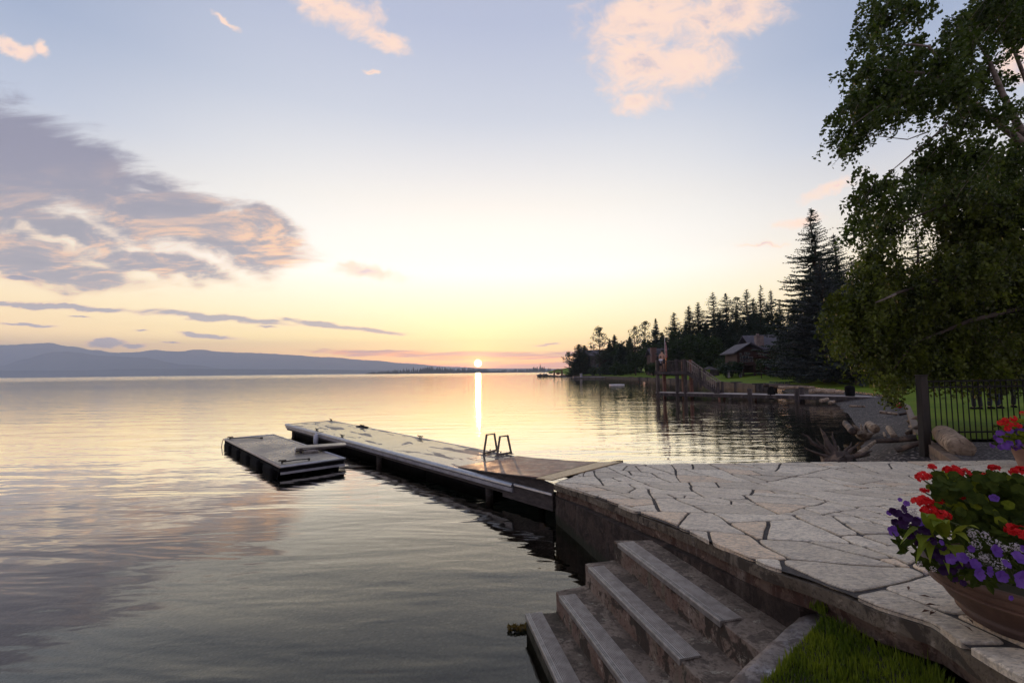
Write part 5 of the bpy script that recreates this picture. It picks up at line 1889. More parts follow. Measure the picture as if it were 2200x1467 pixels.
def skin_obj(name, joints, links, mat_, parent, sub=1):
    me = bpy.data.meshes.new(name)
    keys = list(joints)
    me.from_pydata([joints[q][0] for q in keys], [(keys.index(a), keys.index(b_)) for a, b_ in links], [])
    me.materials.append(mat_)
    o = bpy.data.objects.new(name, me); col.objects.link(o)
    o.parent = parent
    sm = o.modifiers.new('skin', 'SKIN'); sm.use_smooth_shade = True
    if not me.skin_vertices: me.skin_vertices.new()
    for i, q in enumerate(keys):
        r = joints[q][1]
        me.skin_vertices[0].data[i].radius = r if hasattr(r, '__len__') else (r, r)
    me.skin_vertices[0].data[0].use_root = True
    ss = o.modifiers.new('sub', 'SUBSURF'); ss.levels = sub; ss.render_levels = sub
    return o


def person(loc, rz, H, pose, shirt, trousers, label, group, cat='person'):
    """pose: dict of overrides for joint positions, in units of the height"""
    J = {'pel': ((0, 0, .52), (.085, .065)), 'waist': ((0, 0, .60), (.075, .055)), 'chest': ((0, 0, .71), (.092, .062)), 'clav': ((0, 0, .80), (.06, .045)),
         'neck': ((0, 0, .855), .034), 'head0': ((0, -.005, .90), (.048, .052)), 'head1': ((0, -.004, .955), (.050, .058)), 'top': ((0, .004, .985), .034)}
    for s_, n_ in ((1, 'l'), (-1, 'r')):
        J.update({n_ + 'sh': ((.105 * s_, 0, .80), .036), n_ + 'el': ((.135 * s_, .01, .63), .026), n_ + 'wr': ((.145 * s_, -.02, .49), .018), n_ + 'pa': ((.147 * s_, -.025, .455), (.020, .012)),
                  n_ + 'hip': ((.055 * s_, 0, .50), .055), n_ + 'kn': ((.06 * s_, -.01, .28), .036), n_ + 'an': ((.062 * s_, .01, .045), .024), n_ + 'to': ((.066 * s_, -.085, .018), (.022, .016))})
    for q, v_ in pose.items(): J[q] = (v_, J[q][1])
    def sc(j): return {q: (tuple(c_ * H for c_ in p_[0]), tuple(r * H for r in p_[1]) if hasattr(p_[1], '__len__') else p_[1] * H) for q, p_ in j.items()}
    Lk = [('pel', 'waist'), ('waist', 'chest'), ('chest', 'clav'), ('clav', 'neck'), ('neck', 'head0'), ('head0', 'head1'), ('head1', 'top')]
    for n_ in 'lr':
        Lk += [('clav', n_ + 'sh'), (n_ + 'sh', n_ + 'el'), (n_ + 'el', n_ + 'wr'), (n_ + 'wr', n_ + 'pa'), ('pel', n_ + 'hip'), (n_ + 'hip', n_ + 'kn'), (n_ + 'kn', n_ + 'an'), (n_ + 'an', n_ + 'to')]
        pa = Vector(J[n_ + 'pa'][0]); wr = Vector(J[n_ + 'wr'][0]); d_ = (pa - wr).normalized()
        sx = Vector((0, 1, 0)) - d_ * d_.y
        sx.normalize()
        for i, (off, ln_) in enumerate(((-.015, .036), (-.005, .044), (.005, .041), (.015, .032))):
            J[n_ + 'f%d' % i] = (tuple(pa + sx * off + d_ * ln_ * .55), .0055); J[n_ + 'g%d' % i] = (tuple(pa + sx * off + d_ * ln_ + Vector((-.008 if n_ == 'l' else .008, 0, 0))), .0045)
            Lk += [(n_ + 'pa', n_ + 'f%d' % i), (n_ + 'f%d' % i, n_ + 'g%d' % i)]
        J[n_ + 'th'] = (tuple(wr.lerp(pa, .5) - sx * .022 + d_ * .012), .006); Lk.append((n_ + 'wr', n_ + 'th'))
    root = empty('person', loc, rz)
    tag(root, label, cat, group)
    skin_obj('body', sc(J), Lk, M_skin, root)
    # face: nose and ears are small, hair is its own mesh
    hc = Vector(J['head1'][0]) * H
    w = MB(); w.blob(hc + Vector((0, .010 * H, .010 * H)), (.056 * H, .062 * H, .060 * H), 2, .06)
    w.v = [q if not (q[1] < hc.y - .02 * H and q[2] < hc.z + .02 * H) else (q[0], hc.y - .015 * H, q[2]) for q in w.v]
    w.build('hair', M_hair, root, smooth=True)
    if shirt is not None:
        S = {q: (J[q][0], tuple(r * 1.13 for r in J[q][1]) if hasattr(J[q][1], '__len__') else J[q][1] * 1.2) for q in ('pel', 'waist', 'chest', 'clav', 'lsh', 'rsh')}
        for n_ in 'lr':
            a, b_ = Vector(J[n_ + 'sh'][0]), Vector(J[n_ + 'el'][0])
            S[n_ + 'sl'] = (tuple(a.lerp(b_, .6 if shirt[1] == 'short' else 1.0)), J[n_ + 'el'][1] * 1.35)
        LS = [('pel', 'waist'), ('waist', 'chest'), ('chest', 'clav'), ('clav', 'lsh'), ('clav', 'rsh'), ('lsh', 'lsl'), ('rsh', 'rsl')]
        if shirt[1] == 'long':
            for n_ in 'lr':
                S[n_ + 'wr2'] = (J[n_ + 'wr'][0], .023); LS.append((n_ + 'sl', n_ + 'wr2'))
        skin_obj('shirt', sc(S), LS, shirt[0], root)
    T = {q: (J[q][0], tuple(r * 1.12 for r in J[q][1]) if hasattr(J[q][1], '__len__') else J[q][1] * 1.2) for q in ('pel', 'lhip', 'rhip', 'lkn', 'rkn')}
    LT = [('pel', 'lhip'), ('pel', 'rhip'), ('lhip', 'lkn'), ('rhip', 'rkn')]
    if trousers[1] == 'long':
        for n_ in 'lr':
            T[n_ + 'an2'] = (J[n_ + 'an'][0], .044); LT.append((n_ + 'kn', n_ + 'an2'))
        for n_ in 'lr':
            a = Vector(J[n_ + 'an'][0]) * H; b_ = Vector(J[n_ + 'to'][0]) * H
            w = MB(); w.tube([a + Vector((0, .02 * H, -.025 * H)), a.lerp(b_, .5) + Vector((0, 0, -.012 * H)), b_ + Vector((0, -.012 * H, 0))], [.036 * H, .036 * H, .027 * H], 8)
            w.build('shoe', M_black, root, smooth=True)
    else:
        for n_ in 'lr': T[n_ + 'kn'] = (tuple(Vector(J[n_ + 'hip'][0]).lerp(Vector(J[n_ + 'kn'][0]), .75)), .055)
    skin_obj('trousers' if trousers[1] == 'long' else 'shorts', sc(T), LT, trousers[0], root)
    return root


M_navy = surf('dark navy cloth', (.012, .014, .035), (.02, .024, .055), rough=.9, scale=6)
M_dark = surf('near black cloth', (.010, .009, .014), (.02, .018, .026), rough=.9, scale=6)
M_white = surf('white cotton', (.50, .50, .58), (.62, .62, .70), rough=.9, scale=6)
M_plaid = surf('faded pink shirt cloth', (.25, .12, .11), (.38, .2, .17), rough=.9, scale=6)
M_pink = surf('salmon top cloth', (.42, .19, .12), (.50, .25, .16), rough=.9, scale=6)
def lz(px, py, Y):
    q = at(px, py, Y); return Vector((q.x, q.y, lawn_z(q.x, q.y)))
grp = 'people standing on the lawn behind the fence'
PY = 18.0
person(lz(2099, 868, PY), 2.9, 1.66, {'lwr': (.13, -.09, .60), 'lpa': (.12, -.12, .62)}, (M_pink, 'short'), (M_dark, 'long'), 'slim person in dark trousers and salmon top behind the fence, leftmost of three', grp)
person(lz(2136, 868, PY), .2, 1.82, {'lkn': (.095, 0, .28), 'lan': (.115, .01, .045), 'lto': (.13, -.07, .018), 'rkn': (-.095, 0, .28), 'ran': (-.115, .01, .045), 'rto': (-.13, -.07, .018)},
       (M_navy, 'long'), (M_navy, 'long'), 'person in navy clothes with legs apart behind the fence, middle of three', grp)
person(lz(2166, 868, PY + .3), -.3, 1.86, {'lkn': (.09, -.03, .28), 'lan': (.10, .03, .045), 'rkn': (-.10, .02, .28), 'ran': (-.14, .04, .045), 'rto': (-.15, -.04, .018)},
       (M_plaid, 'long'), (M_dark, 'long'), 'tall person in dark trousers behind the fence, rightmost of three', grp)
tg = 'people on the diving tower platform'
q = PR(ps(1424, .5), .55, ZT)
person(q, 2.9, 1.74, {'lwr': (.12, -.05, .60), 'lpa': (.10, -.07, .62), 'rwr': (-.12, -.05, .60), 'rpa': (-.10, -.07, .62)}, None, (M_dark, 'short'), 'shirtless person in dark shorts standing at the back of the tower platform', tg)
q = PR(ps(1421, .2), .25, ZT)
person(q, 3.3, 1.22, {}, (M_white, 'short'), (M_dark, 'short'), 'small person in a white shirt at the tower platform rail', tg)


# ================================================================== TREES
M_bark = surf('dark bark', (.035, .026, .020), (.07, .052, .04), rough=.95, scale=2.5, bump=.03, stretch=(1, 1, .25))
M_birch = surf('pale birch bark', (.13, .105, .09), (.22, .185, .16), rough=.8, scale=3.5, c3=(.07, .05, .045), s3=5, stretch=(1, 1, 2.5), bump=.01)
ML_spruce = leafmat('spruce needles', (.010, .024, .012), (.022, .044, .018), trans=.12, scale=.5)
ML_blue = leafmat('blue spruce needles', (.020, .030, .030), (.042, .054, .054), trans=.1, scale=.5)
ML_pine = leafmat('pine needles', (.014, .026, .010), (.036, .050, .016), trans=.2, scale=.5)
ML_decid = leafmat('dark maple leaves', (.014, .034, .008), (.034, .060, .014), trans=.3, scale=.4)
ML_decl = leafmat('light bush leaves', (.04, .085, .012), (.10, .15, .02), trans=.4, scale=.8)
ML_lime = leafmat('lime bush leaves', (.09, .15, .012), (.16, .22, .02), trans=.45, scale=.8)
ML_birch = leafmat('birch leaves', (.022, .046, .006), (.080, .120, .012), trans=.5, scale=1.8, rough=.45, spec=.4)
ML_olive = leafmat('olive weeping leaves', (.014, .028, .004), (.15, .19, .020), trans=.5, scale=1.6, rough=.45, spec=.4)
ML_red = leafmat('dark plum leaves', (.030, .012, .010), (.055, .022, .016), trans=.3, scale=.5)


def trunk_mesh(H, r0, R, lean=0.0, limbs=(), top=.02):
    w = MB()
    n = 9
    pts_ = [Vector((lean * H * (i / n) ** 1.5 + R.uniform(-.01, .01) * H * (0 < i < n), R.uniform(-.01, .01) * H * (0 < i < n), H * i / n)) for i in range(n + 1)]
    pts_[0].z = -.3
    w.tube(pts_, [r0 * (1.35 if i == 0 else 1) * (1 - i / n) ** .85 + top for i in range(n + 1)], 8)
    for (p0, p1, r) in limbs:
        m_ = (Vector(p0) + Vector(p1)) / 2 + Vector((0, 0, .04 * (Vector(p1) - Vector(p0)).length))
        w.tube([p0, m_, p1], [r, r * .6, r * .15], 5)
    return w


def conifer_quads(H, Rb, R, base=.06, droop=.28, dens=1.0, gap=0.0, spr=.42, taper=.82, seed=0):
    """spruce or fir crown: whorls of drooping boughs carrying needle sprays"""
    Q = []
    boughs = []
    z = base * H
    while z < H * .985:
        t = (z / H - base) / (1 - base)
        rad = Rb * 1.85 * ((1 - t) ** taper) * (.86 + .14 * math.sin(z * 2.1 + seed)) + .03 * H * (1 - t) * 0 + .05
        nb = max(4, int((5 + 4 * (1 - t)) * dens))
        a0 = R.uniform(0, 2 * PI)
        for b_ in range(nb):
            if R.random() < gap: continue
            az = a0 + 2 * PI * b_ / nb + R.uniform(-.3, .3)
            L_ = rad * R.uniform(.66, 1.04)
            zz = z + R.uniform(-1, 1) * H * .013
            boughs.append((az, L_, zz, t, R.uniform(-.16, .14)))
        z += H * .0155 * (1 + .7 * (1 - t)) * R.uniform(.5, 1.5)
    for (az, L_, zz, t, tl) in boughs:
        n = max(5, int(L_ / (spr * .42)))
        s = (np.arange(n) + .6) / n
        dr_ = droop * (1 - t * .9)
        up = .10 * (t - .2) + tl
        cx, cy = math.cos(az), math.sin(az)
        px_ = cx * L_ * s; py_ = cy * L_ * s
        pz_ = zz - dr_ * L_ * s ** 1.3 + .16 * L_ * s ** 3 + up * L_ * s
        for side in (-1, 0, 1):
            m_ = n
            ln_ = spr * min(1, 1.15 * (1 - t) + .28) * (1 - .35 * s) * rng.uniform(.7, 1.3, m_) * (1 if side else .8)
            ang_ = az + side * rng.uniform(.6, 1.2, m_)
            d_ = np.stack([np.cos(ang_), np.sin(ang_), rng.uniform(-.55, .05, m_)], 1)
            c0 = np.stack([px_, py_, pz_], 1) + rng.normal(0, .035 * spr, (m_, 3))
            wd = np.stack([-np.sin(ang_), np.cos(ang_), rng.uniform(-.5, .5, m_)], 1) * (ln_ * .27)[:, None]
            e = c0 + d_ * ln_[:, None]
            md = c0 + d_ * (ln_ * .45)[:, None]
            Q.append(np.stack([c0, md + wd, e, md - wd], 1))
            # needles hanging under the bough
            hd = np.stack([rng.uniform(-.3, .3, m_), rng.uniform(-.3, .3, m_), -np.ones(m_)], 1)
            e2 = c0 + hd * (ln_ * .55)[:, None]
            wd2 = np.stack([np.cos(ang_), np.sin(ang_), np.zeros(m_)], 1) * (ln_ * .26)[:, None]
            md2 = (c0 + e2) / 2
            Q.append(np.stack([c0, md2 + wd2, e2, md2 - wd2], 1))
    return np.concatenate(Q)


def blob_leaf_quads(blobs, size, per, aspect=.7, shell=.45, droop=.3):
    """blobs: (x,y,z,rx,ry,rz); leaves spread mostly near each lump's surface"""
    out_ = []
    for (x, y, z, a, b_, c_) in blobs:
        n = int(per * (a * b_ + b_ * c_ + a * c_) / 3 / (size * size))
        d_ = rng.normal(size=(n, 3)); d_ /= np.linalg.norm(d_, axis=1)[:, None]
        r = (1 - shell * rng.random(n) ** 1.4) * (1 + .18 * np.sin(d_[:, 0] * 7 + x) * np.sin(d_[:, 1] * 6 + z) + .12 * np.sin(d_[:, 2] * 11 + y))
        C_ = np.array([x, y, z]) + d_ * r[:, None] * np.array([a, b_, c_])
        out_.append(leaf_quads(C_, size, aspect, droop=droop))
    return np.concatenate(out_)


def plant_tree(name, px, py_base, py_top, Y, label, cat, build, rz=0.0, group=None, zbase=None, snap=True):
    b_ = at(px, py_base, Y)
    base = Vector((b_.x, b_.y, lawn_z(b_.x, b_.y) if snap else b_.z))
    top = at(px, py_top, Y)
    H = top.z - base.z
    root = empty(name, base, rz)
    tag(root, label, cat, group)
    build(root, H)
    return root


def build_conifer(Rb_ratio, mat_, seed, **kw):
    def f(root, H):
        R = random.Random(seed)
        spr = kw.pop('spr', None) or max(.22, H * .026)
        Qd = conifer_quads(H, H * Rb_ratio, R, spr=spr, seed=seed, **kw)
        link_mesh('crown', quads_mesh('crown', Qd, mat_), root)
        trunk_mesh(H, H * .014 + .06, R).build('trunk', M_bark, root, smooth=True)
    return f


def build_pine(crown, mat_, seed, r=.22, lean=0.0, leaf=.34, bare=.35, per=.9):
    """open pine: clumps of needles at branch ends along the upper trunk"""
    def f(root, H):
        R = random.Random(seed)
        bl, lm = [], []
        n = int(26 * (1 - bare) / .65)
        for i in range(n):
            t = bare + (1 - bare) * (i + R.random() * .6) / n
            az = i * 2.4 + R.uniform(-.4, .4)
            wprof = math.sin(PI * min(1, (t - bare) / (1 - bare) * .86 + .14)) ** .7
            L_ = H * crown * wprof * R.uniform(.5, 1.1)
            x0 = lean * H * t ** 1.5
            p1 = (x0 + math.cos(az) * L_, math.sin(az) * L_, H * t + L_ * .12)
            lm.append(((x0, 0, H * (t - .04)), p1, .012 * H * (1 - t) + .03))
            s_ = H * crown * R.uniform(.26, .42)
            bl.append((p1[0], p1[1], p1[2] + s_ * .2, s_, s_, s_ * .55))
            if R.random() < .6: bl.append((x0 + math.cos(az) * L_ * .5, math.sin(az) * L_ * .5, H * t, s_ * .8, s_ * .8, s_ * .45))
        bl.append((lean * H, 0, H * .97, H * crown * .22, H * crown * .22, H * crown * .3))
        link_mesh('crown', quads_mesh('crown', blob_leaf_quads(bl, leaf, per, .32), mat_), root)
        trunk_mesh(H * .97, r, R, lean, lm).build('trunk', M_bark, root, smooth=True)
    return f


def build_round(wr, mat_, seed, leaf=.22, base=.12, per=2.2, n=26, tr=.16, tall=1.0, hangs=False):
    def f(root, H):
        R = random.Random(seed)
        bl, lm = [], []
        cz = H * (1 + base) / 2; hz_ = H * (1 - base) / 2
        for i in range(n):
            d_ = Vector((R.gauss(0, 1), R.gauss(0, 1), R.gauss(0, 1))).normalized() * R.uniform(.25, .80)
            s_ = H * wr * R.uniform(.24, .42)
            q = (d_.x * H * wr, d_.y * H * wr, cz + d_.z * hz_)
            bl.append((*q, s_, s_, min(s_ * .85, hz_ * .5)))
            if i % 3 == 0: lm.append(((0, 0, H * base * .8 + .1), q, .03 + .006 * H))
        link_mesh('crown', quads_mesh('crown', blob_leaf_quads(bl, leaf, per, .7), mat_), root)
        trunk_mesh(H * .8, tr, R, 0, lm).build('trunk', M_bark, root, smooth=True)
    return f


T = plant_tree
# the point
T('pine', 1224, 805, 757, 222, 'small leaning pine with open crown at the tip of the point', 'tree', build_pine(.30, ML_pine, 3, .16, -.05, .75, .38, 13))
T('pine', 1231, 805, 779, 224, 'low slanting pine right beside the leaning pine at the tip', 'tree', build_pine(.34, ML_pine, 4, .14, -.28, .75, .35, 13))
T('cedar', 1245, 806, 739, 205, 'dense dark bushy cedar right of the leaning pines on the point', 'tree', build_conifer(.30, ML_pine, 21, base=.02, droop=.1, dens=1.3, taper=.5, spr=1.1))
T('cedar', 1257, 806, 741, 210, 'dense dark cedar with two tips against the grey roofed house', 'tree', build_conifer(.24, ML_spruce, 22, base=.02, droop=.1, dens=1.2, taper=.55, spr=1.1))
T('pine', 1289, 806, 705, 178, 'tall full pine standing over the grey roofed house', 'tree', build_pine(.20, ML_pine, 7, .3, 0, .75, .22, 16))
fill = [(1302, 806, 752, 185, 'round', ML_red, 'plum dark rounded tree right of the tall full pine'),
        (1322, 806, 718, 172, 'con', ML_spruce, 'ragged dark spruce right of the plum dark tree'),
        (1311, 806, 728, 178, 'con', ML_pine, 'thin spindly conifer just right of the tall full pine'),
        (1343, 806, 728, 165, 'round', ML_decid, 'broad dark rounded tree between the ragged spruce and the ragged pines'),
        (1335, 805, 738, 160, 'con', ML_spruce, 'short dense conifer below the broad dark rounded tree'),
        (1364, 806, 702, 160, 'pine', ML_pine, 'ragged open pine, left one above the round bushes'),
        (1388, 806, 691, 158, 'pine', ML_pine, 'tallest ragged open pine above the round bushes'),
        (1412, 806, 683, 152, 'con', ML_spruce, 'slim pointed conifer left of the tower flag'),
        (1402, 806, 722, 150, 'round', ML_decid, 'dark leafy tree behind the brick chimney'),
        (1430, 806, 722, 140, 'round', ML_decid, 'dark leafy tree directly behind the flag'),
        (1452, 806, 670, 118, 'con', ML_spruce, 'dense dark spire right of the flag'),
        (1500, 806, 702, 105, 'round', ML_decid, 'large round leafy tree behind the tower stairs'),
        (1540, 806, 712, 101, 'round', ML_decid, 'dark rounded leafy tree left of the timber house'),
        (1485, 806, 655, 128, 'con', ML_spruce, 'conifer with uneven top, first right of the dark spire'),
        (1505, 806, 648, 125, 'con', ML_pine, 'wide ragged conifer, second right of the dark spire'),
        (1538, 806, 625, 122, 'con', ML_spruce, 'tall spruce with twin points above the round leafy tree'),
        (1566, 806, 629, 118, 'con', ML_spruce, 'tall spruce right of the twin pointed one'),
        (1590, 806, 640, 118, 'pine', ML_pine, 'open topped pine above the timber house chimney, left of it'),
        (1611, 806, 620, 112, 'con', ML_spruce, 'tall broad spruce directly above the chimney'),
        (1625, 806, 638, 118, 'con', ML_spruce, 'shorter spruce close behind the tall broad one'),
        (1643, 806, 610, 108, 'con', ML_pine, 'tallest thin spire above the roof of the timber house'),
        (1664, 806, 620, 106, 'con', ML_spruce, 'thin spire right of the tallest one above the roof'),
        (1682, 806, 645, 100, 'con', ML_spruce, 'low spire wedged against the big near spruce'),
        (1575, 806, 690, 105, 'con', ML_spruce, 'dark shorter conifer left of the timber house'),
        (1470, 806, 700, 112, 'round', ML_decid, 'small dark leafy tree touching the dark spire'),
        (1600, 806, 690, 98, 'con', ML_spruce, 'dark conifer filling the gap behind the house chimney'),
        (1640, 806, 672, 96, 'con', ML_spruce, 'dark conifer rising right behind the house roof'),
        (1520, 806, 690, 115, 'con', ML_spruce, 'dark conifer in the shade between the twin pointed spruce and the round tree')]
fill += [(1478, 806, 690, 108, 'con', ML_spruce, 'broad dark fir between the dark spire and the round leafy tree'),
         (1552, 806, 668, 110, 'con', ML_spruce, 'broad dark fir filling the wood right of the twin pointed spruce'),
         (1588, 806, 662, 108, 'con', ML_pine, 'broad dark fir left of the tall broad spruce'),
         (1630, 806, 655, 104, 'con', ML_spruce, 'broad dark fir under the tallest spire'),
         (1655, 806, 650, 102, 'con', ML_spruce, 'broad dark fir right above the lodge roof ridge'),
         (1675, 806, 665, 98, 'con', ML_pine, 'broad dark fir at the right end of the lodge roof'),
         (1425, 806, 712, 150, 'con', ML_spruce, 'dark fir filling the gap left of the dark spire'),
         (1378, 806, 725, 165, 'round', ML_decid, 'dark leafy tree between the two ragged pines'),
         (1355, 806, 722, 170, 'con', ML_spruce, 'dark fir left of the two ragged pines'),
         (1308, 806, 742, 186, 'round', ML_decid, 'dark leafy tree right under the tall full pine')]
for i, (px, pb__, pt__, Y, kind, m_, lb) in enumerate(fill):
    rr_ = random.Random(100 + i)
    if kind == 'con':
        thin = 'thin' in lb or 'slim' in lb or 'low spire' in lb
        bld = build_conifer(.14 if thin else rr_.uniform(.20, .26), m_, 200 + i, base=.05, droop=.25, dens=.9 if thin else 1.15, gap=.10, spr=max(.45, Y * .0070))
    elif kind == 'pine':
        bld = build_pine(.17, m_, 300 + i, .28, rr_.uniform(-.03, .03), Y * .0042, .25, 16)
    else:
        bld = build_round(.42 if 'broad' in lb or 'large' in lb else .36, m_, 400 + i, Y * .0044, .05, 20, 26)
    T({'con': 'spruce', 'pine': 'pine', 'round': 'leafy_tree'}[kind], px, pb__, pt__, Y, lb, 'tree', bld, group='trees along the far shore')
# understorey so the wood reads as closed: each a bush of its own
us = [(1572, 772, 75, 'dark shrub against the left corner of the timber house'), (1404, 773, 117, 'dark shrub in front of the brick chimney house'), (1275, 786, 180, 'dark bush under the tall full pine'), (1300, 780, 172, 'dark bush at the left end of the far lawn'), (1330, 776, 150, 'dark shrub mass below the ragged spruce'),
      (1355, 780, 145, 'dark shrub left of the round bushes'), (1445, 770, 112, 'dark bush behind the tower railing'), (1478, 768, 104, 'dark bush behind the middle of the tower stairs'), (1560, 765, 95, 'dark bush at the lawn edge left of the timber house'),
      (1548, 772, 97, 'low dark bush behind the small shed'), (1508, 770, 100, 'dark bush under the large round leafy tree'), (1420, 772, 125, 'dark bush right of the brick chimney'), (1690, 765, 80, 'dark bush right of the timber house'), (1580, 745, 100, 'tall dark bush behind the bluish table')]
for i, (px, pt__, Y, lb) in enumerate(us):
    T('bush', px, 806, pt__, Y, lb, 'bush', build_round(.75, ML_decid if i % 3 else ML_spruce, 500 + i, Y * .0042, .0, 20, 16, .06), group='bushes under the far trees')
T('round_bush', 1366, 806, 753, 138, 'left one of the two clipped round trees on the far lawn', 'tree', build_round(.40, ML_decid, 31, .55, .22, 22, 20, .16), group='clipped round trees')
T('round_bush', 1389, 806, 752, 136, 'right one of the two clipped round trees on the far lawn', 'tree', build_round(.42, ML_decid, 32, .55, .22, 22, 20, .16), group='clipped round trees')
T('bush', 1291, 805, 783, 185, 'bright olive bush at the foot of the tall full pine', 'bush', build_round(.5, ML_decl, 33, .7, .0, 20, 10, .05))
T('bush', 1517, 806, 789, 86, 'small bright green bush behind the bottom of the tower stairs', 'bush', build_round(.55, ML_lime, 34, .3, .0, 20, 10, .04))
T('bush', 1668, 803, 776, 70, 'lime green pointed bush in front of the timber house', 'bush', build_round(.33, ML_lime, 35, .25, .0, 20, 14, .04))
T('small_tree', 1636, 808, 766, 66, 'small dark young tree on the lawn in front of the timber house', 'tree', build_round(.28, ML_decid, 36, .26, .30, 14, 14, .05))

# the near spruces
T('spruce', 1763, 807, 446, 60, 'tall near spruce with a clear pointed top', 'tree', build_conifer(.215, ML_spruce, 51, base=.05, droop=.30, dens=1.8, gap=.03, spr=.62))
T('spruce', 1808, 812, 500, 66, 'spruce close behind the tall near spruce, half hidden by leaves', 'tree', build_conifer(.23, ML_spruce, 52, base=.05, droop=.30, dens=1.8, gap=.03, spr=.65))
T('blue_spruce', 1776, 809, 552, 48, 'bluish grey spruce in front of the tall near spruce', 'tree', build_conifer(.30, ML_blue, 53, base=.07, droop=.16, dens=1.5, spr=.42))
T('blue_spruce', 1845, 816, 560, 42, 'broad blue grey spruce half hidden behind the hanging birch leaves', 'tree', build_conifer(.30, ML_blue, 54, base=.10, droop=.16, dens=1.4, spr=.40))
T('spruce', 1712, 806, 640, 68, 'shorter dark spruce right beside the timber house', 'tree', build_conifer(.27, ML_spruce, 55, base=.04, droop=.25, dens=1.3, spr=.52))
T('spruce', 1738, 806, 600, 72, 'dark spruce between the timber house and the bluish spruce', 'tree', build_conifer(.24, ML_spruce, 56, base=.04, droop=.25, dens=1.2, spr=.52))
bk_ = [(1898, 560, 58, 'dark spruce behind the birch, left one of the hidden row'), (1935, 610, 52, 'dark spruce behind the birch, second of the hidden row'), (1990, 470, 56, 'dark spruce behind the birch, third of the hidden row'),
       (2050, 500, 50, 'dark spruce behind the birch, fourth of the hidden row'), (2110, 470, 54, 'dark spruce behind the birch, fifth of the hidden row'), (2175, 500, 50, 'dark spruce behind the birch, last of the hidden row')]
for i, (px, pt__, Y, lb) in enumerate(bk_):
    T('spruce', px, 806, pt__, Y, lb, 'tree', build_conifer(.27, ML_spruce, 60 + i, base=.06, droop=.28, dens=1.05, spr=.40), group='spruces behind the birch')
for i, (px, pt__, Y, lb) in enumerate([(1915, 740, 50, 'dark undergrowth at the back of the lawn under the birch'), (1985, 745, 46, 'dark undergrowth right of the timber post, at the back of the lawn'),
                                       (2060, 740, 44, 'dark undergrowth at the back of the lawn above the fence'), (2130, 735, 44, 'dark undergrowth behind the people'), (2200, 735, 42, 'dark undergrowth at the right edge of the view')]):
    T('bush', px, 800, pt__, Y, lb, 'bush', build_round(1.0, ML_decid, 600 + i, .24, .0, 16, 16, .06), group='bushes at the back of the lawn')


# ---- the birch over the right edge: clumps seen in the photograph, given their own depth
def hanging_leaves(blobs, leaf, per, R, twig_len=(.25, .7), out_bias=-.35):
    Cs = []; tw = []
    for (px, py, rp, Y) in blobs:
        c = np.array(at(px, py, Y)); r = rp * Y / 1000.0
        ntw = max(4, int(per * (r / .4) ** 2))
        for _ in range(ntw):
            d_ = R.normal(size=3); d_ /= np.linalg.norm(d_)
            p0 = c + d_ * r * R.uniform(.15, .95) ** .8 * np.array([1, 1.3, 1])
            L_ = R.uniform(*twig_len) * min(1.4, r / .4 + .2)
            az = R.uniform(0, 2 * PI)
            hdir = np.array([math.cos(az) * .6 + out_bias, math.sin(az) * .6, 0])
            n = int(L_ / (leaf * .42)) + 2
            s = np.linspace(0, 1, n)[:, None]
            pts_ = p0 + hdir * L_ * s * .6 + np.array([0, 0, -1]) * L_ * (s ** 1.6) * .85 + np.array([0, 0, .12]) * s
            Cs.append(pts_ + R.normal(0, leaf * .45, pts_.shape))
            if R.random() < .25: tw.append((p0, pts_[-1]))
    return np.concatenate(Cs), tw


B1 = [(1868, 20, 32), (1893, 55, 42), (1930, 15, 45), (1985, 8, 38), (1905, 95, 34), (1852, 80, 24), (1890, 150, 50), (1852, 148, 34), (1820, 152, 22), (1935, 130, 44),
      (1980, 125, 48), (2032, 130, 48), (2075, 95, 46), (2055, 55, 36), (2105, 35, 42), (2165, 20, 60), (2200, 45, 50), (2130, 5, 50), (2210, 5, 60), 
      (1832, 213, 36), (1880, 205, 55), (1940, 195, 55), (2000, 190, 55), (2060, 180, 55), (2120, 165, 44), (2178, 172, 18), (1802, 245, 24), (1830, 275, 40), (1872, 258, 32), (1812, 318, 20), (1840, 322, 22),
      (1905, 240, 26), (1945, 250, 16), (2080, 245, 46), (2140, 240, 36), (2192, 235, 34), (1985, 305, 12), (2040, 315, 46), (2100, 325, 56), (2160, 345, 56), (2010, 340, 40), (2195, 310, 40),
      (1850, 370, 18), (1875, 392, 34), (1925, 385, 32), (1972, 355, 24), (1845, 420, 30), (1905, 425, 42), (1960, 415, 40), (1855, 470, 34), (1835, 505, 20)]
B2 = [(2010, 400, 50), (2070, 400, 60), (2130, 410, 60), (2190, 420, 60), (1900, 480, 46), (1880, 545, 44), (1870, 590, 36), (1925, 590, 42), (2020, 455, 24), (2060, 480, 55),
      (2120, 490, 60), (2185, 500, 60), (2040, 560, 55), (2100, 570, 60), (2160, 580, 62), (2200, 600, 60), (1960, 620, 44), (1910, 650, 44), (1860, 640, 44), (1820, 645, 38), (1800, 690, 32), (1845, 695, 44), (1900, 700, 46),
      (1960, 690, 52), (2020, 640, 56), (2080, 650, 60), (2145, 660, 60), (2200, 680, 60), (1812, 730, 22), (1860, 740, 34), (1910, 750, 40), (1965, 750, 46), (2025, 720, 52), (2085, 730, 54), (2150, 735, 54), (2200, 750, 44),
      (1905, 790, 26), (1912, 820, 24), (1925, 845, 17), (1935, 868, 9), (1950, 790, 30), (1990, 792, 24), (2040, 785, 32), (2090, 790, 30), (2140, 790, 30), (2190, 795, 30), (1960, 815, 16), (2060, 812, 14), (2170, 818, 16), (2010, 812, 12)]
RB = np.random.default_rng(5)
b1 = [(a, b_, r, RB.uniform(8.2, 10.6)) for a, b_, r in B1]
b2 = [(a, b_, r, RB.uniform(10.9, 13.5)) for a, b_, r in B2]
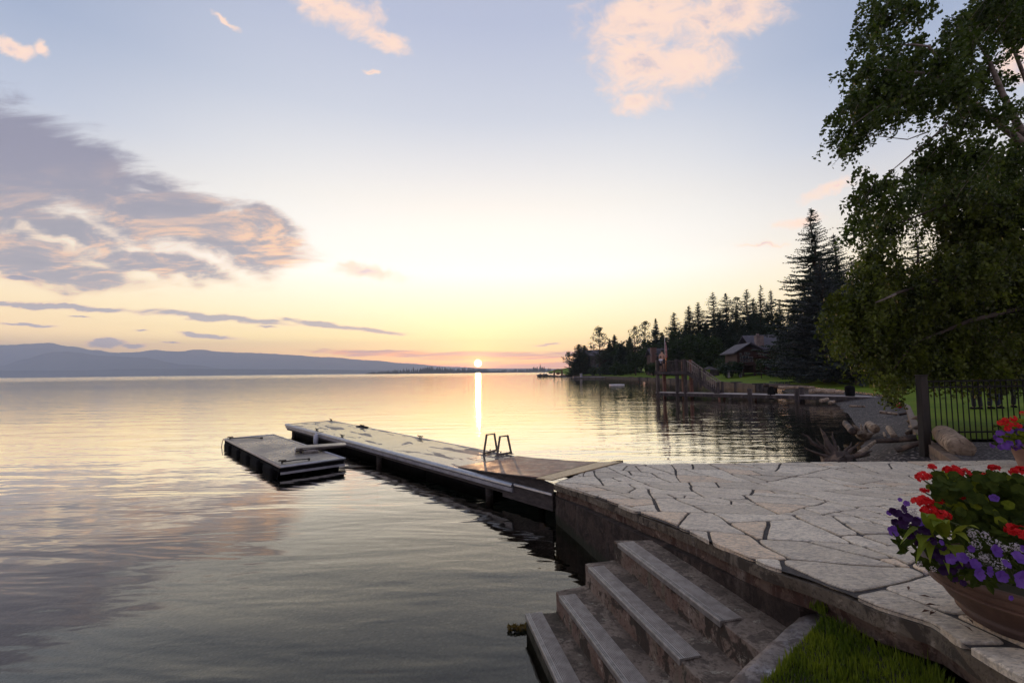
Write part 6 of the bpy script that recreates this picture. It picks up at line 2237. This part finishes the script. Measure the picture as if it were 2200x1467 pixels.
tb_ = Vector((12.9, 10.0, .55))
birch = empty('birch_tree', tb_)
tag(birch, 'big birch reaching in from the right, pale limbs and open leaves against the sky', 'tree')
C1, tw1 = hanging_leaves(b1, .074, 42, RB)
me = quads_mesh('crown', leaf_quads(C1 - np.array(tb_), .080, .72, droop=.6, R=RB), ML_birch)
link_mesh('crown', me, birch)
w = MB()
top = Vector((at(2330, 330, 9.9)))
def L(px, py, Y): return at(px, py, Y) - tb_
fork = L(2270, 345, 9.9)
w.tube([(0, 0, -.5), (0, 0, 1.0), fork * .5 + Vector((.2, 0, 0)), fork], [.24, .19, .16, .12], 10)
w.build('trunk', M_birch, birch, smooth=True)
w = MB()
w.tube([fork, L(2190, 300, 9.7), L(2150, 270, 9.5), L(2085, 215, 9.3), L(2010, 160, 9.1), L(1900, 150, 8.9)], [.10, .075, .062, .045, .03, .01], 8)
w.tube([L(2215, 315, 9.8), L(2185, 265, 9.6), L(2155, 205, 9.5), L(2120, 120, 9.4), L(2080, 60, 9.3)], [.085, .065, .055, .035, .012], 8)
w.tube([L(2085, 215, 9.3), L(1995, 100, 9.0), L(1960, 96, 9.0), L(1890, 100, 8.9)], [.035, .028, .02, .008], 6)
w.tube([fork, L(2160, 60, 9.6), L(2080, -60, 9.3), L(1930, -40, 9.1)], [.045, .03, .02, .01], 6)
w.tube([L(2085, 215, 9.3), L(2010, 290, 9.3), L(1960, 330, 9.3), L(1900, 380, 9.3)], [.03, .02, .014, .006], 6)
w.tube([L(1990, 285, 9.3), L(1950, 300, 9.2), L(1860, 290, 9.0)], [.014, .01, .005], 5)
w.tube([L(2010, 160, 9.1), L(1900, 220, 9.0), L(1830, 270, 8.9)], [.025, .015, .006], 5)
for (a, b_) in tw1:
    w.tube([Vector(a) - tb_, Vector(b_) - tb_], [.006, .002], 3, cap=False)
w.build('limb', M_birch, birch, smooth=True)

tw_ = Vector((16.4, 13.2, .65))
weep = empty('weeping_tree', tw_)
tag(weep, 'dense olive green tree with leaves hanging down to the fence at right', 'tree')
C2, tw2 = hanging_leaves(b2, .095, 46, RB, (.3, .9), -.15)
link_mesh('crown', quads_mesh('crown', leaf_quads(C2 - np.array(tw_), .098, .62, droop=.8, R=RB), ML_olive), weep)
def L2(px, py, Y): return at(px, py, Y) - tw_
w = MB()
f2 = L2(2330, 520, 12.8)
w.tube([(0, 0, -.5), (0, 0, 1.2), f2 * .6, f2], [.32, .26, .22, .18], 10)
w.build('trunk', M_bark, weep, smooth=True)
w = MB()
w.tube([f2, L2(2200, 560, 12.4), L2(2060, 590, 12.0), L2(1925, 630, 11.5), L2(1870, 655, 11.2)], [.13, .10, .07, .035, .012], 8)
w.tube([f2, L2(2200, 450, 12.4), L2(2060, 430, 12.0), L2(1930, 480, 11.8)], [.12, .09, .05, .015], 8)
w.tube([f2, L2(2200, 660, 12.4), L2(2080, 690, 12.0), L2(1960, 740, 11.8), L2(1915, 800, 11.6)], [.11, .08, .05, .025, .01], 8)
for (a, b_) in tw2[::2]:
    w.tube([Vector(a) - tw_, Vector(b_) - tw_], [.007, .003], 3, cap=False)
w.build('limb', M_bark, weep, smooth=True)
w = MB(); w.tube([L2(1928, 634, 10.9) , L2(1884, 652, 10.8)][::-1] and [Vector((0, 0, 0)), at(1924, 632, 10.9) - at(1882, 650, 10.8)], [.022, .03], 7)
o_ = w.build('branch', M_birch, weep, smooth=True); o_.location = at(1882, 650, 10.8) - tw_

# ---- far island with its wood
IY = 2500
prof = [(792, 800), (830, 797.5), (850, 796), (880, 795), (905, 792), (925, 789.5), (945, 791), (980, 793), (1010, 791.5), (1035, 792.5), (1060, 794.5), (1090, 793.5), (1120, 793), (1140, 792), (1152, 789.5), (1162, 787.5), (1175, 791), (1190, 794), (1215, 797), (1300, 797), (1400, 797)]
ia = at(785, 800, IY); ib = at(1420, 798, IY)
w = MB()
vs = []
N_ = 40
for i in range(N_ + 1):
    t = i / N_
    x = ia.x + (ib.x - ia.x) * t
    hgt = 3.5 * math.sin(PI * min(1, t * 1.2 + .02)) ** .4 if t < .8 else 3
    vs += [(x, IY - 60, -1), (x, IY + 10, max(.5, hgt)), (x, IY + 300, max(.5, hgt)), (x, IY + 500, -1)]
w.add(vs, [(i * 4 + j, i * 4 + j + 4, i * 4 + j + 5, i * 4 + j + 1) for i in range(N_) for j in range(3)])
tag(w.build('island', M_hill, smooth=True), 'low dark wooded island under the setting sun', kind='structure')
Qs = []
RI = random.Random(2)
for i in range(640):
    px = 790 + 620 * i / 640 + RI.uniform(-1.5, 1.5)
    yt = np.interp(px, [q[0] for q in prof], [q[1] for q in prof])
    Yt = IY + RI.uniform(0, 60)
    b_ = at(px, 800, Yt)
    H = max(4, at(px, yt, Yt).z) * RI.uniform(.7, 1.3) * (1.3 if RI.random() < .05 else 1)
    wd = H * RI.uniform(.12, .34)
    n = 12
    for j in range(n):
        t = (j + .5) / n
        for s_ in (-1, 1):
            zz = H * t; ww = wd * (1 - t) ** .8 * RI.uniform(.6, 1.3) + .3
            Qs.append([(b_.x, Yt, zz + H * .10), (b_.x + s_ * ww, Yt + s_ * ww * .5, zz - H * .04), (b_.x + s_ * ww * .4, Yt, zz - H * .09), (b_.x, Yt - ww * .3, zz)])
me = quads_mesh('far_trees', np.array(Qs), ML_spruce)
tag(link_mesh('far_trees', me), 'jagged line of far conifers covering the island', kind='stuff')

# ================================================================== PLANTERS
M_clay = surf('weathered terracotta', (.075, .041, .029), (.13, .072, .048), rough=.75, scale=5, bump=.006, c3=(.09, .06, .05), s3=3, space='object')
ML_ger = leafmat('geranium leaf', (.05, .085, .006), (.20, .23, .018), trans=.35, scale=26, rough=.7, spec=.08)
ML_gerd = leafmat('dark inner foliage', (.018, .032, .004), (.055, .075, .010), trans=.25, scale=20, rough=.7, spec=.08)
ML_limep = leafmat('lime sweet potato leaf', (.14, .20, .015), (.24, .27, .03), trans=.4, scale=6)
def petal(name, c1, c2, trans=.35): return leafmat(name, c1, c2, trans=trans, scale=14, rough=.6)
M_red = petal('red geranium petal', (.55, .008, .012), (.75, .03, .03))
M_purp = petal('violet petunia petal', (.10, .03, .27), (.20, .09, .42))
M_deep = petal('deep plum petunia petal', (.018, .004, .034), (.040, .008, .07), .2)
M_alys = petal('white alyssum petal', (.50, .46, .48), (.66, .62, .62))
M_stem = surf('plant stem', (.06, .09, .02), (.10, .11, .03), rough=.7)
RF = np.random.default_rng(9)


def shape_quads(C, N_, size, poly_r, R, cup=.15, even=False):
    """flat many sided leaf or petal discs built as quads fanned from the centre; poly_r gives radius per corner"""
    out_ = []
    for c, n in zip(C, N_):
        n = n / np.linalg.norm(n)
        a = np.cross(n, [0, 0, 1.0]);
        if np.linalg.norm(a) < .1: a = np.array([1.0, 0, 0])
        a /= np.linalg.norm(a); b_ = np.cross(n, a)
        rot = R.uniform(0, 2 * PI); s = size * R.uniform(.75, 1.2)
        k_ = len(poly_r)
        ring = [c + (a * math.cos(rot + 2 * PI * i / k_) + b_ * math.sin(rot + 2 * PI * i / k_)) * s * poly_r[i] + n * cup * s * (1 if (i % 2 or even) else .6) for i in range(k_)]
        for i in range(0, k_, 2):
            out_.append([c, ring[i], ring[(i + 1) % k_], ring[(i + 2) % k_]])
    return np.array(out_)


GERLEAF = [1, .92, 1.0, .88, 1.02, .9, 1, .9, .98, .88, .5, .88]
PETUN = [.84, .96, 1, .96] * 5
def flower_head_geranium(c, r, parent, base):
    """round umbel of ruffled florets on its stalk"""
    n = 34
    d_ = RF.normal(size=(n, 3)); d_[:, 2] = np.abs(d_[:, 2]) * .9 - .25
    d_ /= np.linalg.norm(d_, axis=1)[:, None]
    C_ = np.array(c) + d_ * np.array([r, r, r * .72]) * RF.uniform(.75, 1.0, n)[:, None]
    q = shape_quads(C_, d_ + RF.normal(0, .35, (n, 3)), r * .40, [1, .7, 1, .7, 1, .7, 1, .7, 1, .7], RF, .3)
    o = link_mesh('flower_head', quads_mesh('flower_head', q, M_red), parent)
    w = MB(); w.tube([base, (Vector(base) + Vector(c)) / 2 + Vector((.01, 0, .02)), Vector(c) - Vector((0, 0, r * .4))], [.004, .0035, .003], 5)
    w.build('stalk', M_stem, o)


def petunia(c, n, r, mat_, parent):
    q = shape_quads([np.array(c)], [np.array(n, float)], r, PETUN, RF, .45, False)
    q2 = shape_quads([np.array(c) - np.array(n) * r * .5], [np.array(n, float)], r * .4, PETUN, RF, 1.4, True)
    return link_mesh('flower', quads_mesh('flower', np.concatenate([q, q2]), [mat_, M_deep], [0] * len(q) + [1] * len(q2)), parent)


def disc_leaves(C_, N_, size, m_, parent, name='foliage', poly_r=GERLEAF, cup=.12):
    return link_mesh(name, quads_mesh(name, shape_quads(C_, N_, size, poly_r, RF, cup), m_), parent)


def pointy_leaf(c, d_, L_, wd, m_, parent):
    d_ = Vector(d_).normalized(); s = d_.cross(Vector((0, 0, 1))).normalized(); c = Vector(c)
    n = 8; Q = []
    for sg in (-1, 1):
        for i in range(n):
            def pt(t, k_):
                ww = wd * math.sin(PI * min(1, t ** .75)) * (1 - t * .35) if 0 < t < 1 else 0
                return c + d_ * L_ * t + Vector((0, 0, .18 * L_ * math.sin(PI * t) - .14 * L_ * t * t)) + s * sg * ww * k_ + Vector((0, 0, .25 * ww * k_))
            t0, t1 = i / n, (i + 1) / n
            Q.append([pt(t0, 0), pt(t1, 0), pt(t1, 1), pt(t0, 1)])
    return link_mesh('leaf', quads_mesh('leaf', np.array([[tuple(v_) for v_ in q] for q in Q]), m_), parent)


# near planter
pY = 2.12
cpt = at(2236, 1360, pY)
pzb = patio_z(cpt.x, pY) + .003
rim_z = at(2236, 1228, pY).z
pot = empty('terracotta_pot', (cpt.x, pY, pzb))
tag(pot, 'large brown terracotta pot at the right edge of the patio', 'pot')
Hp = rim_z - pzb
w = MB()
w.lathe([(.235, 0), (.255, .012), (.262, .05), (.30, Hp * .35), (.345, Hp * .65), (.375, Hp * .84), (.372, Hp * .855), (.392, Hp * .875), (.40, Hp * .97), (.395, Hp), (.365, Hp), (.355, Hp * .92), (.33, Hp * .80)], n=72)
w.build('pot_body', M_clay, pot, smooth=True, bevel=0)
w = MB(); w.lathe([(.255, .03), (.272, .035), (.274, .055), (.262, .062)], n=72); w.lathe([(.352, Hp * .62), (.362, Hp * .64), (.362, Hp * .67), (.352, Hp * .69)], n=72)
w.build('raised_band', M_clay, pot, smooth=True)
w = MB(); w.lathe([(.001, Hp * .88), (.345, Hp * .89), (.345, Hp * .91), (.001, Hp * .93)], n=40); w.build('potting_soil', M_soil, pot)
PC = Vector((cpt.x, pY, rim_z))
def nearp(px, py, Y): return at(px, py, Y)
# geranium
ger = empty('geranium', PC); tag(ger, 'red geranium with scalloped leaves filling the large near pot', 'plant')
def rel(q): return Vector(q) - PC
heads = [(1985, 1026, 1.98, 17), (2002, 1003, 2.10, 9), (2046, 1011, 2.12, 17), (2068, 1016, 2.16, 15), (2105, 1026, 2.1, 12), (2122, 1023, 2.12, 13), (2136, 1006, 2.2, 12), (2193, 1016, 2.1, 20), (1986, 1054, 1.96, 9), (1984, 1079, 1.92, 19), (2018, 1077, 1.95, 10),
         (1997, 1099, 1.88, 18), (2022, 1107, 1.86, 19), (2068, 1070, 2.0, 6), (2119, 1077, 2.0, 8), (2036, 1042, 2.1, 6), (2187, 1143, 1.80, 22), (2215, 1150, 1.8, 20)]
for (px, py, Y, rp) in heads:
    c = rel(nearp(px, py, Y)); r = rp * Y / 1000
    bs = Vector((c.x * .55 + .04, c.y * .7, c.z * .42))
    flower_head_geranium(c, r * .85, ger, bs)
C_ = []; N_ = []
for _ in range(950):
    px = RF.uniform(2010, 2290); py = RF.uniform(1040, 1170) if RF.random() < .8 else RF.uniform(1020, 1060)
    if px < 2060 and py > 1120: continue
    q = rel(nearp(px, py, RF.uniform(1.85, 2.5))); C_.append(np.array(q)); N_.append(np.array([q.x * .8 - .3, q.y * .4 - .8, .8]) + RF.normal(0, .6, 3))
disc_leaves(C_, N_, .024, ML_gerd, ger)
big = [(2026, 1024, 2.06, 28), (2065, 1047, 2.02, 28), (2100, 1050, 2.0, 30), (2140, 1042, 1.95, 36), (2175, 1030, 2.05, 30), (2000, 1047, 1.98, 15), (2035, 1078, 1.95, 26), (2060, 1090, 1.93, 26), (2095, 1085, 1.9, 24), (2110, 1072, 1.96, 17), (2015, 1085, 1.92, 12),
       (2150, 1120, 1.85, 26), (2045, 1060, 1.97, 20), (2080, 1062, 1.99, 18), (2190, 1060, 1.95, 34), (2165, 1085, 1.88, 24), (2130, 1100, 1.9, 20)]
for (px, py, Y, rp) in big:
    q = rel(nearp(px, py, Y))
    disc_leaves([np.array(q)], [np.array([-.35, -.75, .85]) + RF.normal(0, .5, 3)], rp * Y / 1000 * .58, ML_ger, ger, 'leaf')
w = MB()
for _ in range(26):
    q = rel(nearp(RF.uniform(2020, 2240), RF.uniform(1040, 1130), RF.uniform(1.9, 2.4)))
    w.tube([(q.x * .35, q.y * .35, -.03), (q.x * .7, q.y * .7, q.z * .6), q], [.006, .005, .004], 5)
w.build('stem', M_stem, ger)
# petunias
pet = empty('petunia', PC); tag(pet, 'violet petunias spilling over the front of the large near pot', 'plant')
for (px, py, Y, rp, mt_, n) in [(1934, 1073, 1.95, 8, M_purp, (-.7, -.6, .2)), (1947, 1081, 1.95, 9, M_purp, (-.4, -.8, .2)), (1911, 1101, 1.95, 11, M_purp, (-.6, -.7, .1)), (2136, 1071, 1.85, 17, M_purp, (-.5, -.5, .6)),
                            (1975, 1122, 1.85, 17, M_purp, (-.3, -.6, .7)), (1958, 1132, 1.86, 9, M_purp, (-.3, -.8, .3)), (1990, 1156, 1.80, 7, M_purp, (0, -1, .2)), (2021, 1165, 1.76, 10, M_purp, (.1, -.9, .4)),
                            (2040, 1199, 1.72, 17, M_purp, (-.2, -.95, .1)), (2066, 1198, 1.72, 16, M_purp, (-.3, -.8, .4)), (2085, 1178, 1.74, 10, M_purp, (-.2, -.9, .2)), (2137, 1183, 1.70, 18, M_purp, (.1, -.9, .3)),
                            (2093, 1212, 1.68, 17, M_purp, (-.1, -.85, .5)), (2100, 1232, 1.66, 24, M_purp, (.1, -.95, .2)), (2122, 1226, 1.66, 18, M_purp, (.3, -.9, .1)), (2150, 1237, 1.64, 20, M_purp, (-.2, -.9, .2)),
                            (2160, 1212, 1.66, 17, M_purp, (.1, -.7, .6)), (2188, 1200, 1.66, 24, M_purp, (0, -.7, .7)), (2190, 1243, 1.62, 27, M_purp, (0, -.97, .1)), (2200, 1180, 1.7, 18, M_purp, (-.2, -.8, .4)), (2170, 1283, 1.66, 8, M_purp, (0, -1, 0)),
                            (1921, 1140, 1.82, 17, M_purp, (-.7, -.6, .2))]:
    petunia(rel(nearp(px, py, Y)), n, rp * Y / 1000 * .64, mt_, pet)
for i in range(58):
    t = RF.uniform(0, 1)
    px = 1925 + 150 * t + RF.uniform(-14, 16); py = 1140 + 105 * t ** 1.1 + RF.uniform(-32, 12) - 22 * (1 - t)
    q = rel(nearp(px, py, RF.uniform(1.76, 1.9)))
    petunia(q, (-.5 + RF.normal(0, .3), -.8, .1 + RF.normal(0, .3)), .015, M_deep, pet)
C_ = []; N_ = []
for _ in range(420):
    px = RF.uniform(1925, 2290); py = RF.uniform(1130, 1262)
    if py > 1180 + (px - 1925) * .55 or (px < 1960 and py < 1110): continue
    q = rel(nearp(px, py, RF.uniform(1.78, 2.1))); C_.append(np.array(q)); N_.append(np.array([-.4, -.8, .7]) + RF.normal(0, .5, 3))
disc_leaves(C_, N_, .026, ML_gerd, pet, poly_r=[1, .5, .35, .5, 1, .5, .35, .5])
# lime leaved plant
lim = empty('sweet_potato_vine', PC); tag(lim, 'bright lime pointed leaves at the left of the large near pot', 'plant')
for (a, b_, L_, wd) in [((2045, 1160), (2092, 1132), .11, .022), ((2035, 1150), (2075, 1157), .09, .022), ((2010, 1160), (1948, 1152), .10, .016), ((2000, 1150), (1992, 1106), .10, .024), ((2010, 1165), (1975, 1190), .075, .018),
                        ((2000, 1165), (1998, 1192), .06, .018), ((2030, 1160), (2010, 1125), .09, .03), ((2040, 1170), (2062, 1200), .10, .03), ((2022, 1175), (2035, 1213), .09, .018), ((1990, 1160), (1980, 1165), .07, .03), ((2020, 1150), (2030, 1120), .07, .024)]:
    p0 = nearp(a[0], a[1], 1.84); p1 = nearp(b_[0], b_[1], 1.76)
    pointy_leaf(rel(p0), p1 - p0, (p1 - p0).length * 1.25, wd * 1.1, ML_limep, lim)
# alyssum
aly = empty('alyssum', PC); tag(aly, 'tiny white alyssum clusters among the violet petunias', 'plant')
for (px, py, Y, rp) in [(1930, 1097, 1.93, 12), (1945, 1105, 1.92, 12), (1960, 1098, 1.92, 10), (1968, 1110, 1.9, 9), (1937, 1116, 1.9, 9), (2090, 1145, 1.78, 12), (2117, 1150, 1.78, 11), (2096, 1168, 1.76, 12), (2136, 1168, 1.74, 13),
                        (2083, 1192, 1.74, 10), (2116, 1198, 1.72, 13), (2145, 1214, 1.68, 12), (2157, 1207, 1.68, 11), (2180, 1173, 1.72, 10), (2195, 1180, 1.72, 10), (2160, 1178, 1.74, 9), (1975, 1210, 1.80, 7), (1990, 1228, 1.80, 7), (2005, 1222, 1.78, 7)]:
    n = 46; r = rp * Y / 1000
    d_ = RF.normal(size=(n, 3)); d_ /= np.linalg.norm(d_, axis=1)[:, None]
    C_ = np.array(rel(nearp(px, py, Y))) + d_ * r * RF.uniform(.5, 1, n)[:, None]
    link_mesh('flower_cluster', quads_mesh('flower_cluster', shape_quads(C_, d_, r * .2, [1, .5, 1, .5, 1, .5, 1, .5], RF, .1), M_alys), aly)

# second planter farther right
qY = 7.9
c2 = at(2222, 1004, qY); z2 = patio_z(c2.x, qY) + .003; rz2 = at(2222, 950, qY).z
pot2 = empty('terracotta_pot', (c2.x, qY, z2)); tag(pot2, 'smaller terracotta pot at the far right corner of the patio', 'pot')
H2 = rz2 - z2
w = MB(); w.lathe([(.17, 0), (.185, .02), (.27, H2 * .8), (.31, H2 * .84), (.32, H2 * .97), (.30, H2), (.27, H2 * .95), (.26, H2 * .85)], n=36); w.build('pot_body', surf('pale terracotta', (.26, .15, .11), (.36, .22, .165), rough=.8, scale=4), pot2, smooth=True)
w = MB(); w.lathe([(.001, H2 * .88), (.265, H2 * .89), (.265, H2 * .91), (.001, H2 * .92)], n=24); w.build('potting_soil', M_soil, pot2)
P2 = Vector((c2.x, qY, rz2))
g2 = empty('geranium', P2); tag(g2, 'small red geranium in the far right pot', 'plant')
for (px, py, rp) in [(2150, 908, 9), (2160, 902, 8), (2168, 912, 10), (2178, 899, 9), (2182, 912, 8), (2196, 887, 6), (2165, 920, 9), (2190, 915, 7)]:
    c = at(px, py, qY + RF.uniform(-.5, -.4)) - P2
    n = 26; r = rp * qY / 1000 * .66
    d_ = RF.normal(size=(n, 3)); d_ /= np.linalg.norm(d_, axis=1)[:, None]
    link_mesh('flower_head', quads_mesh('flower_head', shape_quads(np.array(c) + d_ * r * .85, d_, r * .45, [1, .7] * 5, RF, .2), M_red), g2)
C_ = []; N_ = []
for _ in range(300):
    q = at(RF.uniform(2150, 2300), RF.uniform(903, 950), qY + RF.uniform(-.3, .3)) - P2; C_.append(np.array(q)); N_.append(np.array([-.3, -.7, .8]) + RF.normal(0, .4, 3))
disc_leaves(C_, N_, .05, ML_ger, g2)
p2_ = empty('petunia', P2); tag(p2_, 'violet petunias hanging over the far right pot', 'plant')
for _ in range(34):
    q = at(RF.uniform(2128, 2205), RF.uniform(912, 962), qY + RF.uniform(-.35, 0)) - P2
    petunia(q, (-.4 + RF.normal(0, .3), -.9, .2), .045, M_purp, p2_)
C_ = []; N_ = []
for _ in range(360):
    q = at(RF.uniform(2130, 2300), RF.uniform(910, 962), qY + RF.uniform(-.3, .2)) - P2; C_.append(np.array(q)); N_.append(np.array([-.3, -.9, .5]) + RF.normal(0, .5, 3))
disc_leaves(C_, N_, .035, ML_gerd, p2_, poly_r=[1, .5, .35, .5, 1, .5, .35, .5])
# fallen twigs and leaves on the flagstones
M_lit = surf('dry brown leaf', (.09, .05, .035), (.16, .09, .06), rough=.9)
for i, (px, py, lb) in enumerate([(1988, 1282, 'small brown leaf on the flagstones left of the pot'), (2000, 1300, 'second small brown leaf below the first by the pot'), (1990, 1314, 'curled brown leaf near the patio edge, left one'),
                                  (2003, 1318, 'curled brown leaf near the patio edge, right one'), (1952, 1264, 'brown bud on the joint left of the pot'), (2086, 1335, 'brown leaf close against the pot foot'), (2080, 1350, 'brown twig just below the pot leaf')]):
    c = P(px, py, .004)
    w = MB(); L_ = .028
    w.add([(-L_, 0, .002), (0, -.007, .006), (L_, 0, .003), (0, .007, .010)], [(0, 1, 2, 3)])
    w.tube([(L_, 0, .003), (L_ * 1.5, .002, .002)], .0012, 4)
    o = w.build('fallen_leaf', M_lit, loc=c); o.rotation_euler = (0, 0, -.4 + .3 * i); tag(o, lb, 'leaf', 'fallen leaves on the flagstones')
